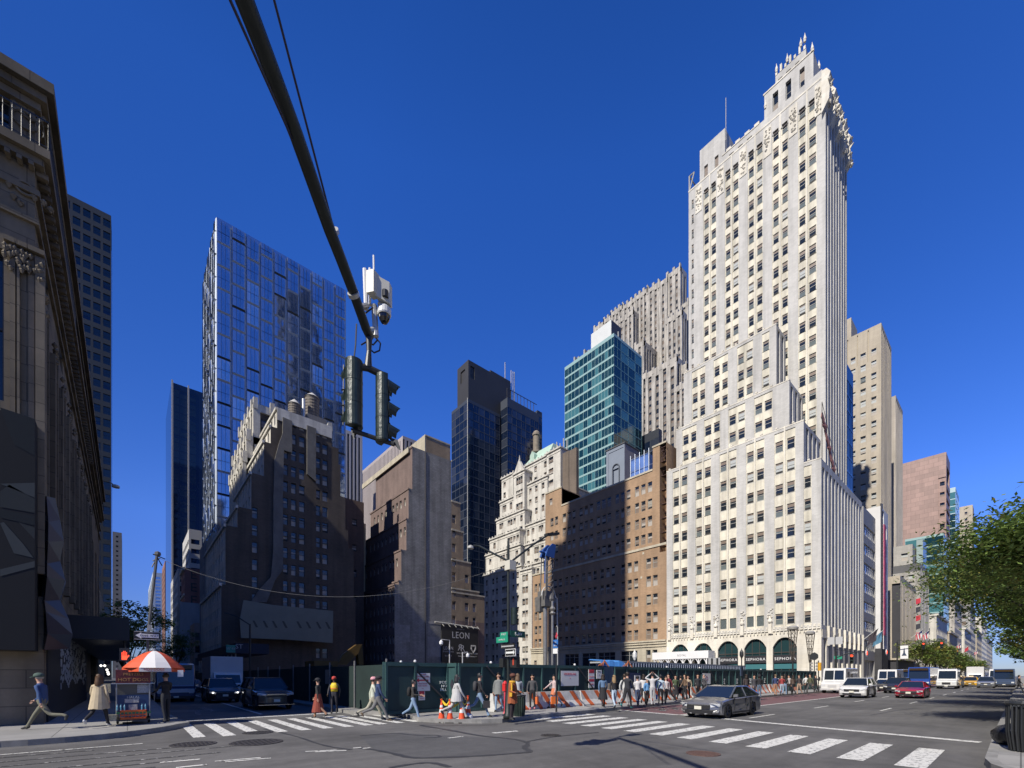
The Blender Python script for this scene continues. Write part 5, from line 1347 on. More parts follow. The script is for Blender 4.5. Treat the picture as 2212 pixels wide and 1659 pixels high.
tower('teal_podium', 'teal glass block at the foot of the pink granite tower', 'office building', [tealfr, roofm], WN_T, -22.0, 2038.6, 2050, 1151, None, 1955, roof=1, zl=.15, S=curtain(4.5, 4.2, gapv=.5), E=curtain(5, 4.2))
tower('slim_teal_tower', 'slim teal glass tower just right of the pink granite tower', 'skyscraper', [flat('teal_pale_frame', (0.42, 0.55, 0.57), .4), roofm], WN_T, -26.0, 2064, 2071.5, 1052, None, 2046, roof=1, zl=30, S=curtain(4.5, 4.4, gapv=.5), E=curtain(6, 4.4), nmax=60)
b = tower('far_beige_block', 'far beige apartment block standing over the treetop', 'apartment block', [beige, roofm], WNG, -30.0, 2101, 2104, 1090, None, 2072.5, roof=1, zl=20, S=reg(5.5, 1.8, 6.4, 3.0, 'far', .3, m=1), nmax=60)
# grey modern front next to the tower
def ribbon():
 X = -21.8; y0, y1 = 117.2, onX(1891, X)
 b = Bldg('ribbon_window_block', 'mid-rise grey block with long ribbon windows on the avenue', 'office building', (-30, 122, 0), [flat('grey_spandrel', (0.30, 0.29, 0.275), .7, var=.12, scale=.5), roofm], [frm_w, flat('pale_drape', (0.5, 0.5, 0.46), .3, coat=.5, var=.5, scale=3, streak=.1), dkglass, paleglass, dkglass, gap])
 z1 = zX(1862, 1090, X)
 b.box(-40, X, y0, y1, .15, z1, roof=1, E=lambda L, H, z: ([(.6, L - .5, 7 + k * 4.1, 9.3 + k * 4.1, 'store', .25) for k in range(7)] + [(1, L - 1, .4, 5, 'store', .5)], []))
 b.finish()
 X2 = -20.9; y2 = onX(1918, X2)
 b = Bldg('white_fin_block', 'tall white finned front with a magenta banner strip running down it', 'office building', (-30, 135, 0), [flat('white_fin_stone', (0.66, 0.65, 0.63), .7, var=.08, scale=.5), roofm, darkst], WNG)
 z2 = zX(1893, 1082, X2)
 ya = onX(1900, X2)
 b.box(-38, X2, y1 + .02, y2, 8, z2, roof=1, E=lambda L, H, z: ([(4.4 + i * 1.5, 5.4 + i * 1.5, .8 + k * 4.2, 3.6 + k * 4.2, 'far', .5) for i in range(int((L - 5.5) / 1.5)) for k in range(int(H / 4.2))], [(1.2, 3.8, 0, H - .5, .5, 2)]))
 b.trim.box(-38, X2 + .02, y1 + .02, y2, .15, 8)
 b.trim.box(X2 - .1, X2 + .2, y1 + .1, y1 + .9, .15, z2 + .6)
 b.finish(darkst, 'ground_floor')
 t = thing('vertical_banner', 'long magenta banner hanging down the white finned front', 'banner', (X2, y1 + 3, 12))
 B = MB(); B.prism([(X2 + .3, y1 + 1.2, 11), (X2 + .3, y1 + 3.0, 11), (X2 + .3, y1 + 3.0, z2 - 4), (X2 + .3, y1 + 1.2, z2 - 4)], (.2, 0, 0)); B.build('cloth', flat('magenta_cloth', (0.42, 0.05, 0.12), .7, var=.5, scale=1.2, streak=.6), t)
ribbon()
b = tower('fluted_limestone_block', 'low limestone block with closely spaced vertical windows facing the avenue', 'office building', [beige, roofm, darkst], WNG, -21.0, 1944.5, 1978.7, 1243, None, 1918, roof=1, zl=6, fin=False, E=ribs_e(2.1, 1.0, .5, 3.6, 2.6), S=lambda L, H, z: ([(1.0, 3.6, 1.5 + k * 4, 4 + k * 4, 'far', .4) for k in range(6)], [(.8, 3.8, .5, H - 2, .5, 2)]))
x0, x1, Y_, y1, z1 = b.dim; b.trim.box(x0, x1 - .5, Y_ + .5, y1, .15, 6); b.finish(darkst, 'ground_floor')
b = tower('grey_setback_block', 'grey setback block with dark attic band above the fluted limestone block', 'office building', [masonry('grey_lime', (0.46, 0.44, 0.40), (0.40, 0.385, 0.355), (.32, .31, .29), 1.4, .7, .25), roofm, flat('attic_slate', (0.11, 0.11, 0.115), .7, var=.2, scale=.4)], WNB, -22.0, 1987.8, 2007, 1215.7, None, 1925, roof=1, fin=False, S=lambda L, H, z: ([(L - 3 - i * 2.7, L - 1.4 - i * 2.7, H - 6.4 - k * 5.6, H - 3.6 - k * 5.6, 'sash', .3) for i in range(4) for k in range(6)], [(0, L, H - 2.6, H, .05, 2)]), E=ribs_e(3.4, 1.8, .2, 4.4, 2.6))
x0, x1, Y_, y1, z1 = b.dim
b.box(x0, onY(cS(940)[0], Y_ + 4), Y_ + 4, Y_ + 20, z1, z1 + 7.6, roof=1, S=lambda L, H, z: ([(L - 3 - i * 2.8, L - 1.2 - i * 2.8, 2.2, 4.8, 'sash', .3) for i in range(3)], []))
b.trim.box(onY(cS(990)[0], Y_ + 10), x1 - .4, Y_ + 10, y1 - 3, z1, z1 + 10)
b.finish(flat('green_grey_glass', (0.30, 0.38, 0.37), .3), 'roof_greenhouse')
# farther down the avenue
far_specs = [(-20.5, 226, 262, 24, l_stone), (-20.0, 264, 300, 20, beige), (-21.0, 302, 340, 38, rib_stone), (-20.0, 342, 390, 27, l_stone), (-20.5, 392, 440, 45, conc), (-20.0, 442, 500, 33, beige), (-20.0, 502, 580, 48, l_stone), (-20, 582, 700, 36, rib_stone)]
labs = ['pale limestone front under the flags, nearest of the far row past the grey setback block', 'beige front second in the far row behind the avenue trees', 'ribbed stone front third in the far row behind the avenue trees', 'limestone front half hidden by the middle avenue trees', 'grey front beyond the middle avenue trees', 'beige front where the avenue narrows in the distance', 'tall pale front near the far end of the avenue', 'farthest ribbed front at the vanishing end of the avenue']
for (X, y0, y1, h, mt), lb in zip(far_specs, labs):
 b = Bldg('avenue_front', lb, 'building', (X - 8, (y0 + y1) / 2, 0), [mt, roofm], WNG, 'far fronts along the avenue', 60)
 b.box(X - 18, X, y0, y1, .15, h, E=reg(4.2, 1.8, 4.0, 2.4, 'far', .3, z_first=5), S=reg(4.2, 1.8, 4.0, 2.4, 'far', .3, z_first=5), roof=1)
 b.trim.box(X - 18, X + .6, y0 - .3, y1, h, h + .8); b.trim.box(X - 10, X + .3, y0, y1, 4.2, 4.6)
 b.finish(mt)
# east side of the avenue (seen between leaves and from a step aside)
for k, (y0, y1, h) in enumerate(((24, 60, 30), (78, 130, 26), (134, 220, 22), (240, 330, 26), (350, 500, 30))):
 b = Bldg('east_front', ['nearest', 'second', 'third', 'fourth', 'farthest'][k] + ' stone front on the right-hand side of the avenue behind the trees', 'building', (16, (y0 + y1) / 2, 0), [(beige, conc, l_stone, rib_stone, beige)[k], roofm], WNG, 'fronts on the right side of the avenue', 40)
 b.box(8.5, 26, y0, y1, .15, h, S=reg(4.2, 1.8, 4, 2.4, 'far', .3, z_first=5), roof=1); b.finish()
# blocks south of the frame: they shade the side street and the fronts across it
for (x0, x1, y0, y1, h, lb) in ((-180, -50, -30, -5.2, 23, 'row of mid-rise fronts along the shaded south side of the side street'),
  (-210, -79, -58, -34, 96, 'tall slab south of the side street that shades the dark brick block'),
  (-61, -43.4, -70, -50, 178, 'slender tower south of the side street whose shadow crosses the orange brick block'),
  (-67, -61.02, -70, -50, 163, 'stepped flank of the slender tower south of the side street')):
 b = Bldg('south_block', lb, 'building', ((x0 + x1) / 2, (y0 + y1) / 2, 0), [beige, roofm], WNG, None, 20)
 b.box(x0, x1, y0, y1, .15, h, N=reg(4, 1.8, 3.8, 2.2, 'far', .3, z_first=5) if h < 50 else None, roof=1); b.finish()
for (x0, x1, y0, y1, h, lb) in ((60, 80, 92, 114, 300, 'tall dark tower east of the avenue that the faceted glass mirrors'), (60, 86, 114.1, 138, 235, 'lower dark shoulder of the tower mirrored in the faceted glass')):
 b = Bldg('mirrored_tower', lb, 'building', ((x0 + x1) / 2, (y0 + y1) / 2, 0), [darkst, roofm], WNG, None, 10)
 b.box(x0, x1, y0, y1, .15, h, roof=1)
 Wf = MB()
 for k in range(int(h / 7)): Wf.box(x0 - .3, x0 - .01, y0 + .5, y1 - .5, 4 + k * 7, 6 + k * 7)
 Wf.build('spandrel', strp, b.root); b.finish()
# ================================================================ ornate corner building (left edge)
def corner_building():
 X, Yc = -21.5, -2.32
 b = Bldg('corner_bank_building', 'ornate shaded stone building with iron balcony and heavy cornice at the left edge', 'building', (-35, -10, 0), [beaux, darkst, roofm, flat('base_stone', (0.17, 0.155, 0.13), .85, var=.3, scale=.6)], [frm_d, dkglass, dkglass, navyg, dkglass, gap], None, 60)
 zt = zX(118, 212, X); ztp = zX(98, 186, X) ; zl = 1.0
 xw = onY(215, Yc)
 Lx = 12.0
 # east front: windows behind the corner pier
 def ex(px): return onX(px, X) - (Yc - Lx)       # u along +y from y0
 def pyz(py, px=60): return zX(px, py, X) - .15
 yb = Yc - Lx
 E = lambda L, H, z: ([(ex(0) - 1.1, ex(22), pyz(305), pyz(205, 12), 'sash', .3), (ex(0) - 1.1, ex(8), pyz(880), pyz(560), 'sash', .35)], [])
 def N(L, H, z):
  hs = []
  n = 9; p = L / n
  for i in range(n):
   u = p * (i + .5)
   hs += [(u - .95, u + .95, 6.3, 13.6, 'store', .55), (u - .8, u + .8, 15.8, 18.0, 'sash', .4)]
  return hs, []
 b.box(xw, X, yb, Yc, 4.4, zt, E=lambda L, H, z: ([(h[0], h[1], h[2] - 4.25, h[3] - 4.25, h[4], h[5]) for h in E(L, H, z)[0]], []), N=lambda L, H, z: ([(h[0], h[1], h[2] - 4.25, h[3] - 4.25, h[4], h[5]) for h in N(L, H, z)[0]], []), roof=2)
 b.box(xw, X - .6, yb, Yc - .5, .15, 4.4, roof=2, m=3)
 T = b.trim
 # main cornice, attic, balcony slab, entablature: rings around both fronts
 def ring(z0, z1, o, m=0):
  T.box(xw, X + o, Yc, Yc + o, z0, z1, m); T.box(X, X + o, yb, Yc, z0, z1, m)
 ring(zt - .35, zt, .48); ring(zt - .6, zt - .36, .3); ring(zt - .85, zt - .62, .14)
 T.box(xw + .5, X - .25, yb, Yc - .25, zt, ztp + .35)
 zb = zX(118, 352, X)
 ring(zb - .28, zb, .38); ring(zb - .5, zb - .29, .22)
 for k in range(26): T.box(X + .03, X + .3, Yc - .12 - k * .26, Yc - k * .26, zb - .68, zb - .51)
 for k in range(60): T.box(X - .2 - k * .45, X - .05 - k * .45, Yc + .02, Yc + .3, zb - .68, zb - .51)
 ring(zX(118, 440, X) - .1, zX(118, 440, X) + .08, .12); ring(zX(118, 500, X) - .1, zX(118, 500, X) + .05, .1)
 z5 = zX(118, 470, X)
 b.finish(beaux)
 # pilasters of the giant order
 P = MB(); zc1, zc0 = zX(80, 560, X), zX(80, 1240, X)
 for (a, c, o) in ((22, 34, .10), (38, 44, .14), (62, 75, .08), (78, 98, .16)):
  P.box(X, X + o, onX(a, X), onX(c, X), zc0, zc1)
 for k in range(10):
  x = X - .35 - k * 2.75; P.box(x - .45, x + .1, Yc, Yc + .22, 5.6, 14.2)
  P.box(x - .35, x - .25, Yc + .22, Yc + .27, 5.8, 14.0)
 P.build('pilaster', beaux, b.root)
 K = MB(); rr = random.Random(7)     # capitals, swags and wreath carving
 for (a, c) in ((10, 34), (36, 60), (62, 98)):
  ya, yc_ = onX(a, X), onX(c, X)
  K.box(X, X + .2, ya, yc_, zc1 + .1, zc1 + .25)
  for q in range(14): K.lathe((X + .14, ya + (yc_ - ya) * rr.random(), zc1 - rr.uniform(0, .75)), [(.02, -.1), (.07, 0), (.02, .1)], 6)
 ym = onX(55, X)
 for (cz, r1) in ((zX(55, 410, X), .22), (zX(60, 265, X), .3)):
  K.tube([(X + .05, ym + r1 * math.cos(a), cz + r1 * .9 * math.sin(a)) for a in [math.pi * 2 * k / 16 for k in range(17)]], .045, 5)
 K.tube([(X + .05, onX(25, X) + .05 + .7 * k / 8, zX(55, 235, X) - .3 * math.sin(math.pi * k / 8)) for k in range(9)], .05, 5)
 for (px, py) in ((30, 425), (45, 440), (75, 430), (95, 440), (110, 455), (20, 400)): K.lathe((X + .05, onX(px, X), zX(px, py, X)), [(.02, -.12), (.09, 0), (.02, .1)], 6)
 for k in range(10):
  x = X - .35 - k * 2.75
  for q in range(8): K.lathe((x - .18 + rr.uniform(-.3, .3), Yc + .2, 14.2 + rr.uniform(-.3, .6)), [(.02, -.12), (.1, 0), (.02, .12)], 6)
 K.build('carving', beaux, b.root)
 # balcony railing
 Rl = MB(); o = .34
 zr = zb + .95
 Rl.tube([(X + o, yb, zr), (X + o, Yc + o, zr), (xw, Yc + o, zr)], .03, 5); Rl.tube([(X + o, yb, zb + .1), (X + o, Yc + o, zb + .1), (xw, Yc + o, zb + .1)], .02, 5)
 Rl.tube([(X + o, yb, zr - .18), (X + o, Yc + o, zr - .18)], .015, 4)
 y = Yc + o
 while y > Yc - 5:
  Rl.tube([(X + o, y, zb), (X + o, y, zr)], .014, 4); y -= .2
  if rr.random() < .4: Rl.tube([(X + o, y + .05 + .04 * math.cos(a), zb + .45 + .12 * math.sin(a)) for a in [k * math.pi / 4 for k in range(9)]], .01, 4)
 x = X + o
 while x > X - 10: Rl.tube([(x, Yc + o, zb), (x, Yc + o, zr)], .014, 4); x -= .25
 Rl.build('balcony_railing', blackm, b.root)
 # polygonal dark screen over the shopfront and twisted metal facets on the corner
 t = thing('faceted_screen', 'dark angular panel with grey triangles hung over the shopfront at the left edge', 'facade screen', (X + .5, -4, 3))
 Xs = X + .75; B = MB()
 y1 = onX(75, Xs); z1, z0 = zX(75, 905, Xs), zX(75, 1405, Xs)
 B.box(X + .02, Xs, y1 - 6, y1, z0, z1); B.build('panel', flat('screen_dark', (0.006, 0.008, 0.011), .8), t)
 def sp(*pts): return [(Xs + .006, onX(p[0], Xs), zX(p[0], p[1], Xs)) for p in pts]
 B = MB()
 for i, pts in enumerate((((0, 1045), (75, 1043), (75, 1075)), ((0, 1062), (0, 1095), (75, 1108), (75, 1078), (20, 1047)), ((0, 880), (75, 905), (75, 985), (30, 960)), ((0, 1130), (30, 1195), (72, 1205), (50, 1175), (8, 1128)), ((40, 1128), (75, 1140), (75, 1165)), ((0, 1100), (75, 1115), (75, 1135), (0, 1118)), ((0, 1230), (75, 1212), (75, 1225), (0, 1245)))):
  B = MB(); B.poly(sp(*pts)[::-1]); B.build('triangle', [flat('screen_grey', (0.055, 0.065, 0.068), .9), flat('screen_mid', (0.03, 0.037, 0.04), .9), flat('screen_blue', (0.012, 0.018, 0.023), .9)][i % 3], t)
 t = thing('twisted_metal_ribbon', 'twisted column of dark folded metal plates climbing the corner above the street', 'facade sculpture', (X + .5, Yc, 4))
 B = MB(); rows = []
 prof = [(1075, 0.0, .35), (1120, .1, .5), (1165, .32, .62), (1210, .12, .5), (1250, .42, .66), (1295, .2, .5), (1335, .5, .78), (1368, .35, .9), (1400, .2, .8)]
 rr2 = random.Random(9)
 for py, o1, o2 in prof:
  z = zX(125, py, X)
  rows.append([(X - .15, Yc + .05 + o1 * .3, z), (X + .1 + o1 * .4, Yc + .22 + rr2.uniform(0, .12), z + rr2.uniform(-.2, .2)), (X - .05 - o2 * .2, Yc + .2 + o2 * .75, z), (X - .9 - o2 * .6, Yc + .3 + o1 * .8, z + rr2.uniform(-.2, .2)), (X - 1.5 - o2, Yc + .04, z)])
 for a, c in zip(rows, rows[1:]):
  for k in range(4):
   B.poly([a[k], a[k+1], c[k+1]], k % 3); B.poly([a[k], c[k+1], c[k]], (k + 1) % 3)
 B.build('plates', [flat('plate_black', (0.02, 0.02, 0.028), .25, .3), flat('plate_steel', (0.05, 0.06, 0.08), .3, .5), flat('plate_mauve', (0.035, 0.032, 0.045), .35, .3)], t)
 # lower storefront with patterned window
 t = thing('corner_shopfront', 'black shopfront covered with a pattern of short pale dashes, right of the striding man', 'shopfront', (X - 2, Yc, .15))
 B = MB(); B.box(onY(176, Yc), X - .62, Yc - .5, Yc + .25, .15, 4.4); B.box(X - .6, X, yb, Yc + .2, .15, 4.4, 1)
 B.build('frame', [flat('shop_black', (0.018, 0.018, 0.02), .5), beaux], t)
 B = MB(); rr3 = random.Random(12); Yp = Yc + .27
 for c in range(30):
  u = onY(112 + c * 2.1, Yc); wd_ = abs(onY(113.0 + c * 2.1, Yc) - u) * .6
  z = 1.2 + .4 * abs(math.sin(c * .35))
  while z < 3.9:
   l = rr3.uniform(.12, .42)
   if rr3.random() < .75: B.box(u - wd_, u + wd_, Yp - .02, Yp, z, z + l)
   z += l + rr3.uniform(.05, .14)
 B.build('pattern', flat('dash_white', (0.40, 0.41, 0.40), .6), t)
 # extension of the street wall beyond the corner building
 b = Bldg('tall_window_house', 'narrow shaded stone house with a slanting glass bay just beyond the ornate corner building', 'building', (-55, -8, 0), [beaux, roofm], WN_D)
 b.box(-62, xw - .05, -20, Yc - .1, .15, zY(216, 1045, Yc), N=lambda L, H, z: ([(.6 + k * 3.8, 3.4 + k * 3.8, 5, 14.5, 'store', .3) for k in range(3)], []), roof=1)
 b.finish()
 t = thing('street_canopy', 'long black canopy over the shaded pavement left of the food cart', 'canopy', (-44, -1, 3))
 B = MB(); B.box(-70, -29, Yc + .05, Yc + 2.4, 3.5, 4.6); B.build('roof', blackm, t)
 B = MB()
 for k in range(8): B.tube([(-30 - k * 5.5, Yc + 2.2, .15), (-30 - k * 5.5, Yc + 2.2, 3.5)], .06, 6)
 B.build('posts', frm_d, t)
 t = thing('awning_sign', 'pale shop sign with rows of dark lettering under the black canopy', 'sign', (-31, Yc + 2.4, 2.6))
 B = MB(); B.box(-33.2, -31, Yc + 2.2, Yc + 2.28, 2.45, 3.3); B.build('panel', flat('sign_grey', (0.28, 0.28, 0.27), .6), t)
 B = MB(); put_text(B, 'STREET', (-32.1, Yc + 2.29, 2.9), .4, (-1, 0)); put_text(B, 'LEATHER', (-32.1, Yc + 2.29, 3.14), .22, (-1, 0)); put_text(B, 'A WORLD', (-32.1, Yc + 2.29, 2.6), .2, (-1, 0))
 B.build('lettering', frm_d, t)
 # small lit lamps under the canopy (they glow in the photo)
 t = thing('canopy_lamps', 'string of small white lamps glowing under the black canopy', 'string lights', (-34, -1, 3))
 lampm = flat('lamp_glow', (1.0, 0.97, 0.9), .4, emis=2.0)
 for (px, py) in ((218, 1438), (226, 1438), (231, 1447), (233, 1452), (234, 1456)):
  d = ray(px); tt = 26; B = MB(); B.lathe((d[0] * tt, d[1] * tt, EYE + (HOR - py) / FP * tt), [(.02, -.07), (.07, 0), (.02, .07)], 8); B.build('bulb', lampm, t)
corner_building()
# ================================================================ foliage
leaf_d = flat('leaf_dark', (0.09, 0.15, 0.035), .6); leaf_m = flat('leaf_mid', (0.18, 0.26, 0.06), .6); leaf_y = flat('leaf_yellow', (0.38, 0.31, 0.07), .6); leaf_o = flat('leaf_olive', (0.22, 0.25, 0.065), .6)
for m in (leaf_d, leaf_m, leaf_y, leaf_o):
 t = m.node_tree; p = t.nodes['Principled BSDF']; tr = t.nodes.new('ShaderNodeBsdfTranslucent'); tr.inputs[0].default_value = p.inputs['Base Color'].default_value
 mx = t.nodes.new('ShaderNodeMixShader'); mx.inputs[0].default_value = .3
 t.links.new(p.outputs[0], mx.inputs[1]); t.links.new(tr.outputs[0], mx.inputs[2]); t.links.new(mx.outputs[0], t.nodes['Material Output'].inputs[0])
barkm = flat('bark', (0.085, 0.07, 0.055), .9, var=.35, scale=8, streak=.2, bump=.5)
def tree(x, y, top, r, low, lab, group, n_spray=170, leaf=.1, seed=1, mats=None, z0=.15, flatn=.45, per=60, cat='tree', lean=(0, 0)):
 t = thing('street_tree', lab, cat, (x, y, z0), group)
 rr = random.Random(seed); T = MB(); Lf = MB()
 cz = (top + low) / 2
 T.tube([(x, y, z0), (x + .05, y, z0 + 1.2), (x + lean[0] * .3, y + lean[1] * .3, low * .8)], [.17, .13, .12], 8)
 tips = []
 for k in range(9):
  a = k * 2.4 + rr.uniform(-.3, .3); q = rr.uniform(.45, 1.0)
  e = (x + lean[0] + r * q * math.cos(a) * .85, y + lean[1] + r * q * math.sin(a) * .85, low + (top - low) * rr.uniform(.35, .85))
  s = (x + lean[0] * .3, y + lean[1] * .3, low * .78); m = ((s[0] + e[0]) / 2, (s[1] + e[1]) / 2, s[2] + (e[2] - s[2]) * .62)
  T.tube([s, m, e], [.09, .055, .02], 6)
  for j in range(4):
   w_ = rr.uniform(.3, .9); bx = [m[i] + (e[i] - m[i]) * w_ for i in range(3)]
   ee = (bx[0] + rr.uniform(-1, 1) * r * .35, bx[1] + rr.uniform(-1, 1) * r * .35, bx[2] + rr.uniform(-.2, 1) * r * .2)
   T.tube([bx, ee], [.03, .012], 4); tips.append(ee)
  tips.append(e)
 T.build('trunk', barkm, t)
 cl = [(rr.choice(tips), rr.uniform(.5, 1.1)) for _ in range(n_spray)]
 for (c, s) in cl:
  ox, oy = rr.gauss(0, r * .13), rr.gauss(0, r * .13)
  c = (c[0] + ox, c[1] + oy, c[2] + rr.gauss(0, (top - low) * .09))
  d = math.hypot(c[0] - x - lean[0], c[1] - y - lean[1]) / r
  if d > .92: c = (x + lean[0] + (c[0] - x - lean[0]) * .9 / d, y + lean[1] + (c[1] - y - lean[1]) * .9 / d, c[2]); d = .9
  zc = min(c[2], low + (top - low) * math.sqrt(max(.05, 1 - d * d * .8))); zc = max(zc, low * .98 + rr.random() * .5)
  mi = rr.choices((0, 1, 2, 3), (5, 5, .8, 2.2))[0]
  sx, sz = r * .17 * s, r * .17 * s * flatn
  for _ in range(per):
   g_ = lambda s_: max(-1.7 * s_, min(1.7 * s_, rr.gauss(0, s_))); px, py, pz = c[0] + g_(sx), c[1] + g_(sx), zc + g_(sz)
   a, b_ = rr.uniform(0, 6.28), rr.uniform(-.8, .8)
   l = leaf * rr.uniform(.6, 1.4); wd = l * .45
   ux, uy, uz = math.cos(a) * l, math.sin(a) * l, b_ * l
   vx, vy, vz = -math.sin(a) * wd, math.cos(a) * wd, rr.uniform(-.6, .6) * wd
   Lf.poly([(px - ux, py - uy, pz - uz), (px + vx, py + vy, pz + vz), (px + ux, py + uy, pz + uz), (px - vx, py - vy, pz - vz)], mi if rr.random() < .8 else 1)
 Lf.build('crown', mats or [leaf_d, leaf_m, leaf_y, leaf_o], t)
 return t
near = [(2.0, 22.5, 7.5, 4.4, 3.2, 'nearest leafy honey locust overhanging the road at the right edge', 760, .075), (2.2, 33.0, 9.5, 5.9, 3.4, 'second and broadest honey locust overhanging the road from the right', 860, .085),
  (2.0, 46, 10.2, 5.5, 3.6, 'third honey locust from the right edge of the frame', 220, .14), (2.0, 60, 10, 5, 3.6, 'fourth honey locust in the row on the right pavement', 150, .17), (2.0, 78, 10, 5, 3.6, 'fifth honey locust in the row on the right pavement', 110, .2), (2, 110, 9, 5, 3.6, 'sixth honey locust in the row, near the parked buses', 90, .25)]
for i, (x, y, tp, r, lo, lb, n, lf) in enumerate(near): tree(x, y, tp, r, lo, lb, 'trees on the right-hand pavement', n, lf, 20 + i, per=70)
for i, (y, tp) in enumerate(((146, 11.2), (160, 10.6), (176, 10.4), (196, 10), (222, 10), (250, 10), (290, 10), (340, 11))):
 tree(-15.8, y, tp, 5.2, 3.6, ['nearest and most yellow-green', 'second', 'third', 'fourth', 'fifth', 'sixth', 'seventh', 'farthest'][i] + ' tree of the row on the far left-hand pavement of the avenue', 'trees on the left-hand pavement', 70, .3, 50 + i, mats=[leaf_m, leaf_o, leaf_y, leaf_m] if i < 3 else None, per=45)
for i, (x, y, tp, r, lb) in enumerate(((-70, -.4, 11.5, 4.5, 'dark leafy tree over the shaded pavement behind the one-way sign'), (-92, .2, 13, 5, 'second dark tree farther along the shaded side street'), (-128, 8.6, 14, 4.5, 'dark tree on the far side of the shaded street beside the pale lofts'))):
 tree(x, y, tp, r, 3.5, lb, 'trees in the side street', 90, .2, 80 + i, per=50)
# ================================================================ site hoarding, barriers, cones
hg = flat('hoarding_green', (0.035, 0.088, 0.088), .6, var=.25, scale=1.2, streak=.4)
hg_shaded = flat('hoarding_green_shaded', (0.022, 0.055, 0.058), .65, var=.25, scale=1.2, streak=.4)  # shade worked into the green for east-facing runs and the recess
whitep = flat('white_lettering', (0.72, 0.74, 0.72), .6)
signw = flat('sign_white', (0.76, 0.76, 0.75), .5); signr = flat('sign_red', (0.55, 0.05, 0.08), .5); signk = flat('sign_dark', (0.04, 0.04, 0.05), .5)
HX, HZ = -16.3, 2.3
y_a, y_b = onX(889, -17.1), 11.0
hoard = thing('site_hoarding', 'long dark green plywood hoarding stepping round the building site', 'hoarding', (-16.3, 30, .15), 'site hoardings')
def hpanel(parent, p, q, z0=.15, z1=HZ, out=1, name='panel', mat=hg, battens=True):
 """plywood run from p to q with battens on the outer side"""
 P, Qv = Vector(p), Vector(q); L = (Qv - P).length; d = (Qv - P) / L; n = Vector((d.y, -d.x)) * out
 B = MB(); B.obox(((P + Qv) / 2), d, n, L / 2, .02, z0, z1)
 B.build(name, mat, parent)
 if battens:
  B = MB(); k = max(1, round(L / 1.22))
  c = (P + Qv) / 2 + n * .05
  B.obox(c, d, n, L / 2, .03, z1 - .14, z1 + .02); B.obox(c, d, n, L / 2, .03, z0 + .02, z0 + .14)
  for i in range(k + 1):
   w_ = P + d * min(max(L * i / k, .05), L - .05) + n * .052; B.obox(w_, d, n, .045, .035, z0 + .14, z1 - .14)
  B.build('batten', hg, parent)
a0 = (onY(831, 7.9), 7.9); a1 = (onY(862.8, 9.2), 9.2); a2 = (-17.1, y_a); a3 = (-17.1, y_b); a4 = (HX, y_b)
hpanel(hoard, (a0[0] - .25, 8.0), a0); hpanel(hoard, a0, (a0[0], 9.3), mat=hg_shaded); hpanel(hoard, (a0[0] + .0, 9.3), (a1[0], 9.3), mat=hg_shaded)
hpanel(hoard, a1, (a2[0], 9.2)); hpanel(hoard, (a2[0], 9.2), a3, mat=hg_shaded); hpanel(hoard, a3, a4)
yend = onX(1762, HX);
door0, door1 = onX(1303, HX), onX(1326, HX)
hpanel(hoard, (HX, y_b), (HX, door0), mat=hg_shaded); hpanel(hoard, (HX, door1), (HX, 46), mat=hg_shaded); hpanel(hoard, (HX, 46), (HX, yend), mat=hg_shaded)
hpanel(hoard, (HX, yend), (-22, yend + .5), battens=False)
B = MB(); B.box(HX - 1.5, HX - 1.4, door0, door1, .15, HZ); B.build('gate', flat('gate_dark', (0.02, 0.03, 0.03), .7), hoard)
B = MB()     # diagonal braces standing off the hoarding
for px in (905, 1048, 1090, 1246, 1445, 1530):
 y = onX(px, HX); X_ = HX if px > 1000 else -17.1
 B.tube([(X_ + .12, y, HZ - .1), (X_ + .12, y + 1.9, .5)], .04, 4)
B.build('brace', signk, hoard)
B = MB()
for px in (862, 889, 1056, 1237, 1436, 1507, 1640):
 y = onX(px, HX) if px > 1000 else 9.2; X_ = HX if px > 1000 else (a1[0] if px < 880 else -17.0)
 B.lathe((X_ + .15, y, HZ + .02), [(.03, 0), (.06, .02), (.06, .08), (.02, .11)], 8)
B.build('lamp', signw, hoard)
B = MB()
def pnb(B, x, y, z, ax, s=.17):
 for i, w_ in enumerate(('POST', 'NO', 'BILLS')): put_text(B, w_, (x, y, z - i * s * .95), s, ax, bold=1.15)
for px in (1079, 1192, 1456, 1500, 1562, 1590, 1620, 1650, 1680, 1705): pnb(B, HX + .06, onX(px, HX), 1.45, (0, 1))
pnb(B, -17.04, onX(981, -17.1) - .0 if False else onX(958, -17.1), 1.45, (0, 1)); pnb(B, (a1[0] - 17.1) / 2 - .3, 9.16, 1.4, (1, 0))
pnb(B, -16.7, 10.96, 1.3, (1, 0), .05)
B.build('lettering', whitep, hoard)
# diamond opening
B = MB(); cx_, cz_ = -16.68, 1.35
B.prism([(cx_ - .14, 10.93, cz_), (cx_, 10.93, cz_ - .24), (cx_ + .14, 10.93, cz_), (cx_, 10.93, cz_ + .24)], (0, .04, 0)); B.build('diamond_window', signk, hoard)
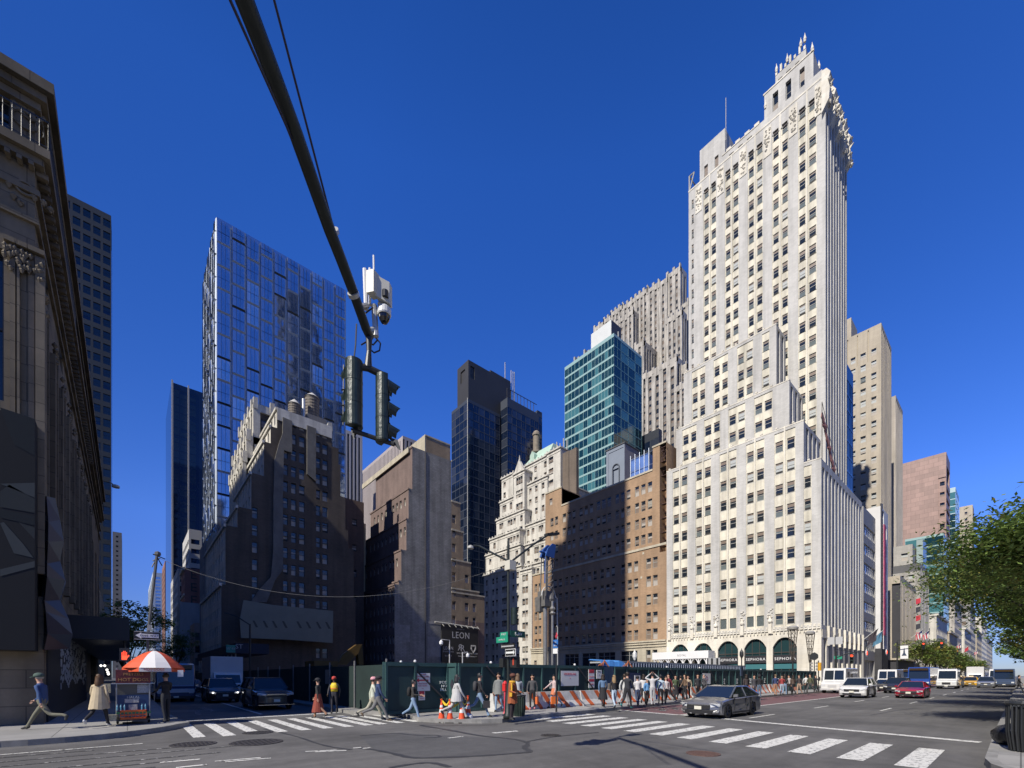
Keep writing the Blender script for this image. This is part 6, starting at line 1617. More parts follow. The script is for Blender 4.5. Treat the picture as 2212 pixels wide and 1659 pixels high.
# notices
def notice(name, lab, X, px0, px1, py0, py1, lines, bgm=signw, group='notices on the hoarding', band=None, arrow=False, col=None):
 y0, y1 = onX(px0, X), onX(px1, X); z1, z0 = zX(px0, py0, X), zX(px0, py1, X)
 t = thing(name, lab, 'sign', (X, (y0 + y1) / 2, z0), group)
 B = MB(); B.box(X - .02, X, y0, y1, z0, z1); B.build('panel', bgm, t)
 if band:
  B = MB(); H = z1 - z0
  for f0, f1 in band: B.box(X, X + .004, y0 + .03, y1 - .03, z1 - H * f1, z1 - H * f0)
  B.build('red_band', signr, t)
 B = MB(); H = z1 - z0; w_ = y1 - y0
 for (tx, f, s) in lines: put_text(B, tx, (X + .008, (y0 + y1) / 2, z1 - H * f), H * s, (0, 1), depth=.003, bold=min(1, w_ * .92 / (len(tx) * H * s * .62)))
 if B.v: B.build('lettering', col or signr, t)
 if arrow:
  B = MB(); zc = z1 - H * .4; ym = (y0 + y1) / 2
  B.prism([(X + .004, y0 + w_ * .08, zc), (X + .004, y0 + w_ * .26, zc + .1), (X + .004, y0 + w_ * .26, zc + .03), (X + .004, y1 - w_ * .12, zc + .03), (X + .004, y1 - w_ * .12, zc - .03), (X + .004, y0 + w_ * .26, zc - .03), (X + .004, y0 + w_ * .26, zc - .1)], (.006, 0, 0))
  B.build('arrow', signr, t)
notice('pavement_closed_sign', 'white notice with a red arrow pointing left on the hoarding corner', -16.99, 896.5, 929, 1454, 1493, [('5TH AVE', .08, .1), ('SIDEWALK CLOSED', .2, .12), ('PEDESTRIANS', .6, .09), ('THRU TRAFFIC', .72, .09), ('HH', .86, .06)], arrow=True)
notice('danger_notice', 'small red and white notice just below the arrow notice', -16.99, 904, 918, 1493.5, 1513, [('DANGER', .6, .12), ('KEEP OUT', .8, .1)], band=[(0, .35)])
notice('address_board', 'wide white board reading 570 FIFTH AVE. on the hoarding', HX + .09, 1212, 1250, 1449, 1482, [('570 FIFTH AVE.', .22, .2), ('HH', .48, .08)])
notice('warning_board', 'tall white board with two red bands left of the gateway', HX + .09, 1271.5, 1284, 1446, 1486, [('NOTICE', .1, .09), ('HARD HATS', .4, .07), ('REQUIRED', .8, .07)], band=[(0, .2), (.52, .66)])
notice('permit_board', 'small white permit board beside the gateway', HX + .09, 1288.5, 1300, 1447, 1466, [('PERMIT', .2, .16), ('H', .6, .2)], col=signk)
notice('navy_information_board', 'navy and white information panel right of the gateway', HX + .09, 1356.5, 1383, 1453, 1500, [], bgm=flat('board_navy', (0.02, 0.035, 0.09), .5))
notice('white_information_board', 'plain white sheet mounted on the navy panel', HX + .11, 1371, 1383, 1459, 1485, [], bgm=signw)
notice('maroon_logo_board', 'white board with a dark maroon arch emblem behind the parked signs', HX + .09, 1517.5, 1535, 1454.5, 1478, [('O', .5, .6)], col=flat('maroon', (0.22, 0.02, 0.06), .5))
# shaded fence run along the side street
fence = thing('side_street_fence', 'shaded mesh-covered site fence along the north kerb of the side street', 'fence', (-50, 8.6, .15))
meshm = flat('fence_mesh', (0.012, 0.028, 0.026), .9, var=.3, scale=.6)
for i, (xa, xb_) in enumerate(((-25.2, a0[0] - .35), (-33, -25.3), (-41, -33.1), (-50, -41.1), (-62, -50.1), (-90, -62.1))):
 B = MB(); B.box(xa, xb_, 8.6, 8.66, .15, 2.25 if i != 1 else 2.35); B.build('mesh_panel', meshm, fence)
B = MB()
for k in range(9): B.tube([(-18.2 - k * 3.6, 8.55, .15), (-18.2 - k * 3.6, 8.55, 2.5)], .04, 5)
B.build('post', flat('post_grey', (0.2, 0.2, 0.2), .6), fence)
B = MB(); B.box(-26.0, -25.3, 8.5, 8.56, 1.3, 2.1); B.build('notice', flat('notice_grey', (0.2, 0.2, 0.19), .6), fence)
# sidewalk shed behind the fence
t = thing('scaffold_shed', 'dark sidewalk shed with pale tubes at the foot of the dark brick block', 'sidewalk shed', (-70, 12, 0))
B = MB(); B.box(-97, -60, 9.5, 13, 4.4, 5.6); B.build('deck', flat('shed_navy', (0.02, 0.025, 0.045), .7), t)
B = MB()
for k in range(14): B.tube([(-60.5 - k * 2.7, 9.6, .15), (-60.5 - k * 2.7, 9.6, 4.4)], .07, 5)
for k in range(13): B.tube([(-60.5 - k * 2.7, 9.6, 2.6), (-63.2 - k * 2.7, 9.6, 4.3)], .04, 4)
B.tube([(-97, 9.6, 3.2), (-60, 9.6, 3.2)], .05, 5)
B.build('tubes', flat('tube_grey', (0.42, 0.42, 0.40), .5), t)
struct('site_earth', (lambda B: (B.poly([(-95.9, 14, .16), (-17, 11, .16), (-17, 73, .16), (-95.9, 73, .16)]), B)[1])(MB()), dirtm)
# blue trimmed canopy over the hoarding and tarpaulin
t = thing('site_canopy', 'navy corrugated canopy edge running above the hoarding towards the white tower', 'canopy', (-17, 30, 2.4))
y0, y1 = onX(1340, -17), onX(1610, -17)
B = MB(); B.box(-19.5, -17.0, y0, y1, 2.62, 2.72); B.build('roof', flat('canopy_grey', (0.35, 0.37, 0.38), .6), t)
B = MB(); B.box(-17.02, -16.98, y0, y1, 2.28, 2.62); B.build('valance', flat('canopy_navy', (0.02, 0.035, 0.09), .5), t)
B = MB(); y = y0 + .1
while y < y1: B.box(-16.978, -16.95, y, y + .09, 2.32, 2.6); y += .32
B.build('ribs', flat('canopy_rib', (0.33, 0.38, 0.48), .5), t)
t = thing('blue_tarpaulin', 'bright blue tarpaulin bundled on top of the hoarding above the gateway', 'tarpaulin', (-16.6, 20, 2.3))
y0, y1 = onX(1293, -16.5), onX(1345, -16.5)
B = MB(); n = 10
for k in range(n):
 ya, yb_ = y0 + (y1 - y0) * k / n, y0 + (y1 - y0) * (k + 1) / n; h1, h2 = .32 + .06 * math.sin(k * 1.7), .32 + .06 * math.sin((k + 1) * 1.7)
 B.poly([(-16.25, ya, 2.33), (-16.25, yb_, 2.33), (-16.4, yb_, 2.33 + h2), (-16.4, ya, 2.33 + h1)]); B.poly([(-16.4, ya, 2.33 + h1), (-16.4, yb_, 2.33 + h2), (-17.3, yb_, 2.4 + h2), (-17.3, ya, 2.4 + h1)])
B.build('sheet', flat('tarp_blue', (0.07, 0.25, 0.60), .5, var=.2, scale=2), t)
B = MB()
for ya in (y0, y1):
 for k in range(3): B.tube([(-16.2, ya - .4 + .2 * k, 2.35), (-16.3, ya + .3, 2.6 + .05 * k), (-16.2, ya + .6, 2.3)], .03, 4)
B.build('hose', flat('orange_hose', (0.45, 0.15, 0.06), .6), t)
# jersey barriers
bar_w = flat('barrier_concrete', (0.62, 0.61, 0.58), .8, var=.25, scale=3); bar_o = flat('barrier_orange', (0.62, 0.13, 0.035), .65, var=.2, scale=3)
def barrier():
 t = thing('traffic_barrier', 'x', 'traffic barrier', (0, 0, 0), 'striped barriers in front of the hoarding')
 L = 2.96; prof = [(.30, 0), (.30, .08), (.16, .34), (.09, .81), (-.09, .81), (-.16, .34), (-.30, .08), (-.30, 0)]
 B = MB(); B.prism([(p[0], 0, p[1]) for p in prof], (0, L, 0)); B.build('block', bar_w, t)
 B = MB()
 for s in (.25, 1.35, 2.4):
  for (p, q) in zip(prof[:3], prof[1:4]):
   k = .75
   a = lambda pt, w_: (pt[0] + .004, s + w_ - pt[1] * k + .35, pt[1])
   pts = [a(p, 0), a(p, .34), a(q, .34), a(q, 0)]
   pts = [(x, min(max(y, 0.01), L - .01), z) for x, y, z in pts]
   B.poly(pts)
 B.build('stripe', bar_o, t)
 return t
b0 = barrier()
posn = ['nearest to the cones', 'second from the cones', 'third from the cones', 'fourth from the cones', 'fifth from the cones', 'sixth, by the address board', 'seventh, left of the gateway', 'ninth, behind the crowd', 'tenth, behind the crowd', 'eleventh, behind the crowd', 'twelfth, near the parked sedan']
ys = [12.3 + 3.0 * k for k in range(12) if k != 7]
for i, y in enumerate(ys):
 o = b0 if i == 0 else copy_tree(b0)
 o.location = (-15.55 - (.05 if i % 2 else 0), y, .15); o['label'] = 'white barrier with slanting orange stripes, ' + posn[i]
# cones and caution tape
cone_o = flat('cone_orange', (0.80, 0.10, 0.03), .5); cone_w = flat('cone_reflective', (0.72, 0.72, 0.70), .35)
def cone():
 t = thing('traffic_cone', 'x', 'traffic cone', (0, 0, 0), 'orange cones at the kerb corner')
 B = MB(); B.box(-.19, .19, -.19, .19, 0, .035); B.build('base', flat('cone_base', (0.05, 0.045, 0.04), .7), t)
 B = MB(); B.lathe((0, 0, .035), [(.15, 0), (.13, .05), (.035, .72)], 14); B.build('body', cone_o, t)
 B = MB(); B.lathe((0, 0, .035), [(.093, .34), (.075, .47)], 14); B.lathe((0, 0, .035), [(.068, .53), (.055, .62)], 14); B.build('collar', cone_w, t)
 B = MB(); B.lathe((0, 0, .75), [(.03, 0), (.03, .1), (.05, .11), (.05, .13)], 8); B.build('tip', cone_o, t)
 return t
k0 = cone(); cps = []
for i, (px, py) in enumerate(((953.8, 1559.3), (971.6, 1560.3), (997.4, 1560.3), (1011, 1556.5))):
 o = k0 if i == 0 else copy_tree(k0); x, y, _ = G(px, py, .02); o.location = (x, y, .1 if i == 3 else .0); cps.append((x, y))
 o.rotation_euler = (0, 0, i * .7); o['label'] = ('leftmost orange cone of the taped group', 'second orange cone from the left of the taped group', 'third orange cone from the left, beside a white bag', 'rightmost orange cone, against the striped barrier')[i]
t = thing('caution_tape', 'sagging yellow caution tape strung between the orange cones', 'caution tape', (cps[0][0], cps[0][1], .8))
B = MB()
for a, c in ((0, 1), (1, 2), (2, 3), (0, 2)):
 P = [Vector((*cps[a], .84)), Vector((*cps[c], .86))]
 pts = [P[0].lerp(P[1], k / 8) - Vector((0, 0, (.22 if (a, c) != (0, 2) else .3) * 4 * (k / 8) * (1 - k / 8))) for k in range(9)]
 for p, q in zip(pts, pts[1:]): B.prism([p, q, q + Vector((0, 0, .06)), p + Vector((0, 0, .06))], (.004, .004, 0))
B.build('tape', flat('tape_yellow', (0.75, 0.55, 0.03), .5), t)
def sack(x, y, r, h, lab, mat, name='rubbish_bag', cat='bag', seed=1, z=.15, group=None):
 rr = random.Random(seed); bm = bmesh.new(); bmesh.ops.create_icosphere(bm, subdivisions=3, radius=1)
 for v in bm.verts:
  n = .10 * math.sin(v.co.x * 7 + seed) * math.cos(v.co.y * 6 + v.co.z * 5) + rr.uniform(-.04, .04)
  v.co *= 1 + n
  v.co = Vector((v.co.x * r, v.co.y * r, max(v.co.z, -.75) * h / 1.8 + h * .42))
  if v.co.z > h * .85: v.co.x *= .5; v.co.y *= .5
 me = bpy.data.meshes.new(name); bm.to_mesh(me); bm.free(); me.materials.append(mat)
 o = bpy.data.objects.new(name, me); C.objects.link(o); o.location = (x, y, z); tag(o, lab, cat, group)
 for p in me.polygons: p.use_smooth = True
 return o
x, y, _ = G(1006, 1559, .02); sack(x, y + .1, .2, .34, 'white plastic bag slumped between the two right-hand cones', flat('bag_white', (0.7, 0.7, 0.72), .4), seed=3, z=.02)
x, y, _ = G(985, 1560, .02); sack(x, y + .15, .16, .18, 'flat grey bag lying behind the second orange cone', flat('bag_grey', (0.5, 0.5, 0.5), .5), seed=4, z=.02)
# temporary lamps on the hoarding
def site_lamp(px, pyt, pxb, pyb, X, lab):
 y = onX(px, X); zt = zX(px, pyt, X); yb_ = onX(pxb, X)
 t = thing('site_lamp', lab, 'work lamp', (X, y, HZ), 'temporary lamps above the hoarding')
 B = MB(); B.tube([(X, y, HZ - .5), (X, y, zt), (X, yb_, zt + .01)], .025, 6); B.build('bracket', flat('galv_pipe', (0.5, 0.5, 0.5), .5), t)
 B = MB(); B.lathe((X, yb_, zt - .26), [(.02, 0), (.09, .06), (.09, .16), (.03, .24)], 10); B.build('globe', flat('lamp_globe', (0.8, 0.8, 0.78), .3), t)
site_lamp(971, 1383, 953, 1385, -17.3, 'work lamp bending left above the hoarding corner'); site_lamp(999, 1409, 1010, 1409, -17.0, 'shorter work lamp bending right above the hoarding corner')
site_lamp(1114, 1436, 1110, 1427, -17.2, 'small work lamp beside the street lamp post above the hoarding')
# drilling rig
def rig():
 X = -24.0; y = onX(1181, X); t = thing('drilling_rig', 'tall drilling rig with blue mast head and twin steel columns behind the hoarding', 'drilling rig', (X, y, .16))
 def z(py): return zX(1181, py, X)
 def yy(px): return onX(px, X)
 steel = flat('rig_steel', (0.38, 0.37, 0.35), .35, .6, var=.2, scale=4); blue = flat('rig_blue', (0.03, 0.09, 0.30), .45); grime = flat('rig_grime', (0.14, 0.135, 0.13), .6, var=.3, scale=4)
 B = MB(); B.lathe((X, yy(1177.5), .2), [(.17, 0), (.17, z(1315))], 12); B.build('casing', steel, t)
 B = MB(); B.lathe((X + .4, yy(1185), .2), [(.09, 0), (.09, z(1305))], 10); B.lathe((X + .4, yy(1185), z(1330)), [(.1, 0), (.22, .15), (.12, .3), (.24, .5), (.1, .7)], 10); B.build('kelly_bar', steel, t)
 B = MB(); B.box(X - .5, X + .3, yy(1171), yy(1191), z(1311), z(1278)); B.box(X - .6, X - .1, yy(1168), yy(1178), z(1322), z(1290)); B.lathe((X + .1, yy(1186), z(1300)), [(.3, 0), (.36, .2), (.2, .7)], 10); B.build('rotary_drive', grime, t)
 B = MB(); c = yy(1181)
 pts = [(X + .2, c + .75 * math.cos(a), z(1290) + .8 * math.sin(a)) for a in [math.pi * k / 10 for k in range(11)]]
 B.tube(pts, .05, 6); B.tube([(X + .1, yy(1194), z(1282)), (X + .1, yy(1201), z(1290)), (X + .1, yy(1202), z(1400)), (X + .1, yy(1201.5), z(1460))], .06, 6)
 B.build('hose', flat('rig_hose', (0.55, 0.55, 0.52), .5), t)
 B = MB(); w_ = (yy(1189) - yy(1173)) / 2; zz = z(1278); cm = yy(1181)
 for u in (-1, 1):
  for v in (-.3, .3): B.tube([(X + v, cm + u * w_, z(1290)), (X + v * .8, cm + u * w_ * .8, z(1200))], .05, 5)
 k = 0; zc = z(1280)
 while zc < z(1205): B.tube([(X + .3, cm - w_ * .9, zc), (X + .3, cm + w_ * .9, zc + .5)], .035, 4); zc += .45
 for u in (-.3, 0, .25): B.tube([(X, cm + u * w_, z(1285)), (X, cm + u * w_, z(1195))], .03, 4)
 B.build('lattice_mast', grime, t)
 B = MB(); B.prism([(X - .3, yy(1171), z(1205)), (X - .3, yy(1189), z(1206)), (X - .3, yy(1193), z(1176)), (X - .3, yy(1186), z(1175)), (X - .3, yy(1176), z(1188))], (.2, 0, 0)); B.prism([(X + .3, yy(1171), z(1205)), (X + .3, yy(1189), z(1206)), (X + .3, yy(1193), z(1176)), (X + .3, yy(1186), z(1175)), (X + .3, yy(1176), z(1188))], (.1, 0, 0))
 B.lathe((X, yy(1182), z(1196)), [(.3, -.1), (.35, 0), (.3, .1)], 12); B.tube([(X, yy(1166), z(1195)), (X, yy(1176), z(1195))], .08, 6); B.box(X - .3, X + .3, yy(1174), yy(1184), z(1270), z(1205 + 22)) if False else None
 B.tube([(X + .2, yy(1175), z(1206)), (X + .2, yy(1174), z(1262))], .09, 6)
 B.build('mast_head', blue, t)
 B = MB(); B.box(X - 2.4, X - .6, y - 1.5, y + 1.6, 1.0, 2.3); B.build('cab', flat('rig_cab', (0.10, 0.10, 0.11), .5), t)
 for s in (-1, 1):
  B = MB(); B.box(X - 4, X + .2, y + s * 1.5 - .35, y + s * 1.5 + .35, .17, 1.0); B.build('track', signk, t)
rig()
t = thing('excavator', 'yellow excavator boom resting in shade behind the side-street fence', 'excavator', (-45, 17, .16))
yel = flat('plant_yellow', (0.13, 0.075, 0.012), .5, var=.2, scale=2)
Xe = -45.0
B = MB(); e = lambda a, c: (Xe, onX(a, Xe), zX(a, c, Xe));
B.prism([e(724, 1436), e(745, 1436), e(770, 1412), e(777, 1392), e(766, 1393), e(738, 1413)], (.5, 0, 0)); B.build('boom', yel, t)
B = MB(); B.prism([e(766, 1396), e(777, 1392), e(780, 1436), e(770, 1436)], (.4, .1, 0)); B.build('stick', yel, t)
B = MB(); B.box(Xe - 2, Xe + 1, 13.4, 15.6, 1.2, 3.2); B.build('cab', yel, t)
B = MB(); B.box(Xe - 2.5, Xe + 1.6, 12.9, 16.2, .17, 1.15); B.build('track', signk, t)
# white gooseneck vessel and short post by the hoarding recess
t = thing('standpipe', 'white and black standpipe valve in the hoarding recess', 'standpipe', (-17.8, 8.4, .15))
x, y, _ = G(856, 1534, .15)
B = MB(); B.tube([(x, y, .15), (x, y, .45), (x + .1, y, .75)], .07, 8); B.lathe((x + .02, y, .25), [(.06, 0), (.14, .1), (.14, .2), (.05, .28)], 10); B.build('pipe', signw, t)
B = MB(); B.lathe((x + .12, y, .72), [(.04, 0), (.09, .05), (.09, .1), (.03, .14)], 8); B.build('valve', signk, t)
x, y, _ = G(840, 1536, .15); B = MB(); B.lathe((x, y, .15), [(.045, 0), (.045, .6), (.07, .62), (.07, .7)], 8)
tag(B.build('bollard', flat('bollard_grey', (0.35, 0.35, 0.36), .5)), 'short grey metal bollard beside the standpipe', 'bollard')
# ================================================================ street furniture
poleg = flat('pole_green', (0.022, 0.028, 0.026), .45, .2, var=.3, scale=6)
poled = flat('pole_dark', (0.03, 0.033, 0.035), .45, .2)
sigd = flat('signal_dark_green', (0.02, 0.034, 0.03), .38, .1, var=.35, scale=7, bump=.25)
galv = flat('galvanised_steel', (0.50, 0.50, 0.48), .4, .5)
cream = flat('equipment_cream', (0.60, 0.58, 0.50), .5)
signg = flat('street_sign_green', (0.02, 0.28, 0.17), .5)
redlit = flat('red_lens_lit', (1.0, 0.08, 0.03), .3, emis=1.6)
lensd = flat('lens_dark', (0.03, 0.03, 0.03), .2)
def signal_head(t, c, face, h=1.02, r=.16, name='signal_head', mat=None, lit=None, visor=.24):
 """three-lens head centred at c, lenses towards 'face' (2D unit)"""
 f = Vector((*face, 0)); s = Vector((-f.y, f.x, 0)); c = Vector(c); mat = mat or sigd
 B = MB(); n = 10; ring = []
 for k in range(n + 1):
  a = math.pi * k / n; ring.append(c + s * (r * math.cos(a)) - f * (r * .95 * math.sin(a)))
 ring += [c - s * r + f * .03, c + s * r + f * .03]
 B.prism([p - Vector((0, 0, h / 2)) for p in ring], (0, 0, h))
 sec = h / 3
 for k in range(3): B.prism([c + (p - c) * 1.03 - Vector((0, 0, h / 2 - sec * k - .01)) for p in ring], (0, 0, .015))
 o = B.build(name, mat, t)
 V = MB(); Ln = MB(); Lt = MB()
 for k in range(3):
  z = h / 2 - sec * (k + .5); q = c + Vector((0, 0, z)) + f * .03; rr_ = sec * .42
  m = 10; a0 = -math.pi * .2
  P = [q + s * (rr_ * math.cos(a)) + Vector((0, 0, rr_ * math.sin(a))) for a in [a0 + (math.pi - 2 * a0) * i / m for i in range(m + 1)]]
  for i in range(m):
   u, v = P[i], P[i+1]; d1 = visor * (.55 + .45 * max(0, math.sin(a0 + (math.pi - 2 * a0) * (i + .5) / m)))
   V.poly([u, v, v + f * d1 - Vector((0, 0, d1 * .18)), u + f * d1 - Vector((0, 0, d1 * .18))])
  tgt = Lt if lit == k else Ln
  tgt.poly([q + f * .004 + s * (rr_ * math.cos(a)) + Vector((0, 0, rr_ * math.sin(a))) for a in [2 * math.pi * i / 12 for i in range(12)]])
 V.build('visor', mat, o)
 if Ln.v: Ln.build('lens', lensd, o)
 if Lt.v: Lt.build('lens', redlit, o, label='lit red lens')
 return o
# --- foreground mast arm (its post stands on the kerb behind the viewpoint)
def arm_pt(px, py):
 r = (px - 1106) / FP; s = (7.13 * r + 2.16) / (1.0016 * r - .07); fwd = 7.13 - 1.0016 * s
 return Vector((-6.8 + .71 * s, 3.05 - .71 * s, EYE + (HOR - py) / FP * fwd)), s
def at(px, py, t): d = ray(px); return Vector((d[0] * t, d[1] * t, EYE + (HOR - py) / FP * t))
M = thing('overhead_traffic_signal', 'big dark mast arm reaching overhead with two signal heads, antennas and a camera dome', 'traffic signal', (1.0, -4.7, .15))
B = MB(); pts = []; rs = []
for (px, py, r_) in ((799, 728, .062), (790, 708, .066), (762, 628, .068), (735, 556, .07), (712, 497, .072), (640, 292, .076), (585, 148, .08), (528, 0, .084)):
 p, s = arm_pt(px, py); pts.append(p); rs.append(r_)
d = (pts[-1] - pts[-2]).normalized(); e = Vector((1.0, -4.75, 0));
while pts[-1].x < .6 and len(pts) < 20: pts.append(pts[-1] + d * 1.0); rs.append(.088)
B.tube(pts, rs, 14); top = pts[-1].copy()
B.lathe((top.x, top.y, .15), [(.24, 0), (.24, .8), (.14, .9), (.11, top.z + .9)], 14)
o = B.build('arm', poleg, M, smooth=True); M.location = (top.x, top.y, .15)
o.data.transform(Matrix.Translation(Vector((1.0, -4.7, .15)) - Vector((top.x, top.y, .15))))
B = MB()
for (px, py, w_) in ((719, 505, .086), (765, 640, .08)):
 p, _ = arm_pt(px, py); q, _ = arm_pt(px - 3, py - 9); B.tube([p, q], w_, 12)
B.build('collar', galv, M)
B = MB()
p1, _ = arm_pt(722, 500); f0 = (top - p1)
q = at(592, 0, 4.4); p1 = at(722, 499, 5.9); B.tube([p1, q, q + (q - p1) * 1.6], .013, 6)
p2, _ = arm_pt(612, 245)
p2 = at(631, 300, 4.75); q = at(497, 0, 3.75); B.tube([p2, p2.lerp(q, .5), q, q + (q - p2) * 1.2], .014, 6)
B.build('guy_rod', flat('guy_blue', (0.02, 0.02, 0.05), .5), M)
# hanger, joint and bottom bar
tt = 6.75
B = MB(); B.tube([at(797, 728, tt), at(797, 760, tt), at(795, 795, tt)], [.05, .035, .06], 10); B.tube([at(795, 795, tt), at(830, 812, tt + .1)], .05, 8); B.tube([at(795, 795, tt), at(775, 792, tt - .05)], .05, 8)
B.tube([at(762, 930, tt - .05), at(830, 953, tt + .1), at(852, 960, tt + .1)], .035, 8); B.prism([at(757, 925, tt), at(770, 925, tt), at(763, 948, tt)], (.02, .02, 0)); B.prism([at(838, 945, tt + .1), at(855, 950, tt + .1), at(862, 972, tt + .1)], (.02, .02, 0))
B.build('hanger', poled, M)
signal_head(M, at(765, 852, tt - .05), (-1, 0), h=1.0, r=.125)
signal_head(M, at(827, 884, tt + .1), (0, 1), h=1.02, r=.115)
# comms gear
def cyl(B, a, b, r, k=8): B.tube([a, b], r, k)
B = MB(); cyl(B, at(812, 727, 6.9), at(808, 660, 6.9), .045); cyl(B, at(795, 715, 6.85), at(812, 712, 6.9), .045); cyl(B, at(778, 662, 6.7), at(794, 660, 6.8), .04); B.build('bracket', galv, M)
B = MB(); cyl(B, at(791, 668, 6.8), at(788, 582, 6.8), .035); cyl(B, at(799, 660, 6.9), at(799, 580, 6.9), .022); cyl(B, at(808, 602, 6.9), at(807, 552, 6.9), .015); B.build('antenna', flat('antenna_white', (0.75, 0.75, 0.73), .4), M)
B = MB(); a_, b_ = at(806, 601, 6.85), at(806, 648, 6.85); u = Vector((.22, .16, 0)) ; v = Vector((.04, -.09, 0))
B.prism([a_, a_ + v * 1.5, b_ + v * 1.5, b_], u * .45); B.prism([at(817, 606, 6.85), at(817, 650, 6.85), at(847, 667, 6.95), at(847, 622, 6.95)], (.07, -.08, 0)); B.build('equipment_box', cream, M)
B = MB(); c_ = at(832, 636, 6.82); B.lathe((c_.x, c_.y, c_.z), [(.05, -.05), (.05, .05)], 12); B.build('box_port', lensd, M)
B = MB(); c_ = at(830, 680, 6.9); B.lathe((c_.x, c_.y, c_.z), [(.06, .13), (.105, .08), (.105, 0), (.095, -.02)], 16); B.tube([at(818, 655, 6.9), at(828, 662, 6.9)], .03, 6); B.build('camera_housing', flat('camera_white', (0.7, 0.7, 0.68), .4), M)
B = MB(); B.lathe((c_.x, c_.y, c_.z - .02), [(.085, 0), (.08, -.05), (.05, -.1), (.01, -.12)], 14); B.build('camera_dome', glass('dome_black', (0.01, 0.01, 0.012), .05, wave=0), M)
B = MB()
for seg in ([(770, 700), (768, 745), (764, 778)], [(812, 730), (822, 742), (820, 757), (808, 762), (800, 755)], [(780, 745), (792, 738), (806, 745), (815, 735)], [(776, 672), (790, 676), (806, 664)]):
 P = [at(x, y, 6.8) for x, y in seg]; B.tube(P, .012, 5)
B.build('cable', flat('cable_black', (0.015, 0.015, 0.02), .5), M)
B = MB(); B.tube([at(742, 788, 6.72), at(741, 918, 6.72)], .008, 4); B.tube([at(841, 822, 6.82), at(840, 945, 6.82)], .008, 4)
for k in range(7): B.tube([at(837, 830 + k * 17, 6.82), at(843, 830 + k * 17, 6.82)], .014, 4);
for k in range(4): B.tube([at(738, 808 + k * 34, 6.72), at(744, 808 + k * 34, 6.72)], .016, 4)
B.build('hinge', poled, M)
# --- big lamp post at the site corner
x, y, _ = G(1098, 1552, .15); t = thing('street_lamp', 'tall twin-armed street lamp with signs and signals at the site corner', 'street lamp', (x, y, .15))
z = lambda py: zY(1098, py, y)
B = MB(); B.lathe((x, y, .15), [(.2, 0), (.2, .12), (.15, .2), (.12, .9), (.08, 1.05), (.06, 1.6), (.052, z(1195)), (.045, z(1178)), (.02, z(1172))], 10); B.build('pole', poleg, t, smooth=True)
B = MB(); B.tube([(x, y, z(1212)), (x - 1.1, y + .1, z(1180)), (x - 2.1, y + .2, z(1150)), (x - 2.5, y + .22, z(1144))], .04, 6); B.tube([(x, y, z(1218)), (x + .05, y + 1.2, z(1165)), (x + .1, y + 2.0, z(1148) + .25)], .04, 6); B.build('arm', poleg, t)
B = MB(); B.lathe((x - 2.75, y + .24, z(1143) - .03), [(.05, -.09), (.14, -.05), (.13, .04), (.03, .09)], 10); B.build('lamp_head', flat('lamp_grey', (0.4, 0.4, 0.38), .5), t)
B = MB(); B.prism([(x, y + 1.9, z(1148) + .2), (x + .2, y + 1.9, z(1148) + .2), (x + .2, y + 2.6, z(1148) + .38), (x, y + 2.6, z(1148) + .38)], (0, 0, .1)); B.build('lamp_head', poled, t)
B = MB(); B.box(x - .1, x + .2, y - .1, y + .2, z(1232), z(1212)); B.build('control_box', cream, t)
signal_head(t, (x + .22, y + .1, z(1332)), (0, 1), h=.62, r=.13, visor=.15)
S_ = flat('oneway_black', (0.02, 0.02, 0.02), .5);
def sgn(t, px0, px1, py0, py1, mat, text=None, tm=None, sz=.7, name='street_sign', yo=-.14, slot=None, bold=1.0):
 Y = y + yo; xa, xb_ = onY(px0, Y), onY(px1, Y); za, zb_ = zY(px0, py1, Y), zY(px0, py0, Y)
 B = MB(); B.box(xa, xb_, Y - .012, Y + .012, za, zb_); o = B.build(name, mat, t)
 if text:
  B = MB(); put_text(B, text, ((xa + xb_) / 2, Y - .02, (za + zb_) / 2), (zb_ - za) * sz, depth=.003, bold=bold); B.build('lettering', tm or whitep, o)
 return o, xa, xb_, za, zb_
sgn(t, 1080.5, 1097, 1366.5, 1376, signg, 'W 46 ST', bold=.62); sgn(t, 1072.6, 1097.3, 1377, 1389, signg, 'Little Brazil St', sz=.42, bold=.72)
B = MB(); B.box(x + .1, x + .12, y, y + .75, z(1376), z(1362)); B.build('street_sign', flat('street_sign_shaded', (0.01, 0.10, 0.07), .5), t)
B = MB(); put_text(B, '5 AV', (x + .13, y + .4, z(1369)), .18, (0, 1)); B.build('lettering', whitep, t)
def arrow(B, xa, xb_, Y, zc, h, left=True):
 s = -1 if left else 1; tip = xa if left else xb_; tail = xb_ if left else xa
 B.prism([(tip, Y, zc), (tip - s * h * .8, Y, zc + h), (tip - s * h * .8, Y, zc + h * .4), (tail, Y, zc + h * .4), (tail, Y, zc - h * .4), (tip - s * h * .8, Y, zc - h * .4), (tip - s * h * .8, Y, zc - h)], (0, -.004, 0))
o, xa, xb_, za, zb_ = sgn(t, 1082, 1112, 1392, 1402, S_, name='one_way_sign'); B = MB(); arrow(B, xa + .04, xb_ - .04, y - .155, (za + zb_) / 2, .06); B.build('arrow', flat('arrow_grey', (0.4, 0.4, 0.4), .6), o)
o, xa, xb_, za, zb_ = sgn(t, 1092, 1114, 1402.5, 1418, signw, name='one_way_sign', yo=-.16)
B = MB(); B.box(xa + .02, xb_ - .02, y - .18, y - .173, za + .02, zb_ - .02); B.build('ground', S_, o); B = MB(); arrow(B, xa + .05, xb_ - .04, y - .182, (za + zb_) / 2, .09, False); B.build('arrow', whitep, o)
B = MB(); B.box(x - .42, x - .18, y - .1, y + .12, z(1441), z(1422)); B.build('pedestrian_signal', poled, t)
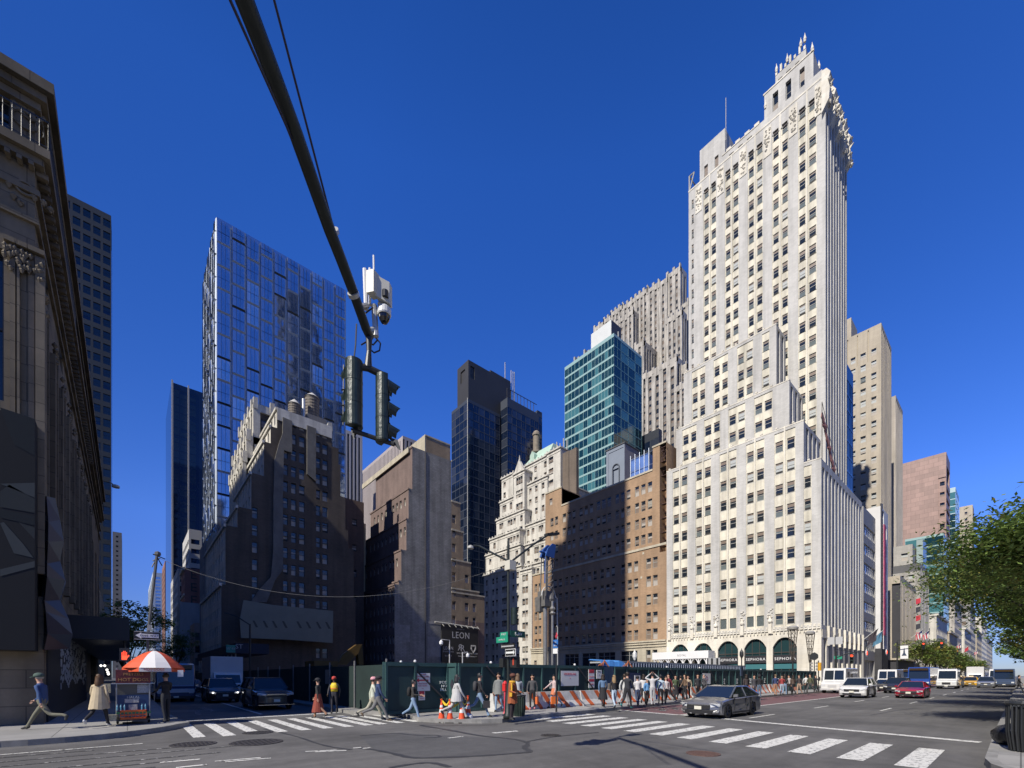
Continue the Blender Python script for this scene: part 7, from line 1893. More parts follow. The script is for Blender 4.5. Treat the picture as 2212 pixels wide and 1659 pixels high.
B = MB(); B.box(x + .14, x + .48, y - .02, y + .16, z(1442), z(1420)); o = B.build('pedestrian_signal', poled, t)
B = MB(); B.box(x + .27, x + .35, y - .03, y - .022, z(1437), z(1427));
for k in range(4): B.box(x + .265 + k * .024, x + .28 + k * .024, y - .03, y - .022, z(1427), z(1424 - (k % 3)))
B.build('red_hand', flat('hand_dim', (0.35, 0.05, 0.03), .5, emis=.25), o)
# red alarm box post, litter bin, route sign
x, y, _ = G(1091, 1541, .15)
B = MB(); B.lathe((x, y, .15), [(.1, 0), (.05, .1), (.05, 1.0)], 8); al = thing('alarm_box', 'bright red fire alarm box on a slim post behind the lamp post', 'alarm box', (x, y, .15)); B.build('post', signr, al)
B = MB(); B.box(x - .09, x + .09, y - .08, y + .08, 1.1, 1.42); B.lathe((x, y, 1.42), [(.12, 0), (.03, .12)], 8); B.build('box', flat('alarm_red', (0.62, 0.03, 0.03), .4), al)
def litter(x, y, r, h, lab, k=22, mat=None):
 t = thing('litter_bin', lab, 'litter bin', (x, y, .15), 'litter bins'); B = MB()
 for i in range(k):
  a = 2 * math.pi * i / k; c, s = math.cos(a), math.sin(a); B.tube([(x + r * .85 * c, y + r * .85 * s, .17), (x + r * c, y + r * s, h * .55), (x + r * .97 * c, y + r * .97 * s, h + .1)], .018, 4)
 B.lathe((x, y, .15), [(r * .8, .02), (r * .8, h * .9)], 14); B.build('slats', mat or flat('bin_green', (0.03, 0.05, 0.04), .5), t)
 B = MB(); B.tube([(x + r * math.cos(a), y + r * math.sin(a), h + .12) for a in [2 * math.pi * i / 20 for i in range(21)]], .035, 6); B.build('rim', poled, t)
 return t
x, y, _ = G(1121, 1547, .15); litter(x, y, .25, .85, 'dark green slatted litter bin beside the person in the rust coat')
litter(.12, 14.35, .33, 1.05, 'dark ribbed litter bin cut by the right edge of the frame', 26, flat('bin_black', (0.02, 0.022, 0.024), .45))
sack(-.12, 15.45, .34, .52, 'shiny black rubbish bag slumped against the kerbside bin at the right edge', flat('bag_black', (0.015, 0.016, 0.02), .22, bump=.6, scale=7), name='rubbish_bag', seed=8)
B = MB()
x, y, _ = G(1201.8, 1538, .15); t = thing('bus_stop_sign', 'slim pole with blue bus route panel between the crowd and the lamp post', 'bus stop sign', (x, y, .15)); z = lambda py: zY(1202, py, y)
B.lathe((x, y, .15), [(.045, 0), (.035, .3), (.035, z(1361))], 8); B.build('pole', poled, t)
B = MB(); B.box(x - .16, x + .14, y - .05, y - .03, z(1400), z(1382)); B.build('route_panel', flat('bus_blue', (0.04, 0.16, 0.45), .5), t)
B = MB(); B.box(x - .15, x + .12, y - .06, y - .04, z(1412), z(1401)); B.build('timetable', signw, t)
B = MB(); put_text(B, 'M1', (x, y - .06, z(1388)), .09); put_text(B, 'M2 M3', (x, y - .06, z(1395)), .07); B.build('lettering', whitep, t)
B = MB(); B.prism([(x + .0, y - .03, z(1381)), (x + .1, y - .03, z(1373)), (x + .03, y - .03, z(1366)), (x - .05, y - .03, z(1374))], (0, .02, 0)); B.build('arm_sign', signr, t)
# twin grey sign backs
x, y, _ = G(1548, 1500, .15); y = 44; x = onY(1543, y); t = thing('large_sign_back', 'pair of grey sign backs on two dark posts behind the grey sedan', 'sign', (x, y, .15)); z = lambda py: zY(1543, py, y)
B = MB(); B.box(onY(1530, y), onY(1555, y), y, y + .05, z(1447), z(1421)); B.build('panel', flat('sign_back', (0.42, 0.43, 0.44), .5, .3), t)
B = MB()
for px in (1538.5, 1550): xx = onY(px, y); B.box(xx - .08, xx + .08, y - .1, y, .15, z(1422))
B.build('post', poled, t)
# lantern post beyond the sedan
def lantern(px, py_top, Xp, lab, gl=False):
 y = onX(px, Xp); t = thing('lantern_post', lab, 'street lamp', (Xp, y, .15), 'slim lantern posts'); zt = zX(px, py_top, Xp)
 B = MB(); B.lathe((Xp, y, .15), [(.16, 0), (.1, .6), (.05, .8), (.045, zt - .9)], 8); B.build('post', poled, t)
 B = MB(); B.lathe((Xp, y, zt - .75), [(.05, 0), (.16, .25), (.15, .5), (.03, .72), (.02, .8)], 8); B.build('lantern', poled if not gl else flat('lantern_white', (0.6, 0.6, 0.58), .4), t)
 B = MB(); B.box(Xp - .05, Xp + .05, y - .2, y + .15, zt * .45, zt * .45 + .75); B.build('small_sign', flat('sign_navy', (0.03, 0.05, 0.09), .5), t)
 return t
lantern(1602, 1402, -14.4, 'dark lantern post rising behind the grey sedan')
lantern(1371, 1404, -18.5, 'twin-globed lamp post above the hoarding in front of the orange block', True)
# inverted lattice lamp towers
def lattice(px, pyt, X, r, lab):
 y = onX(px, X); t = thing('lattice_lamp', lab, 'street lamp', (X, y, .15), 'funnel shaped lattice lamps'); zt = zX(px, pyt, X)
 zm = zt * .55
 B = MB(); B.lathe((X, y, .15), [(.16, 0), (.09, .5), (.08, zm)], 8); B.build('stem', poled, t)
 B = MB(); n = 8
 for k in range(n):
  a = 2 * math.pi * k / n; a2 = 2 * math.pi * (k + 1) / n
  P = lambda aa, f: (X + (.12 + (r - .12) * f) * math.cos(aa), y + (.12 + (r - .12) * f) * math.sin(aa), zm - .6 + (zt - .35 - zm + .6) * f)
  B.tube([P(a, 0), P(a, 1)], .028, 4)
  for f in (0, .2, .4, .6, .8): B.tube([P(a, f), P(a2, f + .2)], .016, 4)
  for f in (.2, .5, .75, 1): B.tube([P(a, f), P(a2, f)], .018, 4)
 B.build('lattice', flat('lattice_brown', (0.10, 0.085, 0.07), .5, .3), t)
 B = MB(); B.lathe((X, y, zt - .35), [(r * .35, -.12), (r * 1.02, .0), (r * 1.1, .22), (r * .75, .38), (.08, .45)], 16); B.build('dish', flat('dish_grey', (0.38, 0.37, 0.34), .4, .2), t)
lattice(1712.5, 1353, -17.0, .52, 'funnel-shaped lattice lamp in front of the last shop arch'); lattice(1750, 1364, -17.2, .5, 'second funnel-shaped lattice lamp at the corner of the white tower')
# signs near the far crossing
def post_with(px, X, pyt, lab, name='sign_post', cat='sign'):
 y = onX(px, X); t = thing(name, lab, cat, (X, y, .15)); zt = zX(px, pyt, X)
 B = MB(); B.lathe((X, y, .15), [(.07, 0), (.05, .3), (.05, zt)], 8); B.build('post', poled, t); return t, y, zt
t, y, zt = post_with(1759, -14.8, 1412, 'dark octagonal sign back and round plates on a post at the far corner')
B = MB(); zc = zX(1759, 1418, -14.8); B.prism([(-14.8 + .42 * math.cos(a), y - .08, zc + .42 * math.sin(a)) for a in [math.pi / 8 + k * math.pi / 4 for k in range(8)]], (0, .03, 0)); B.build('octagon', poled, t)
B = MB()
for q in range(3):
 for u in (-.25, .25): B.prism([(-14.8 + u + .14 * math.cos(a), y - .06, zc - .75 - q * .33 + .14 * math.sin(a)) for a in [k * math.pi / 4 for k in range(8)]], (0, .03, 0))
B.build('plate', flat('plate_grey', (0.25, 0.24, 0.23), .5), t)
t, y, zt = post_with(1768, -14.2, 1430, 'yellow pedestrian signal head at the far corner', 'pedestrian_signal_post', 'traffic signal')
signal_head(t, (-14.1, y, zX(1768, 1440, -14.2)), (0, 1), h=.85, r=.16, mat=flat('signal_yellow', (0.65, 0.33, 0.02), .5), visor=.2)
t, y, zt = post_with(1804, -14.6, 1375, 'pair of pale sign backs high on a pole by the step van', 'sign_pole')
B = MB()
for u in (-.75, .05): B.box(-14.6 + u, -14.6 + u + .7, y - .06, y - .03, zX(1804, 1392, -14.6), zX(1804, 1376, -14.6))
B.build('sign_back', flat('sign_back2', (0.5, 0.5, 0.5), .5, .2), t)
B = MB(); B.box(-14.7, -13.9, y - .08, y - .05, zX(1804, 1424, -14.6), zX(1804, 1417, -14.6)); B.build('street_sign', signg, t)
# mast arms over the avenue farther up
def mast(px, X, pyt, px2, py2, lab, heads, lit=None):
 y = onX(px, X); t = thing('signal_mast', lab, 'traffic signal', (X, y, .15), 'signal masts up the avenue'); zt = zX(px, pyt, X)
 B = MB(); B.lathe((X, y, .15), [(.2, 0), (.12, .8), (.09, zt)], 8); B.build('post', poled, t)
 L = abs(heads[-1]) + .6; s = 1
 B = MB(); B.tube([(X, y, zt - .6), (X + L * .5, y, zt - .15), (X + L, y, zt)], .06, 6); B.tube([(X, y, zt + .4), (X + L * .8, y, zt)], .025, 4); B.build('arm', poled, t)
 for h in heads: signal_head(t, (X + h, y, zt - .75), (0, -1), h=1.1, r=.18, lit=0, visor=.2)
 return t, y, zt
mast(1938, -14.2, 1388, 0, 0, 'signal mast reaching over the avenue near the blue flag', (3.4, 5.6))
t_, y_, z_ = mast(1806, -14.2, 1410, 0, 0, 'signal mast at the corner of the white tower', (1.5,))
mast(2020, -14.2, 1405, 0, 0, 'signal mast farther up beneath the hanging flags', (4.0,))
y_ = 118; t = thing('street_banner', 'white street banner showing a dark tower silhouette, on the pole beside the signal mast', 'banner', (-14, y_, 4))
ybn = onX(1943, -14.0)
B = MB(); z0_, z1_ = zX(1943, 1423, -14), zX(1943, 1395, -14); B.box(-14.0 + .1, -14 + 1.15, ybn - .02, ybn, z0_, z1_); B.build('cloth', signw, t); t.location = (-14, ybn, z0_)
B2 = MB(); xm = -13.38; B2.prism([(xm - .35, ybn - .03, z0_ + .5), (xm + .35, ybn - .03, z0_ + .5), (xm + .12, ybn - .03, z0_ + 1.0), (xm + .1, ybn - .03, z1_ - .9), (xm, ybn - .03, z1_ - .3), (xm - .1, ybn - .03, z1_ - .9), (xm - .12, ybn - .03, z0_ + 1.0)], (0, .005, 0))
o = B2.build('silhouette', flat('ink_navy', (0.03, 0.05, 0.09), .6), None)
o.data.transform(Matrix.Translation(-Vector((-14, ybn, z0_)))); o.parent = t
for ch in t.children:
 if ch.name.startswith('cloth'): ch.data.transform(Matrix.Translation(Vector((-14, 118, 4)) - Vector((-14, ybn, z0_))))
# flags on slanting staffs
def flag(px0, py0, px1, py1, X, lab, kind):
 ya = onX(px0, X); za = zX(px0, py0, X); L = 3.4
 t = thing('flag', lab, 'flag', (X, ya, za), 'flags over the avenue')
 e = (X + 2.6, ya - .2, za + 2.3)
 B = MB(); B.tube([(X, ya, za), e], .05, 6); B.build('staff', flat('staff_white', (0.7, 0.7, 0.68), .5), t)
 B = MB(); n = 6; m = 7
 a = Vector((X + .9, ya - .07, za + .8)); b_ = Vector(e)
 def P(i, j):
  f = i / n; g = j / m; q = a.lerp(b_, f); return (q.x + .12 * math.sin(g * 5 + f * 3) - g * .5 * f, q.y + .22 * math.sin(f * 7 + g * 2), q.z - g * (1.9 + .5 * f))
 for i in range(n):
  for j in range(m):
   mi = (1 if i % 2 else 0) if kind == 'stripes' else 0
   if kind == 'stripes' and j < 3 and i >= n - 3: mi = 2
   B.poly([P(i, j), P(i + 1, j), P(i + 1, j + 1), P(i, j + 1)], mi)
 B.build('cloth', [flat('flag_red', (0.50, 0.05, 0.07), .7), flat('flag_white', (0.72, 0.72, 0.72), .7), flat('flag_navy', (0.04, 0.06, 0.2), .7)] if kind == 'stripes' else flat('flag_' + kind, {'blue': (0.10, 0.24, 0.36), 'dark': (0.06, 0.05, 0.06), 'red': (0.4, 0.06, 0.07)}[kind], .7), t)
flag(1862, 1384, 0, 0, -20.8, 'dark flag on a slanting staff beside the white tower', 'dark'); flag(1874, 1387, 0, 0, -20.8, 'blue flag hanging from a white staff right of the dark flag', 'blue')
flag(1968, 1378, 0, 0, -20.8, 'left of two striped flags over the fluted limestone block', 'stripes'); flag(1984, 1378, 0, 0, -20.8, 'right of two striped flags over the fluted limestone block', 'stripes')
flag(2060, 1400, 0, 0, -19.8, 'striped flag low above the middle avenue trees', 'stripes'); flag(2078, 1405, 0, 0, -19.8, 'faded red flag above the middle avenue trees', 'red'); flag(2100, 1412, 0, 0, -19.8, 'farthest striped flag above the avenue trees', 'stripes')
t = thing('red_shop_flags', 'stack of red and black shop flags on the grey setback block', 'banner', (-21.5, 190, 12))
yb_ = onX(1983.5, -20.8)
B = MB()
for k in range(5): B.prism([(-21.9, yb_ - 1.2, 13 + k * 2.6), (-20.2, yb_ - .6, 13.8 + k * 2.6), (-20.2, yb_ - .6, 15.3 + k * 2.6), (-21.9, yb_ - 1.2, 14.8 + k * 2.6)], (0, .2, 0), k % 2)
B.build('cloth', [flat('shop_red', (0.5, 0.03, 0.05), .6), signk], t)
# round red lit shop signs
t = thing('lit_shop_signs', 'two white shop signs with glowing red discs near the foot of the finned front', 'sign', (-20.5, 128, 5), None)
for (px, py) in ((1871, 1411), (1914, 1409)):
 X = -20.4; yy = onX(px, X); zz = zX(px, py, X); B = MB(); B.prism([(X + .05 , yy + .75 * math.cos(a), zz + .75 * math.sin(a)) for a in [k * math.pi / 5 for k in range(10)]], (.1, 0, 0)); B.build('sign_disc', [flat('sign_white2', (0.8, 0.78, 0.78), .5)], t)
 B = MB(); B.prism([(X + .15 , yy + .4 * math.cos(a), zz + .4 * math.sin(a)) for a in [k * math.pi / 5 for k in range(10)]], (.05, 0, 0)); B.build('red_disc', redlit, t)
# ---- side street furniture
X0 = -21.0; y0 = onX(318, X0)
t = thing('one_way_pole', 'slim leaning pole carrying a black one-way sign above the food cart', 'sign', (X0, y0, .15)); zz = lambda py: zX(320, py, X0)
B = MB(); B.tube([(X0, y0, .15), (X0, y0 + .02, zz(1370)), (X0, y0 + .28, zz(1195))], .045, 8); B.lathe((X0, y0 + .3, zz(1196)), [(.03, -.05), (.1, 0), (.09, .1), (.02, .14)], 8); B.build('pole', flat('pole_grey', (0.10, 0.10, 0.10), .5), t)
B = MB()
for k, seg in enumerate(([(330, 1197), (345, 1203), (357, 1208)], [(330, 1212), (340, 1205), (350, 1222)], [(328, 1225), (336, 1210), (346, 1206)])):
 B.tube([(X0, onX(px, X0), zX(px, py, X0)) for px, py in seg], .02, 5)
B.build('cable', poled, t)
ya, yb_ = onX(288.5, X0 + .08), onX(347, X0 + .08); za, zb_ = zz(1383), zz(1364.5)
B = MB(); B.box(X0 + .05, X0 + .08, ya, yb_, za, zb_); o = B.build('sign_plate', S_, t)
B = MB(); xx = X0 + .083
for (q0, q1, r0, r1) in ((ya + .015, yb_ - .015, za + .015, za + .025), (ya + .015, yb_ - .015, zb_ - .025, zb_ - .015)): B.box(xx - .002, xx + .003, q0, q1, r0, r1)
zc = (za + zb_) / 2; h = (zb_ - za) * .36; L = yb_ - ya
B.prism([(xx, ya + L * .06, zc), (xx, ya + L * .28, zc + h), (xx, ya + L * .28, zc + h * .62), (xx, yb_ - L * .07, zc + h * .62), (xx, yb_ - L * .07, zc - h * .62), (xx, ya + L * .28, zc - h * .62), (xx, ya + L * .28, zc - h)], (.004, 0, 0))
B.build('arrow', flat('arrow_pale', (0.85, 0.85, 0.82), .6), o)
B = MB(); put_text(B, 'ONE WAY', (xx + .008, ya + L * .58, zc), h * .95, (0, 1), depth=.003, bold=.9, spacing=1.25); B.build('lettering', S_, o)
B = MB(); B.box(X0 + .05, X0 + .12, y0 + .0, y0 + .12, zz(1362), zz(1350)); B.build('label_plate', flat('plate_white', (0.4, 0.4, 0.38), .6), t)
B = MB(); X1 = X0 + .1; ys = onX(270, X1)
B.box(X1 - .25, X1, ys - .15, ys + .12, zX(270, 1428, X1), zX(270, 1400, X1)); B.box(X1 - .15, X1 - .1, ys, y0, zX(270, 1420, X1), zX(270, 1418, X1)); o = B.build('pedestrian_signal', poled, t)
B = MB(); zh = zX(270, 1418, X1)
B.box(X1 + .002, X1 + .01, ys - .09, ys + .05, zh - .12, zh + .03)
for k in range(4): B.box(X1 + .002, X1 + .01, ys - .09 + k * .04, ys - .068 + k * .04, zh + .03, zh + .15 + .04 * (k % 3 != 0))
B.prism([(X1 + .002, ys + .05, zh - .08), (X1 + .002, ys + .12, zh + .03), (X1 + .002, ys + .1, zh + .06), (X1 + .002, ys + .05, zh)], (.008, 0, 0))
B.build('red_hand', redlit, o)
t = thing('side_street_lamp', 'dark lamp post with an angled arm and teal street sign before the tarpaulin', 'street lamp', (-43.7, 8.1, .15))
Xl = -43.7; zz = lambda py: zX(540, py, Xl); yl = onX(540, Xl)
t.location = (Xl, yl, .15)
B = MB(); B.lathe((Xl, yl, .15), [(.15, 0), (.09, .6), (.07, zz(1352))], 8); B.build('post', poled, t)
B = MB(); B.tube([(Xl, yl, zz(1350)), (Xl, onX(512, Xl), zz(1334)), (Xl, onX(484, Xl), zz(1328))], .05, 6); B.build('arm', poled, t)
B = MB(); B.box(Xl + .05, Xl + .1, onX(488, Xl), onX(508, Xl), zz(1411), zz(1395)); o = B.build('street_sign', flat('sign_teal', (0.02, 0.22, 0.17), .5), t)
B = MB(); put_text(B, 'W 46', (Xl + .12, onX(498, Xl), zz(1403)), .3, (0, 1)); B.build('lettering', flat('dim_letter', (0.3, 0.4, 0.38), .6), o)
B = MB(); put_text(B, 'ST', (Xl + .1, onX(516, Xl), zz(1398)), .55, (0, 1)); B.build('plate', flat('dim_white', (0.35, 0.35, 0.35), .6), t)
# span wire across the side street
t = thing('span_wire', 'thin cable sagging across the facades from the leaning pole to the lamp post', 'cable', (-21, .6, 6))
A_ = Vector((X0, y0 + .28, zX(330, 1203, X0))); x, y, _ = G(1098, 1552, .15); E_ = Vector((x, y, zY(1098, 1218, y)))
t.location = A_
B = MB(); B.tube([A_.lerp(E_, k / 24) - Vector((0, 0, 1.35 * 4 * (k / 24) * (1 - k / 24))) for k in range(25)], .007, 5);
B.build('wire', flat('wire_grey', (0.10, 0.10, 0.10), .5), t)
t = thing('facade_floodlight', 'tiny floodlight on a long bracket jutting from the dark gridded tower', 'floodlight', (-60, -2, 10))
Xf = -58; B = MB(); P0 = (Xf, onX(236, Xf), zX(236, 1040, Xf)); P1 = (Xf, onX(250, Xf), zX(250, 1051, Xf)); B.tube([P0, P1], .06, 5); B.build('bracket', galv, t)
B = MB(); B.lathe(P1, [(.05, -.15), (.3, -.1), (.3, .1), (.05, .2)], 8); B.build('lamp_head', cream, t)
# ================================================================ vehicles (built nose towards -y, copied and turned)
tyre_m = flat('tyre', (0.018, 0.018, 0.018), .85); rimm = flat('rim_dark', (0.10, 0.10, 0.105), .3, .8); chrome = flat('chrome', (0.6, 0.6, 0.6), .15, .9)
carglass = glass('car_glass', (0.015, 0.022, 0.03), .04, wave=0); blk = flat('plastic_black', (0.02, 0.02, 0.022), .5); lampw = flat('headlamp', (0.62, 0.64, 0.66), .15, coat=.8)
platem = flat('number_plate', (0.68, 0.66, 0.56), .5)
def paint_m(name, c, metal=.3): return flat(name, c, .28, metal, coat=.9)
def wheel(t, x, y, r, w=.21):
 B = MB(); s = 1 if x > 0 else -1
 pts = []
 n = 20; v0 = len(B.v)
 prof = [(r * .62, 0), (r * .93, 0), (r, .03), (r, w - .03), (r * .93, w), (r * .62, w)]
 for (rr_, d) in prof:
  for k in range(n):
   a = 2 * math.pi * k / n; B.v.append((x - s * (w - d) , y + rr_ * math.cos(a), r + rr_ * math.sin(a)))
 for i in range(len(prof) - 1):
  for k in range(n):
   B.f.append((i*n+k, i*n+(k+1)%n, (i+1)*n+(k+1)%n, (i+1)*n+k)); B.m.append(0)
 o = B.build('wheel', tyre_m, t)
 B = MB(); xo = x - s * .03
 B.poly([(x - s * .09, y + r * .64 * math.cos(2*math.pi*k/n), r + r * .64 * math.sin(2*math.pi*k/n)) for k in range(n)], 1)
 for k in range(5):
  a = 2 * math.pi * k / 5 + .3
  for da in (-.13, .13):
   c1, s1 = math.cos(a + da), math.sin(a + da); c0, s0 = math.cos(a), math.sin(a)
   B.tube([(xo, y + r * .1 * c0, r + r * .1 * s0), (xo, y + r * .6 * c1, r + r * .6 * s1)], r * .06, 4)
 B.tube([(xo, y + r * .62 * math.cos(2*math.pi*k/n), r + r * .62 * math.sin(2*math.pi*k/n)) for k in range(n + 1)], r * .035, 4)
 B.build('rim', [rimm, blk], o)
def car(name, lab, cat, pm, L=4.8, W=1.85, H=1.45, belt=.92, hood=.82, nose=.62, wb=2.75, fo=.95, r=.34, cowl=1.25, rf=2.15, rr_=3.35, deck=4.35, deckz=None, gl=.17, plate=True, group=None, lights=False):
 t = thing(name, lab, cat, (0, 0, 0), group)
 ya, yb_ = fo, fo + wb; deckz = deckz or belt
 def arch(yc):
  return [(yc - (r + .07) * math.cos(a), r + (r + .07) * math.sin(a)) for a in [math.pi * k / 8 - .12 * (k == 0) + .12 * (k == 8) for k in range(9)]]
 low = gl
 prof = [(.12, low + .02)] + [p for p in [(ya - r - .1, low)]] + arch(ya) + [(ya + r + .1, low), (yb_ - r - .1, low)] + arch(yb_) + [(yb_ + r + .1, low), (L - .1, low + .08), (L, .5), (L - .02, deckz - .12), (L - .12, deckz), (deck, deckz + .02), (cowl, belt), (cowl - .35, belt - .04), (.45, hood - .02), (.12, nose + .05), (0.02, nose - .1), (0, .42)]
 n = len(prof); B = MB()
 sl = [(-1, 1), (-.985, .6), (-.90, .0), (-.55, -.5), (0, -.7), (.55, -.5), (.90, 0), (.985, .6), (1, 1)]
 for (s, k) in sl:
  for (y, z) in prof:
   yy, zz = y, z
   e = max(0, abs(s) - .5) / .5
   if y < .5: yy = y + .32 * e ** 3 * (1 - y / .5)
   if y > L - .5: yy = y - .2 * e ** 3
   if z > belt - .25 or (z > nose - .05 and y < cowl): zz = z - .10 * e ** 4 * (1 if z > .5 else 0)
   if abs(s) == 1 and z > .62: xx = s * (W / 2 - .05)
   elif abs(s) == 1: xx = s * (W / 2 - .015)
   else: xx = s * W / 2
   B.v.append((xx, yy, zz))
 for i in range(len(sl) - 1):
  for j in range(n):
   k = (j + 1) % n
   under = prof[j][1] <= r * 2.1 + .1 and prof[k][1] <= r * 2.1 + .1 and 1 <= j < n - 14 + 1
   B.f.append((i*n+j, i*n+k, (i+1)*n+k, (i+1)*n+j)); B.m.append(1 if (j < n - 12) else 0)
 B.f.append(tuple(range(n))[::-1]); B.m.append(0); B.f.append(tuple((len(sl)-1)*n + j for j in range(n))); B.m.append(0)
 B.build('body', [pm, blk], t)
 # greenhouse
 bw, rw = W / 2 - .07, W / 2 - .27
 gp_ = [(cowl - .08, belt - .02), (rf, H - .03), (rr_, H - .04), (deck + .05, deckz - .0)]
 B = MB()
 ring = []
 for (y, z), ww in zip(gp_, (bw, rw, rw, bw - .03)): ring.append([(-ww, y, z), (ww, y, z)])
 for a, c in zip(ring, ring[1:]): B.poly([a[0], a[1], c[1], c[0]])
 for s in (0, 1): B.poly([q[s] for q in ring])
 B.build('glasshouse', carglass, t)
 B = MB();
 B.poly([(-rw - .02, rf - .04, H - .045), (rw + .02, rf - .04, H - .045), (rw - .05, rf + .1, H - .003), (-rw + .05, rf + .1, H - .003)])
 B.poly([(-rw + .05, rf + .1, H - .003), (rw - .05, rf + .1, H - .003), (rw - .05, (rf + rr_) / 2, H + .015), (-rw + .05, (rf + rr_) / 2, H + .015)])
 B.poly([(-rw + .05, (rf + rr_) / 2, H + .015), (rw - .05, (rf + rr_) / 2, H + .015), (rw - .05, rr_ - .05, H - .003), (-rw + .05, rr_ - .05, H - .003)])
 B.poly([(-rw + .05, rr_ - .05, H - .003), (rw - .05, rr_ - .05, H - .003), (rw + .02, rr_ + .08, H - .06), (-rw - .02, rr_ + .08, H - .06)])
 for s in (-1, 1):
  B.poly([(s * (rw + .02), rf - .04, H - .045), (s * (rw - .05), rf + .1, H - .003), (s * (rw - .05), (rf + rr_) / 2, H + .015), (s * (rw - .05), rr_ - .05, H - .003), (s * (rw + .02), rr_ + .08, H - .06), (s * (rw + .03), (rf + rr_) / 2, H - .05)])
  B.tube([(s * (bw + .0), cowl - .05, belt), (s * (rw + .02), rf, H - .04)], .035, 5)
  B.tube([(s * (rw + .02), rf, H - .04), (s * (rw + .02), rr_, H - .045), (s * (bw - .02), deck, deckz + .02)], [.03, .035, .07], 5)
  ym = (rf + rr_) / 2 + .05; B.tube([(s * (bw + .0), ym + .08, belt), (s * (rw + .02), ym, H - .04)], .028, 5)
 B.build('roof', pm, t)
 B = MB()   # trim: grille, lower intake, sills, door gaps
 B.box(-.52, .52, -.035, .06, nose - .22, nose - .03, 0); B.box(-.62, .62, -.02, .1, gl + .07, gl + .2, 0)
 for s in (-1, 1):
  B.box(s * (W / 2 - .02), s * (W / 2 + .004), ya + r + .12, yb_ - r - .12, gl + .03, gl + .11, 0)
  for yy in (cowl + .25, (rf + rr_) / 2 + .05, yb_ - .15): B.box(s * (W / 2 - .06), s * (W / 2 + .002), yy, yy + .012, gl + .15, belt - .05, 0)
 B.build('grille', blk, t)
 B = MB()
 B.box(-.5, .5, -.045, -.03, nose - .055, nose - .035); B.build('grille_bar', chrome, t)
 for s in (-1, 1):
  B = MB(); xa, xb_ = s * (W / 2 - .40), s * (W / 2 - .04)
  B.prism([(s * .52, .0, nose - .02), (xb_, .16, nose + .03), (xb_, .2, nose - .09), (s * .56, .0, nose - .15)], (0, .1, 0)); B.build('headlight', redl if lights == 'x' else lampw, t)
  B = MB(); B.prism([(s * (W / 2 - .03), cowl + .12, belt), (s * (W / 2 + .16), cowl + .16, belt + .02), (s * (W / 2 + .16), cowl + .16, belt + .15), (s * (W / 2 - .0), cowl + .12, belt + .13)], (0, .12, 0)); B.build('mirror', pm, t)
  for yy in (ya, yb_): wheel(t, s * (W / 2 - .01), yy, r)
 if plate: B = MB(); B.box(-.16, .16, -.06, -.045, gl + .24, gl + .39); B.build('number_plate', platem, t)
 return t
def place(o, x, y, rz=0, sc=.92, z=.0):
 o.location = (x, y, z); o.rotation_euler = (0, 0, rad(rz)); o.scale = (sc, sc, sc); return o
def dup(o, lab, x, y, rz=0, sc=.92, mats=None):
 c = copy_tree(o); c['label'] = lab; place(c, x, y, rz, sc)
 if mats:
  for ch in c.children:
   if ch.name.split('.')[0] in ('body', 'roof', 'mirror', 'cab', 'box'):
    ch.data = ch.data.copy(); ch.data.materials[0] = mats
 return c
sedan = car('parked_car', 'grey metallic sedan crossing the stop line with its nose towards the crosswalk', 'car', paint_m('paint_grey', (0.24, 0.24, 0.25), .6), L=4.88, H=1.44, belt=.93, hood=.84, nose=.66, cowl=1.35, rf=2.3, rr_=3.5, deck=4.55, deckz=.97)
sedan.name = 'grey_sedan'
# drl eyebrow and lower lip on the near sedan
B = MB()
for s in (-1, 1): B.box(s * .5, s * .84, -.03, .02, .66, .685); B.prism([(s * .3, -.03, .2), (s * .85, .1, .3), (s * .87, .12, .42), (s * .8, .06, .33), (s * .3, -.03, .24)], (0, .05, 0))
B.build('light_strip', flat('lip_silver', (0.6, 0.6, 0.6), .25, .5), sedan)
place(sedan, -8.72, 17.75)
redc = dup(sedan, 'crimson sedan in the middle lane, third car from the stop line', -5.72, 45.6, mats=paint_m('paint_red', (0.38, 0.008, 0.03), .2)); redc.name = 'red_sedan'
suvp = dict(L=4.7, W=1.88, H=1.70, belt=1.08, hood=.98, nose=.78, cowl=1.2, rf=1.95, rr_=4.1, deck=4.62, deckz=1.1, gl=.22, r=.37, wb=2.7)
suv = car('white_suv', 'white compact SUV with black grille in the lane beside the red bus lane', 'car', paint_m('paint_white', (0.72, 0.72, 0.71), 0), **suvp); place(suv, -8.75, 43.0, sc=.94)
d1 = dup(suv, 'dark SUV just behind the white SUV', -8.3, 57.5, sc=.94, mats=paint_m('paint_black', (0.018, 0.018, 0.025), .3)); d1.name = 'dark_suv'
d2 = dup(suv, 'silver SUV near the right kerb in front of the parked buses', -3.35, 93.5, sc=.96, mats=paint_m('paint_silver', (0.35, 0.36, 0.38), .6)); d2.name = 'silver_suv'
tx = dup(suv, 'yellow taxi left of the silver SUV', -5.4, 102.5, sc=.94, mats=paint_m('paint_taxi', (0.72, 0.40, 0.02), 0)); tx.name = 'yellow_taxi'
tx2 = dup(suv, 'second yellow taxi partly hidden behind the white van', -6.9, 108, sc=.94, mats=MATS['paint_taxi']); tx2.name = 'yellow_taxi'
B = MB(); B.box(-.3, .3, 2.6, 2.85, 1.72, 1.9);
for q in (tx, tx2): o = B.build('roof_sign', flat('taxi_sign', (0.7, 0.65, 0.5), .5), q, local=True)
h1 = dup(sedan, 'black car half hidden between the two white step vans', -10.3, 64, mats=MATS['paint_black']); h1.name = 'black_sedan'
h2 = dup(sedan, 'dark car far up the avenue behind the white van', -7.9, 124, mats=paint_m('paint_navy', (0.02, 0.03, 0.06), .4)); h2.name = 'dark_sedan'
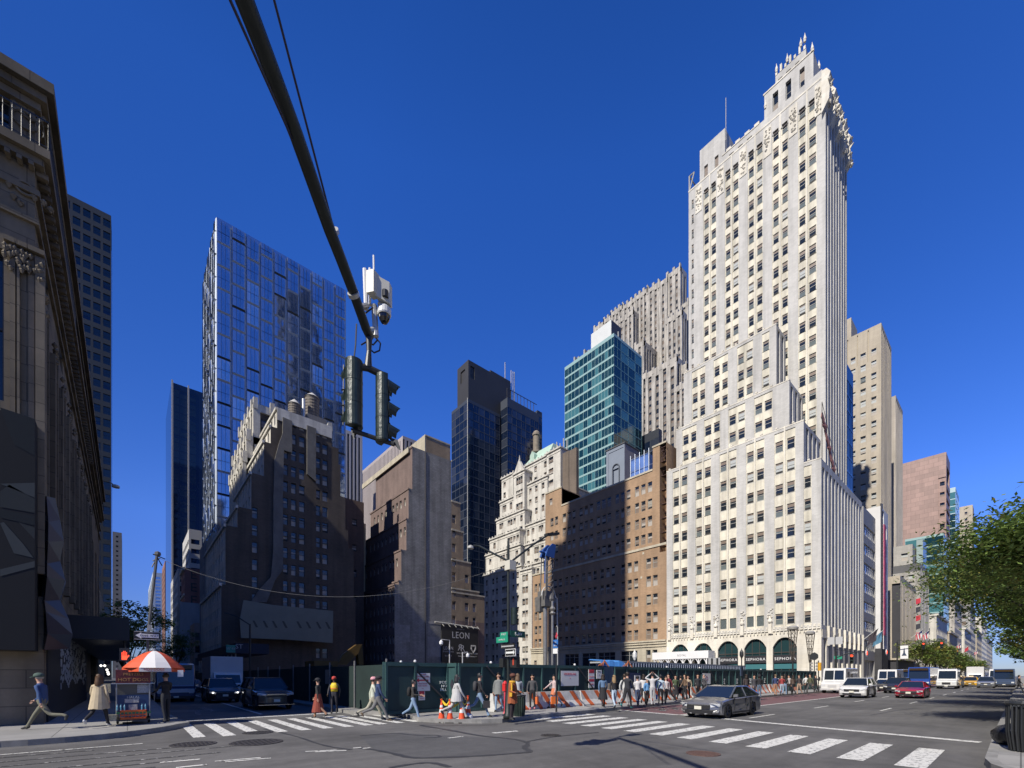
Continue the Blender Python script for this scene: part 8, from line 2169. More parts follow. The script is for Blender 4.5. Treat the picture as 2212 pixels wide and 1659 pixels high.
h3 = dup(sedan, 'pale car far up the avenue in the centre lane', -5.0, 150, mats=MATS['paint_silver']); h3.name = 'pale_sedan'
h4 = dup(suv, 'dark SUV far up the avenue, left of the pale car', -8.2, 160, mats=MATS['paint_black']); h4.name = 'dark_suv'
h5 = dup(suv, 'white SUV far up the avenue at the right kerb', -2.6, 140, mats=MATS['paint_white']); h5.name = 'white_suv'
big = dict(L=5.3, W=2.0, H=1.90, belt=1.22, hood=1.14, nose=.98, cowl=1.45, rf=2.2, rr_=4.8, deck=5.22, deckz=1.24, gl=.25, r=.41, wb=3.05, fo=1.0)
bs = car('black_large_suv', 'large black SUV waiting at the stop line of the shaded side street', 'car', MATS['paint_black'], **big)
B = MB(); B.box(-.72, .72, -.05, -.03, .88, .91); B.box(-.95, .95, -.03, 0.02, .3, .33); B.build('grille_chrome', chrome, bs)
place(bs, -24.9, 5.75, 90, .88)
b2 = dup(suv, 'smaller black SUV with lit headlamps behind the large black SUV', -33.5, 4.75, 90, .94, MATS['paint_black']); b2.name = 'small_black_suv'
for s in (-1, 1):
 B = MB(); B.lathe((s * .72, -.03, .72), [(.02, -.05), (.06, 0), (.02, .05)], 8); B.build('lit_headlamp', flat('headlamp_lit', (0.95, 0.93, 0.85), .3, emis=3), b2, local=True)
b3 = dup(sedan, 'dark car far back in the shaded side street', -56, 5.2, 90, .94, MATS['paint_navy']); b3.name = 'dark_sedan'
b4 = dup(suv, 'farthest dark SUV in the shaded side street', -66, 5.4, 90, .94, MATS['paint_black']); b4.name = 'dark_suv'
def boxy(name, lab, cat, W, L, H, nose_l, nose_h, wsh0, slope, cab_m, box_m, r=.42, box_from=None, box_h=None, box_w=None, split=False, grille=True, roofl=True, low=.45, sidewin=0):
 """van / step van / bus / box truck facing -y"""
 t = thing(name, lab, cat, (0, 0, 0)); hw = W / 2
 bf = box_from if box_from else L
 B = MB()     # cab or full body
 P = [(0.0, low), (-.02, nose_h - .15), (.12, nose_h), (nose_l, wsh0), (nose_l + slope, H - .12), (nose_l + slope + .3, H), (bf, H), (bf, low)]
 n = len(P)
 for s, k in ((-1, 1), (-.92, 0), (.92, 0), (1, 1)):
  for (y, z) in P:
   B.v.append((s * hw - (.06 * s if (k and z > wsh0) else 0), y + (.12 if k and y < nose_l + slope else 0), z - (.05 if k and z >= H - .13 else 0)))
 for i in range(3):
  for j in range(n): B.f.append((i*n+j, i*n+(j+1)%n, (i+1)*n+(j+1)%n, (i+1)*n+j)); B.m.append(0)
 B.f.append(tuple(range(n))[::-1]); B.f.append(tuple(3*n+j for j in range(n))); B.m += [0, 0]
 B.build('body', cab_m, t)
 if box_from:
  B = MB(); bw = (box_w or W) / 2; B.box(-bw, bw, bf - .4 if box_h > H + .2 else bf + .01, L, low + .25, box_h); B.build('box', box_m, t)
 # windscreen
 dy, dz = slope, H - .12 - wsh0
 nn = Vector((0, -dz, dy)).normalized() * .012
 B = MB()
 panes = [(-hw + .2, -.04), (.04, hw - .2)] if split else [(-hw + .14, hw - .14)]
 for (xa, xb_) in panes:
  B.poly([(xa, nose_l + dy * .06 + nn.y, wsh0 + dz * .06 + nn.z), (xb_, nose_l + dy * .06 + nn.y, wsh0 + dz * .06 + nn.z), (xb_ - .04 * (xb_ > 0), nose_l + dy * .88 + nn.y, wsh0 + dz * .88 + nn.z), (xa + .04 * (xa < 0), nose_l + dy * .88 + nn.y, wsh0 + dz * .88 + nn.z)])
 B.build('windscreen', carglass, t)
 B = MB(); y0 = nose_l + slope + .15;
 for s in (-1, 1):
  if sidewin:
   k = int((L - y0 - .5) / sidewin)
   for i in range(k): B.box(s * (hw - .08), s * (hw + .006 - .055), y0 + i * sidewin + .05, y0 + (i + 1) * sidewin - .05, wsh0 + .05, H - .45)
  else: B.box(s * (hw - .08), s * (hw - .05), y0, y0 + .9, wsh0 + .05, wsh0 + .62)
 B.build('side_window', carglass, t)
 B = MB()
 if grille: B.box(-.42, .42, -.05, .02, low + .22, nose_h - .25)
 B.box(-hw + .02, hw - .02, -.14, .0, low - .12, low + .08)
 B.build('bumper', blk if not split else flat('bumper_white', (0.5, 0.5, 0.5), .5), t)
 for s in (-1, 1):
  B = MB(); B.prism([(s * (hw - .45), -.04, nose_h - .42), (s * (hw - .12), -.02, nose_h - .42), (s * (hw - .12), -.02, nose_h - .2), (s * (hw - .45), -.04, nose_h - .2)], (0, .1, 0)); B.build('headlight', lampw, t)
  B = MB(); B.tube([(s * hw, nose_l + .2, wsh0 + .1), (s * (hw + .28), nose_l + .05, wsh0 + .2)], .02, 4); B.box(s * (hw + .2), s * (hw + .34), nose_l, nose_l + .06, wsh0 - .05, wsh0 + .42); B.build('mirror', blk, t)
  for yy in (.95, L - 1.25 if not box_from else L - 1.4): wheel(t, s * (hw - .02), yy, r, .26)
 B = MB(); B.box(-.17, .17, -.16, -.145, low - .05, low + .08); B.build('number_plate', platem, t)
 return t
vw = paint_m('van_white', (0.70, 0.70, 0.68), 0); tw = flat('box_white', (0.60, 0.60, 0.60), .5, var=.08, scale=.8)
sv = boxy('step_van', 'white step van with a two-pane windscreen in the bus lane', 'van', 2.3, 6.6, 2.95, .75, 1.25, 1.5, .28, vw, tw, split=True, low=.5); place(sv, -12.35, 53, sc=.86)
B = MB(); B.box(1.152, 1.16, 3.2, 3.9, 1.6, 2.3); B.build('emblem', flat('emblem_dark', (0.1, 0.09, 0.09), .5), sv, local=True)
B = MB(); B.box(1.15, 1.165, 1.6, 2.4, .75, 2.5); B.build('side_door', flat('door_dark', (0.08, 0.08, 0.09), .3), sv, local=True)
s2 = copy_tree(sv); s2['label'] = 'second white step van, behind the first and left of the dark SUV'; place(s2, -11.6, 75, sc=.88)
van = boxy('white_van', 'tall white passenger van in the middle of the avenue', 'van', 2.05, 5.9, 2.75, 1.0, 1.15, 1.3, .75, vw, tw, low=.4, r=.38, sidewin=1.3); place(van, -6.55, 82.5, sc=.98)
bus = boxy('blue_bus', 'blue city bus between the step vans and the white van', 'bus', 2.55, 12, 3.1, .1, 1.1, 1.25, .2, paint_m('bus_blue_paint', (0.02, 0.07, 0.32), .1), tw, low=.4, r=.48, sidewin=1.5, grille=False); place(bus, -9.9, 88, sc=.98)
B = MB(); B.box(-1.05, 1.05, -.02, .04, 2.62, 2.95); B.build('destination_display', flat('display', (0.05, 0.03, 0.01), .3), bus, local=True)
u2 = dup(bus, 'dark bus parked near the right kerb behind the silver SUV', -1.75, 104, sc=.92, mats=paint_m('bus_dark', (0.06, 0.09, 0.16), .2)); u2.name = 'kerbside_bus'
u3 = dup(bus, 'charcoal bus far up the avenue between two pale trucks', -3.4, 170, sc=1, mats=MATS['paint_black']); u3.name = 'charcoal_bus'
u4 = dup(bus, 'dark coach just left of the blue bus', -12.4, 98, sc=.93, mats=MATS['paint_black']); u4.name = 'dark_coach'
bt = boxy('box_truck', 'grey box truck with tall cargo body in the shaded side street', 'truck', 2.1, 7.0, 2.2, .8, 1.15, 1.25, .35, vw, tw, box_from=1.9, box_h=3.55, box_w=2.35, low=.5); place(bt, -39.5, 5.9, 90, .92)
bt2 = copy_tree(bt); bt2['label'] = 'white box truck far up the avenue behind the yellow taxi'; place(bt2, -5.9, 124, sc=1.0)
bt3 = dup(van, 'white van right of the far box truck', -3.0, 126, sc=1.12); bt3.name = 'far_white_van'
sb = dup(bus, 'blue and white shuttle bus in deep shade behind the umbrella', -37, 2.45, 90, .84, paint_m('shuttle_blue', (0.03, 0.06, 0.14), .1)); sb.name = 'shuttle_bus'
B = MB(); B.box(-1.2, 1.2, -.05, .0, .75, 1.05); B.build('white_band', tw, sb, local=True)
# ================================================================ food cart
def food_cart():
 x, y = -19.75, .15; t = thing('food_cart', 'small food cart with posters, drinks panel and orange crate under the umbrella', 'food cart', (x, y, .15))
 steel = flat('cart_steel', (0.42, 0.42, 0.42), .3, .6)
 B = MB(); B.box(x - .9, x + .38, y - .42, y + .42, .5, 1.12); B.build('body', flat('cart_navy', (0.02, 0.05, 0.14), .4), t)
 B = MB(); B.box(x - .85, x + .3, y - .4, y + .4, 1.12, 1.5); B.build('display_case', glass('case_glass', (0.10, 0.10, 0.095), .08, wave=0), t)
 B = MB(); B.box(x - .9, x + .4, y - .44, y + .44, 1.5, 1.95); B.build('menu_board', flat('menu_maroon', (0.16, 0.03, 0.03), .5, var=.5, scale=9), t)
 B = MB()
 for (u, v) in ((-.5, -.42), (-.5, .42), (.38, -.42), (.38, .42)): B.tube([(x + u - .4 * (u < 0), y + v, .4), (x + u - .4 * (u < 0), y + v, 2.0)], .02, 5)
 B.box(x - .95, x + .42, y - .55, y + .55, 1.48, 1.51); B.build('frame', steel, t)
 B = MB(); put_text(B, 'HOT DOGS', (x + .405, y, 1.62), .15, (0, 1), depth=.003); put_text(B, 'PRETZELS', (x + .405, y, 1.8), .12, (0, 1), depth=.003); B.build('lettering', flat('menu_gold', (0.55, 0.30, 0.10), .5), t)
 B = MB(); B.box(x + .385, x + .392, y - .22, y + .14, .86, .99); B.box(x + .385, x + .392, y - .12, y + .1, .60, .8); B.box(x + .31, x + .316, y + .1, y + .42, 1.18, 1.46); B.build('poster', flat('poster_pale', (0.45, 0.46, 0.46), .5, var=.5, scale=25), t)
 B = MB(); put_text(B, 'HALAL', (x + .4, y, 1.04), .11, (0, 1), depth=.003); B.build('emblem', flat('letter_grey', (0.42, 0.45, 0.5), .5), t)
 B = MB()
 for k in range(5): B.lathe((x + .40, y - .4 + k * .09 + (.35 if k > 2 else 0), .62), [(.03, 0), (.03, .13), (.012, .17), (.012, .2)], 6)
 B.build('bottle_picture', flat('bottle_blue', (0.1, 0.28, 0.42), .3), t)
 B = MB(); B.box(x + .36, x + .45, y - .42, y + .45, .5, .56); B.build('green_tray', flat('tray_green', (0.02, 0.16, 0.08), .5), t)
 B = MB(); B.box(x + .5, x + .7, y - .62, y - .42, .32, .5); B.box(x + .42, x + .46, y - .74, y - .56, 1.2, 1.5); B.build('side_notice', flat('notice_cream', (0.55, 0.5, 0.33), .5, var=.4, scale=20), t)
 for s in (-1, 1):
  B = MB(); B.lathe((0, 0, -.03), [(.1, 0), (.16, .01), (.16, .06), (.1, .07)], 14)
  B.v = [(x + .1 + a, y + s * .4 + c, .31 + b_) for a, b_, c in B.v]; B.build('wheel', tyre_m, t)
 B = MB(); B.box(x - .6, x + .7, y - .42, y + .42, .28, .33); B.build('chassis', blk, t)
 c = thing('crate', 'bright orange plastic crate on the front shelf of the food cart', 'crate', (x + .55, y, .33)); om = flat('crate_orange', (0.60, 0.12, 0.02), .5)
 B = MB(); xa, xb_, ya, yb_ = x + .42, x + .7, y - .33, y + .33
 B.box(xa, xb_, ya, yb_, .33, .345)
 for (p, q, r_, s_) in ((xa, xb_, ya, ya + .015), (xa, xb_, yb_ - .015, yb_), (xa, xa + .015, ya, yb_), (xb_ - .015, xb_, ya, yb_)):
  B.box(p, q, r_, s_, .57, .62); B.box(p, q, r_, s_, .345, .38); B.box(p, q, r_, s_, .45, .48)
 for k in range(8): B.box(xb_ - .014, xb_ + .001, ya + k * .092, ya + .02 + k * .092, .38, .57)
 B.build('basket', om, c)
 # umbrella
 u = thing('parasol', 'red and white segmented parasol over the food cart', 'umbrella', (x + .1, y + .45, .15)); cx, cy = x + .1, y + .55; n = 6; r1, zt, ze = .84, 2.62, 2.02
 B = MB()
 for k in range(n):
  a0, a1 = 2 * math.pi * k / n - .52, 2 * math.pi * (k + 1) / n - .52; m = 5
  for i in range(m):
   f0, f1 = i / m, (i + 1) / m
   z = lambda f: zt - (zt - ze) * f ** 1.7
   P = lambda a, f: (cx + r1 * f * math.cos(a), cy + r1 * f * math.sin(a), z(f) - .0)
   am = (a0 + a1) / 2
   for (p, q) in ((a0, am), (am, a1)):
    B.poly([P(p, f0), P(p, f1), P(q, f1), P(q, f0)], k % 2)
  B.poly([(cx + r1 * math.cos(a0), cy + r1 * math.sin(a0), ze), (cx + r1 * 1.01 * math.cos(a0), cy + r1 * 1.01 * math.sin(a0), ze - .13), (cx + r1 * 1.01 * math.cos(a1), cy + r1 * 1.01 * math.sin(a1), ze - .13), (cx + r1 * math.cos(a1), cy + r1 * math.sin(a1), ze)], k % 2)
 B.build('canopy', [flat('parasol_white', (0.75, 0.73, 0.70), .7), flat('parasol_red', (0.62, 0.085, 0.025), .65)], u)
 B = MB(); B.tube([(cx, cy, .9), (cx, cy, 2.66)], .02, 6); B.lathe((cx, cy, 2.6), [(.06, 0), (.05, .05), (.01, .09)], 8); B.build('pole', steel, u)
 B = MB();
 put_text(B, 'HOT DOGS', (cx + .83, cy - .03, ze - .06), .13, (0, 1), depth=.004, bold=.8); B.build('lettering', flat('parasol_letter', (0.5, 0.06, 0.02), .5), u)
 B = MB(); B.box(cx + .62, cx + .64, cy + .6, cy + .76, 1.72, 1.95); B.build('price_card', signw, u)
food_cart()
# ================================================================ people
SKIN = {}
def skinm(c): return flat('skin_%02d' % int(c[0] * 100), c, .55)
sk_l, sk_m, sk_d = (0.52, 0.31, 0.22), (0.34, 0.19, 0.12), (0.10, 0.055, 0.035)
def V3(*a): return Vector(a)
def person(px, py, label, face=180, h=1.68, top=(.1, .1, .1), leg=(.03, .03, .04), shoe=(.05, .05, .05), hair=(.03, .02, .015), skin=sk_l, stride=.35, arms=(.3, -.3), elbow=(.3, .3), coat=None, coatc=None, longhair=0, cap=None, hood=False, pack=None, bag=None, group='pedestrians', base=.15, lean=0.0, build=1.0, xy=None, spread=.0, hat=None, sleeve=1, up=None, vest=None):
 x, y = xy if xy else G(px, py, base)[:2]
 t = thing('person', label, 'person', (0, 0, 0), group)
 k = h / 1.74; bld = build
 P = []; E = []; Rr = []; seg = []
 def J(p, r, parent=None, tag_=0):
  P.append(Vector(p)); Rr.append(r if isinstance(r, tuple) else (r, r)); i = len(P) - 1
  if parent is not None: E.append((parent, i)); seg.append((parent, i, tag_))
  return i
 L = lean
 pel = J((0, 0, .94), (.145 * bld, .11 * bld)); wa = J((0, .02 * L, 1.07), (.125 * bld, .10 * bld), pel, 1); ch = J((0, .10 * L, 1.27), (.155 * bld, .11 * bld), wa, 1); nb = J((0, .16 * L, 1.42), (.085, .075), ch, 1)
 nk = J((0, .2 * L + .005, 1.49), .05, nb, 2); hd = J((0, .22 * L + .02, 1.60), (.075, .09), nk, 2); ht = J((0, .22 * L + .015, 1.67), (.066, .078), hd, 2)
 feet = []
 for s, th in ((1, stride), (-1, -stride)):
  hp = J((s * (.085 + spread * .3), 0, .88), .09 * bld, pel, 3)
  fl = .15 + (.55 if th < 0 and stride > .15 else 0) * abs(stride) / .45
  kn = Vector((s * (.09 + spread * .6), math.sin(th) * .42, .88 - math.cos(th) * .42)); sh = th - fl
  an = kn + Vector((s * spread * .3, math.sin(sh) * .41, -math.cos(sh) * .41))
  kj = J(kn, .06 * bld, hp, 3); aj = J(an, .042, kj, 3)
  pitch = max(-.2, -sh - .25) if th < 0 else -.05
  toe = an + Vector((0, .15 * math.cos(pitch), -.045 - .13 * math.sin(max(0, pitch)))); J(toe, (.035, .028), aj, 4); J(an + Vector((0, -.04, -.045)), .035, aj, 4); feet.append(min(toe.z, an.z) - .03)
 hands = []
 for i, s in enumerate((1, -1)):
  a = arms[i]; sx = .175 * bld; sp = J((s * sx, .13 * L, 1.375), .052, ch, 1)
  if up and up[i]:
   el = Vector((s * (sx + .2), .05, 1.45)); wr = Vector((s * .12, .02, 1.68))
  else:
   el = Vector((s * (sx + .06), .13 * L + math.sin(a) * .28, 1.375 - math.cos(a) * .28)); b_ = a + elbow[i]
   wr = el + Vector((-s * .02, math.sin(b_) * .25, -math.cos(b_) * .25))
  ej = J(el, .042, sp, 1 if sleeve else 2); wj = J(wr, .028, ej, 1 if sleeve else 2)
  d = (wr - el).normalized(); hj = J(wr + d * .06, (.03, .022), wj, 2); hands.append((s, wr + d * .06, d))
 zmin = min(feet)
 me = bpy.data.meshes.new('body'); me.from_pydata([tuple(p) for p in P], E, [])
 o = bpy.data.objects.new('body', me); C.objects.link(o)
 m = o.modifiers.new('s', 'SKIN'); m.use_smooth_shade = True
 for i, sv_ in enumerate(me.skin_vertices[0].data): sv_.radius = Rr[i]; sv_.use_root = (i == 0)
 m2 = o.modifiers.new('u', 'SUBSURF'); m2.levels = 1
 dg = bpy.context.evaluated_depsgraph_get(); ev = o.evaluated_get(dg); nm = bpy.data.meshes.new_from_object(ev)
 bpy.data.objects.remove(o); bpy.data.meshes.remove(me)
 vs = [v.co.copy() for v in nm.vertices]; fs = [tuple(p.vertices) for p in nm.polygons]; bpy.data.meshes.remove(nm)
 B = MB(); ms = []
 for f in fs:
  c = sum((vs[i] for i in f), Vector()) / len(f); best = 9; tg = 1
  for (a, b_, g) in seg:
   A, D = P[a], P[b_] - P[a]; q = max(0, min(1, (c - A).dot(D) / max(D.length_squared, 1e-6))); dd = (c - A - D * q).length - .5 * (Rr[a][0] * (1 - q) + Rr[b_][0] * q)
   if dd < best: best = dd; tg = g
  ms.append({1: 0, 2: 1, 3: 2, 4: 3}[tg])
 B.add(vs, fs, ms=ms)
 for s, c, d in hands:      # five fingers, the thumb from the side of the palm
  side = d.cross(Vector((0, 1, 0)));
  if side.length < .1: side = Vector((1, 0, 0))
  side.normalize(); fwd = side.cross(d).normalized()
  for j, (w_, ln) in enumerate(((-.02, .062), (-.007, .075), (.007, .07), (.02, .055))):
   a = c + d * .015 + fwd * w_; B.tube([a, a + d * ln * .6 + side * s * -.004, a + d * ln - side * s * .018], [.0085, .008, .006], 5, 1)
  a = c - d * .01 + fwd * .026; B.tube([a, a + fwd * .022 + d * .022, a + fwd * .026 + d * .048], [.01, .009, .007], 5, 1)
 H = P[hd]
 B.add([H + Vector(q) for q in ((-.012, .075, -.005), (.012, .075, -.005), (0, .105, -.018), (0, .075, .035))], [(0, 1, 2), (1, 3, 2), (3, 0, 2)], 1)   # nose
 for s in (-1, 1): B.box(H.x + s * .03 - .011, H.x + s * .03 + .011, H.y + .078, H.y + .088, H.z + .018, H.z + .028, 4); B.lathe((H.x + s * .078, H.y - .0, H.z - .005), [(.006, -.028), (.014, 0), (.01, .03)], 6, 1)
 B.box(H.x - .02, H.x + .02, H.y + .08, H.y + .087, H.z - .048, H.z - .041, 5)
 T = lambda q: Vector(q) - Vector((0, 0, zmin))
 parts = [('body', B, [clo(top), skinm(skin), clo(leg), clo(shoe), flat('eye_dark', (.02, .015, .01), .3), flat('lip', (.25, .08, .07), .5)], True)]
 if cap or hat or hood:
  D = MB(); cc = cap or hat or top; r0 = .108
  D.lathe((H.x, H.y - .005, H.z + .03), [(r0, -.0), (r0, .05), (r0 * .8, .1), (r0 * .3, .125)] if not hood else [(r0 * .9, -.14), (r0 * 1.12, -.02), (r0 * 1.1, .06), (r0 * .7, .11), (.02, .125)], 12, sy=1.12)
  if cap: D.prism([(H.x - .07, H.y + .09, H.z + .03), (H.x + .07, H.y + .09, H.z + .03), (H.x + .05, H.y + .18, H.z + .01), (H.x - .05, H.y + .18, H.z + .01)], (0, 0, .015))
  parts.append(('cap' if cap else 'hood' if hood else 'hat', D, clo(cc), True))
 D = MB()     # hair: shell round the back of the skull and down
 nseg = 12; hl = longhair
 rows = [(.03, .10), (.085, .07), (.098, .02), (.10, -.04)] + ([(.10, -.12), (.115, -.2), (.10, -.12 - hl)] if hl > .08 else [(.08, -.07)])
 idx = len(D.v)
 for (r0, dz) in rows:
  for j in range(nseg + 1):
   a = math.pi * (.93 + 1.14 * j / nseg) if dz < .06 else 2 * math.pi * j / nseg
   D.v.append((H.x + r0 * math.cos(a), H.y - .012 + r0 * 1.08 * math.sin(a) - (.01 if dz < -.1 else 0), H.z + .045 + dz))
 for i in range(len(rows) - 1):
  for j in range(nseg): D.f.append((idx+i*(nseg+1)+j, idx+i*(nseg+1)+j+1, idx+(i+1)*(nseg+1)+j+1, idx+(i+1)*(nseg+1)+j)); D.m.append(0)
 D.f.append(tuple(idx + j for j in range(nseg))); D.m.append(0)
 if not hood: parts.append(('hair', D, flat('hair_%02d_%02d' % (hair[0] * 100, hair[1] * 100), hair, .6), True))
 if coat:      # skirt or coat hem: (z_top, z_bottom, flare)
  z1, z0, fl = coat; D = MB(); m_ = 16; rows = []
  for f in (0, .35, .7, 1):
   z = z1 + (z0 - z1) * f; r0 = (.135 if z1 < 1.2 else .165) * bld + fl * f
   rows.append([(r0 * math.cos(2*math.pi*j/m_) * (1 + .05 * f * math.sin(j * 2.5)), (r0 * .82 + stride * .12 * f) * math.sin(2*math.pi*j/m_) + .1 * L * max(0, (z - .95)) * 2, z + .015 * math.sin(j * 1.7) * f) for j in range(m_)])
  for a, c in zip(rows, rows[1:]):
   for j in range(m_): D.poly([a[j], a[(j+1)%m_], c[(j+1)%m_], c[j]])
  parts.append(('coat' if z1 > 1.1 else 'skirt', D, clo(coatc or top), True))
 if vest:
  D = MB(); D.lathe((0, .05 * L, 1.02), [(.155, 0), (.165, .15), (.185, .28), (.11, .42)], 14, sy=.75); D.lathe((0, .05 * L, 1.14), [(.172, 0), (.174, .05)], 14, 1, sy=.76); parts.append(('safety_vest', D, [flat('vest_yellow', (.75, .55, .03), .6), flat('vest_orange', (.7, .2, .03), .6)], True))
 if pack:
  D = MB(); D.lathe((0, -.17, 1.04), [(.09, 0), (.15, .05), (.16, .25), (.12, .36), (.03, .4)], 10, sy=.6)
  for s in (-1, 1): D.tube([(s * .09, -.12, 1.38), (s * .1, .02, 1.42), (s * .12, .1, 1.3), (s * .12, .02, 1.1)], .018, 5)
  parts.append(('backpack', D, clo(pack), True))
 def finish(o, B):
  rz = rad(face); ca, sa = math.cos(rz), math.sin(rz)
 t.location = (x, y, base); t.rotation_euler = (0, 0, rad(face)); t.scale = (k, k, k)
 for nm_, B, mt, sm in parts:
  B.v = [(a, b_, c - zmin) for a, b_, c in B.v]; B.build(nm_, mt, t, smooth=sm, local=True)
 if bag:       # held bag: a thing of its own hanging from the hand
  ci, col, sz, lb = bag; s, c, d = hands[ci]
  q = Vector((c.x, c.y, c.z - zmin - .05)) * k; rz = rad(face)
  w_ = Vector((q.x * math.cos(rz) - q.y * math.sin(rz) + x, q.x * math.sin(rz) + q.y * math.cos(rz) + y, q.z + base))
  bt_ = thing('carried_bag', lb, 'bag', (w_.x, w_.y, w_.z - .3), 'bags carried by pedestrians'); D = MB()
  D.obox((w_.x, w_.y), (math.cos(rz), math.sin(rz)), (-math.sin(rz), math.cos(rz)), .05, sz / 2, w_.z - .12 - sz, w_.z - .12); D.build('sack', clo(col), bt_)
  D = MB(); e = Vector((-math.sin(rz), math.cos(rz), 0)) * sz * .35; D.tube([w_ - e - Vector((0, 0, .13)), w_, w_ + e - Vector((0, 0, .13))], .006, 4); D.build('strap', clo(col), bt_)
 return t
def clo(c): return flat('cloth_%02x%02x%02x' % tuple(int(min(v, 1) * 255) for v in c), c, .85, var=.12, scale=6)
W_, K_, J_ = (.62, .61, .60), (.02, .02, .024), (.22, .32, .46)
# left pavement
person(92, 1576, 'man in a blue checked shirt and green cap striding left across the near pavement', face=152, h=1.78, top=(.035, .075, .19), leg=(.17, .165, .12), shoe=(.05, .05, .05), cap=(.07, .11, .09), hair=(.3, .28, .25), stride=.62, arms=(.35, -.45), elbow=(.5, .35), lean=.35, xy=None)
person(214, 1571, 'woman with long brown hair in a beige trench coat walking away on the near pavement', face=62, h=1.68, top=(.50, .41, .27), leg=K_, shoe=(.6, .6, .6), hair=(.09, .045, .02), longhair=.16, stride=.42, coat=(1.3, .62, .10), arms=(-.1, .1), elbow=(.6, .9))
person(338, 1556, 'vendor in dark clothes standing in shade behind the food cart', face=120, h=1.68, top=(.012, .012, .014), leg=(.015, .018, .025), stride=.08, arms=(.5, .4), elbow=(.9, .8), xy=(-19.4, 1.0))
# side street crossing
person(687, 1552, 'woman in a black top and long rust skirt crossing the side street', face=139, h=1.66, top=(.03, .03, .03), leg=sk_m, coat=(1.06, .28, .13), coatc=(.25, .055, .035), hair=K_, cap=K_, stride=.3, skin=sk_l, base=0)
person(722, 1541, 'site worker in a yellow safety vest standing in the shade by the fence', face=229, h=1.7, top=(.05, .05, .06), leg=(.03, .03, .04), cap=(.5, .06, .05), vest=True, stride=.12, base=0, skin=sk_d)
person(806, 1556, 'man in a pale hoodie and pink cap walking close beside the man in navy', face=-15, h=1.76, top=(.52, .55, .45), leg=(.38, .36, .28), cap=(.7, .35, .38), stride=.5, base=0, build=1.1)
person(817, 1558, 'heavy man in a navy jacket and grey trousers crossing near the hoarding corner', face=-20, h=1.80, top=(.03, .055, .13), leg=(.16, .16, .16), cap=K_, stride=.5, base=0, build=1.2, shoe=(.16, .11, .07))
person(893, 1556, 'woman in a black jacket, blue jeans and backpack looking at her phone', face=-41, h=1.62, top=(.04, .038, .036), leg=J_, hair=K_, pack=(.02, .02, .02), stride=.4, arms=(.25, .2), elbow=(1.3, 1.2), base=0, build=1.05)
person(987, 1553, 'person in a long pale grey hooded coat walking behind the cones', face=-15, h=1.7, top=(.50, .50, .49), leg=(.5, .49, .46), hair=K_, longhair=.1, stride=.5, coat=(1.2, .72, .07), coatc=(.50, .50, .49))
person(1036, 1549, 'person in a black jacket with backpack and jeans passing the first barriers', face=-35, h=1.76, top=(.025, .025, .03), leg=J_, hair=K_, pack=(.05, .05, .055), stride=.5, bag=(0, (.03, .03, .035), .27, 'black holdall carried low beside the first barriers'))
person(1077, 1538, 'woman in an open grey coat over blue jeans facing the street', face=205, h=1.72, top=(.20, .21, .205), leg=J_, hair=(.05, .03, .02), longhair=.12, stride=.2, coat=(1.35, .78, .07), arms=(.1, -.1), elbow=(.2, .2))
person(1107, 1556, 'person in a rust coat and mustard scarf waiting against the lamp post', face=-75, h=1.66, top=(.34, .095, .035), leg=(.03, .02, .025), skin=sk_d, hat=(.12, .045, .03), stride=.05, coat=(1.38, .62, .05), arms=(.1, .1), elbow=(1.2, 1.2), coatc=(.34, .095, .035), base=.15)
B = MB(); x, y, _ = G(1107, 1556, .15); B.lathe((x, y, 1.47), [(.10, 0), (.13, .05), (.11, .11)], 10)
for u in (.04, .10): B.prism([(x + u, y - .13, 1.5), (x + u + .07, y - .13, 1.5), (x + u + .09, y - .17, 1.02), (x + u + .02, y - .17, 1.0)], (0, -.03, 0))
tag(B.build('scarf', clo((.60, .33, .03))), 'mustard scarf wrapped over the rust coat', 'scarf')
person(1118, 1541, 'person in a light grey jacket half hidden behind the litter bin', face=60, h=1.68, top=(.55, .57, .57), leg=K_, hair=(.16, .1, .06), longhair=.12, stride=.1)
person(1150, 1533, 'woman in a dark open jacket, white top, black trousers and pink shoes', face=215, h=1.66, top=(.07, .07, .075), leg=K_, shoe=(.6, .2, .25), hair=K_, longhair=.12, stride=.15, bag=(1, (.70, .16, .04), .34, 'orange carrier bag hanging beside the pink shoes'))
person(1197, 1530, 'woman in a pale pink jacket with an arm held out, near the bus stop pole', face=165, h=1.66, top=(.58, .45, .44), leg=(.25, .31, .4), hair=K_, longhair=.08, stride=.35, arms=(.8, .1), elbow=(.2, .2), bag=(1, (.75, .17, .03), .36, 'bright orange bag carried beside the bus stop pole'), coat=(1.05, .72, .06), coatc=(.6, .2, .1))
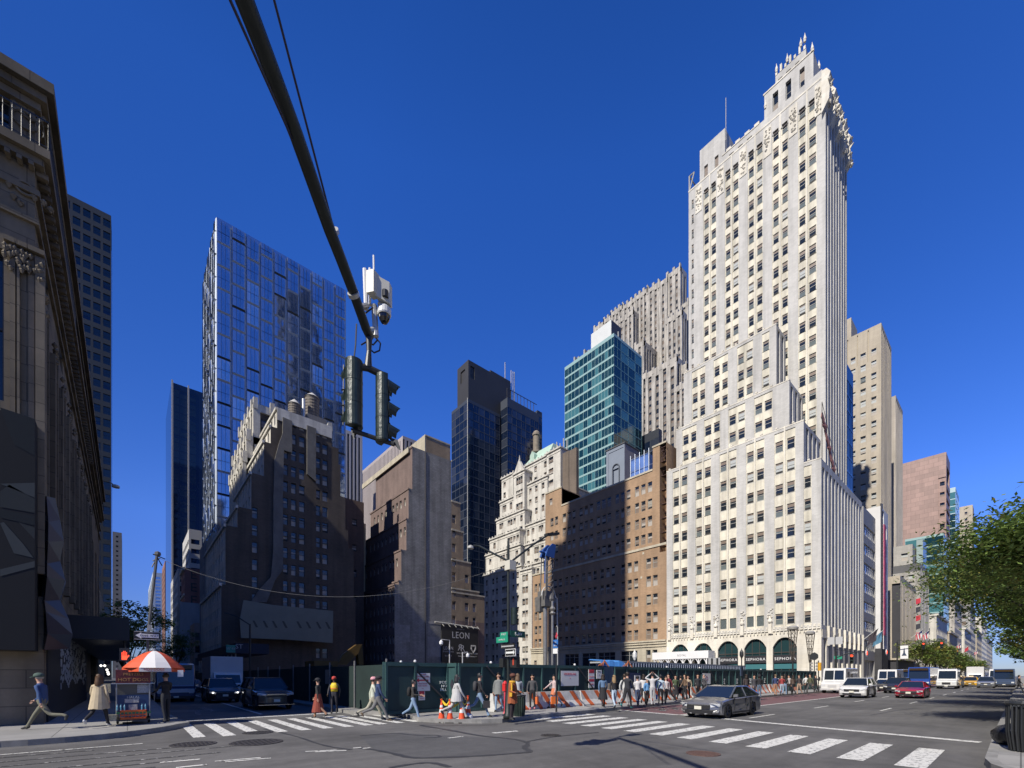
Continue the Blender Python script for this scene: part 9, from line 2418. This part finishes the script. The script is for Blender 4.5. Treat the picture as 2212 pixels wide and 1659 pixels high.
crowd = [
 (1302.5, 1528, 1.68, (.11, .19, .32), K_, dict(longhair=.1, coat=(1.05, .4, .12), coatc=K_), 'person in a denim jacket and long black skirt left of the crowd'),
 (1326.5, 1531, 1.64, K_, (.42, .52, .62), dict(hair=(.30, .20, .10), longhair=.2, face=55), 'long-haired blonde woman in a black top and pale jeans, seen from behind'),
 (1349, 1526, 1.72, (.55, .56, .54), (.4, .4, .4), dict(hair=(.05, .03, .02)), 'person in a white shirt just behind the dark hooded man'),
 (1355, 1531, 1.80, (.025, .028, .035), K_, dict(shoe=(.05, .3, .3), build=1.1), 'tall man in a dark hooded top and dark trousers'),
 (1377, 1527, 1.60, W_, (.05, .07, .13), dict(hair=K_, bag=(0, (.5, .46, .36), .25, 'cream shoulder bag of the person in a white top')), 'person in a white top and dark jeans carrying a cream bag'),
 (1390, 1522, 1.70, W_, K_, dict(longhair=.1), 'person in a white shirt and black trousers in the middle of the crowd'),
 (1398, 1524, 1.45, (.12, .28, .52), K_, dict(pack=(.08, .28, .60)), 'short person wearing a bright blue backpack'),
 (1409.5, 1525, 1.74, (.56, .56, .56), (.42, .43, .44), dict(up=(1, 1), hair=K_, face=49), 'person in a pale tracksuit with both hands on the head'),
 (1427, 1524, 1.68, (.42, .52, .60), K_, dict(hair=K_, bag=(1, (.15, .3, .55), .25, 'small blue carrier bag low in the crowd')), 'person in a light blue top and black trousers'),
 (1438.5, 1521, 1.56, (.62, .56, .54), K_, dict(hair=(.10, .06, .04), longhair=.2), 'short long-haired woman in a white cardigan'),
 (1444, 1516, 1.74, (.14, .02, .03), K_, dict(hair=K_), 'person in a burgundy jacket at the back of the crowd'),
 (1459, 1513, 1.68, (.07, .10, .05), K_, dict(coat=(1.05, .4, .1), coatc=K_, longhair=.1), 'person in a green jacket and long black skirt'),
 (1470, 1512, 1.62, K_, K_, dict(coat=(1.0, .45, .1), coatc=K_, bag=(0, W_, .28, 'small white bag against a black dress')), 'woman in a long black dress holding a white bag'),
 (1479.5, 1513, 1.70, (.17, .11, .07), K_, dict(longhair=.1), 'person in a brown jacket left of the grey sedan'),
 (1486, 1512, 1.62, (.42, .34, .24), K_, dict(longhair=.14), 'woman in a beige jacket just left of the grey sedan'),
 (1507, 1511, 1.72, (.03, .03, .035), K_, dict(), 'person in a dark coat behind the sedan bonnet'),
 (1521, 1510, 1.72, (.07, .07, .08), K_, dict(hair=(.35, .34, .33)), 'grey-haired person above the sedan windscreen'),
 (1612, 1508, 1.70, (.05, .04, .04), K_, dict(longhair=.1), 'person in black just right of the sedan roof'),
 (1629, 1508, 1.66, (.06, .06, .07), (.1, .1, .12), dict(), 'person in dark clothes with a white panel, behind the sedan boot'),
 (1640, 1508, 1.68, K_, (.10, .14, .20), dict(hood=True), 'person in a black hood right of the grey sedan'),
 (1675, 1503, 1.70, (.03, .05, .13), sk_m, dict(hair=(.2, .14, .08), bag=(1, (.45, .2, .08), .3, 'tan carrier bag beside the navy jacket')), 'person in a navy jacket and tan legs on the open pavement'),
 (1689, 1502, 1.64, (.30, .05, .05), (.35, .42, .5), dict(hair=K_), 'person in a red top beneath the hoarding end'),
 (1695, 1502, 1.72, K_, J_, dict(longhair=.12), 'person in a black top and jeans beneath the hoarding end'),
 (1704, 1500, 1.66, (.45, .42, .40), K_, dict(), 'person in a pale jumper between two groups at the hoarding end'),
 (1713, 1501, 1.70, (.10, .07, .055), K_, dict(longhair=.14), 'person in a brown jacket at the hoarding end'),
 (1726, 1501, 1.68, (.06, .05, .05), (.42, .3, .22), dict(bag=(0, (.5, .22, .15), .3, 'reddish carrier bag near the step van')), 'person in dark top and light trousers left of the white jacket'),
 (1741, 1497, 1.70, (.6, .6, .58), K_, dict(), 'person in a white jacket near the step van'),
 (1750, 1499, 1.80, (.10, .105, .06), (.08, .08, .08), dict(build=1.2), 'stocky person in an olive jacket near the step van'),
 (1762, 1496, 1.66, K_, K_, dict(longhair=.1), 'person in black nearest the step van')]
rr = random.Random(21)
for i, (px, py, h, tc, lc, kw, lb) in enumerate(crowd):
 kw = dict(kw); f = kw.pop('face', rr.choice((229, 200, 49, 30, -41, 139, 160, 10)))
 person(px, py, lb, face=f, h=h, top=tc, leg=lc, stride=kw.pop('stride', rr.uniform(.1, .42)), group='crowd along the hoarding', **kw)
for i, (px, X, c, l, lb) in enumerate(((2162, -3.9, (.4, .4, .4), K_, 'leftmost of the distant people crossing the avenue by the silver SUV'), (2170, -2.3, (.06, .12, .35), J_, 'distant person in blue crossing the avenue at the right'), (2179, -1.5, (.07, .07, .08), (.4, .32, .22), 'distant person in black and tan crossing at the right'), (2187, -.9, (.05, .14, .38), K_, 'distant person in a bright blue jacket at the right kerb'), (2196, -.1, K_, K_, 'distant dark figure on the right pavement beneath the trees'), (2156, -4.6, (.5, .06, .03), K_, 'distant person in red beside the silver SUV'))):
 y = onX(px, X) if px < 2190 else 60
 person(0, 0, lb, xy=(X, y), face=90 if i % 2 else -90, h=1.7, top=c, leg=l, stride=.4, group='distant people crossing the avenue', base=.15 if px > 2190 else 0)
t = thing('delivery_scooter', 'dark scooter and rider in the middle of the avenue left of the yellow taxi', 'scooter', (-6.2, 98, 0))
xs, ys_ = onY(2079, 92), 92
t.location = (xs, ys_, 0)
B = MB(); B.box(xs - .13, xs + .13, ys_ + .3, ys_ + 1.3, .35, .75); B.prism([(xs - .2, ys_, .35), (xs + .2, ys_, .35), (xs + .15, ys_ + .1, 1.05), (xs - .15, ys_ + .1, 1.05)], (0, .06, 0)); B.tube([(xs - .3, ys_ + .15, 1.05), (xs + .3, ys_ + .15, 1.05)], .025, 5); B.build('body', blk, t)
for dy in (0, 1.25):
 B = MB(); B.tube([(xs, ys_ + dy + .27 * math.cos(a), .28 + .27 * math.sin(a)) for a in [k * math.pi / 7 for k in range(15)]], .05, 6); B.build('wheel', tyre_m, t)
person(0, 0, 'helmeted rider seated on the dark scooter', xy=(xs, ys_ + .6), face=180, h=1.5, top=K_, leg=K_, hat=(.1, .1, .1), stride=.2, arms=(.9, .9), elbow=(.3, .3), base=.25, group='distant people crossing the avenue')
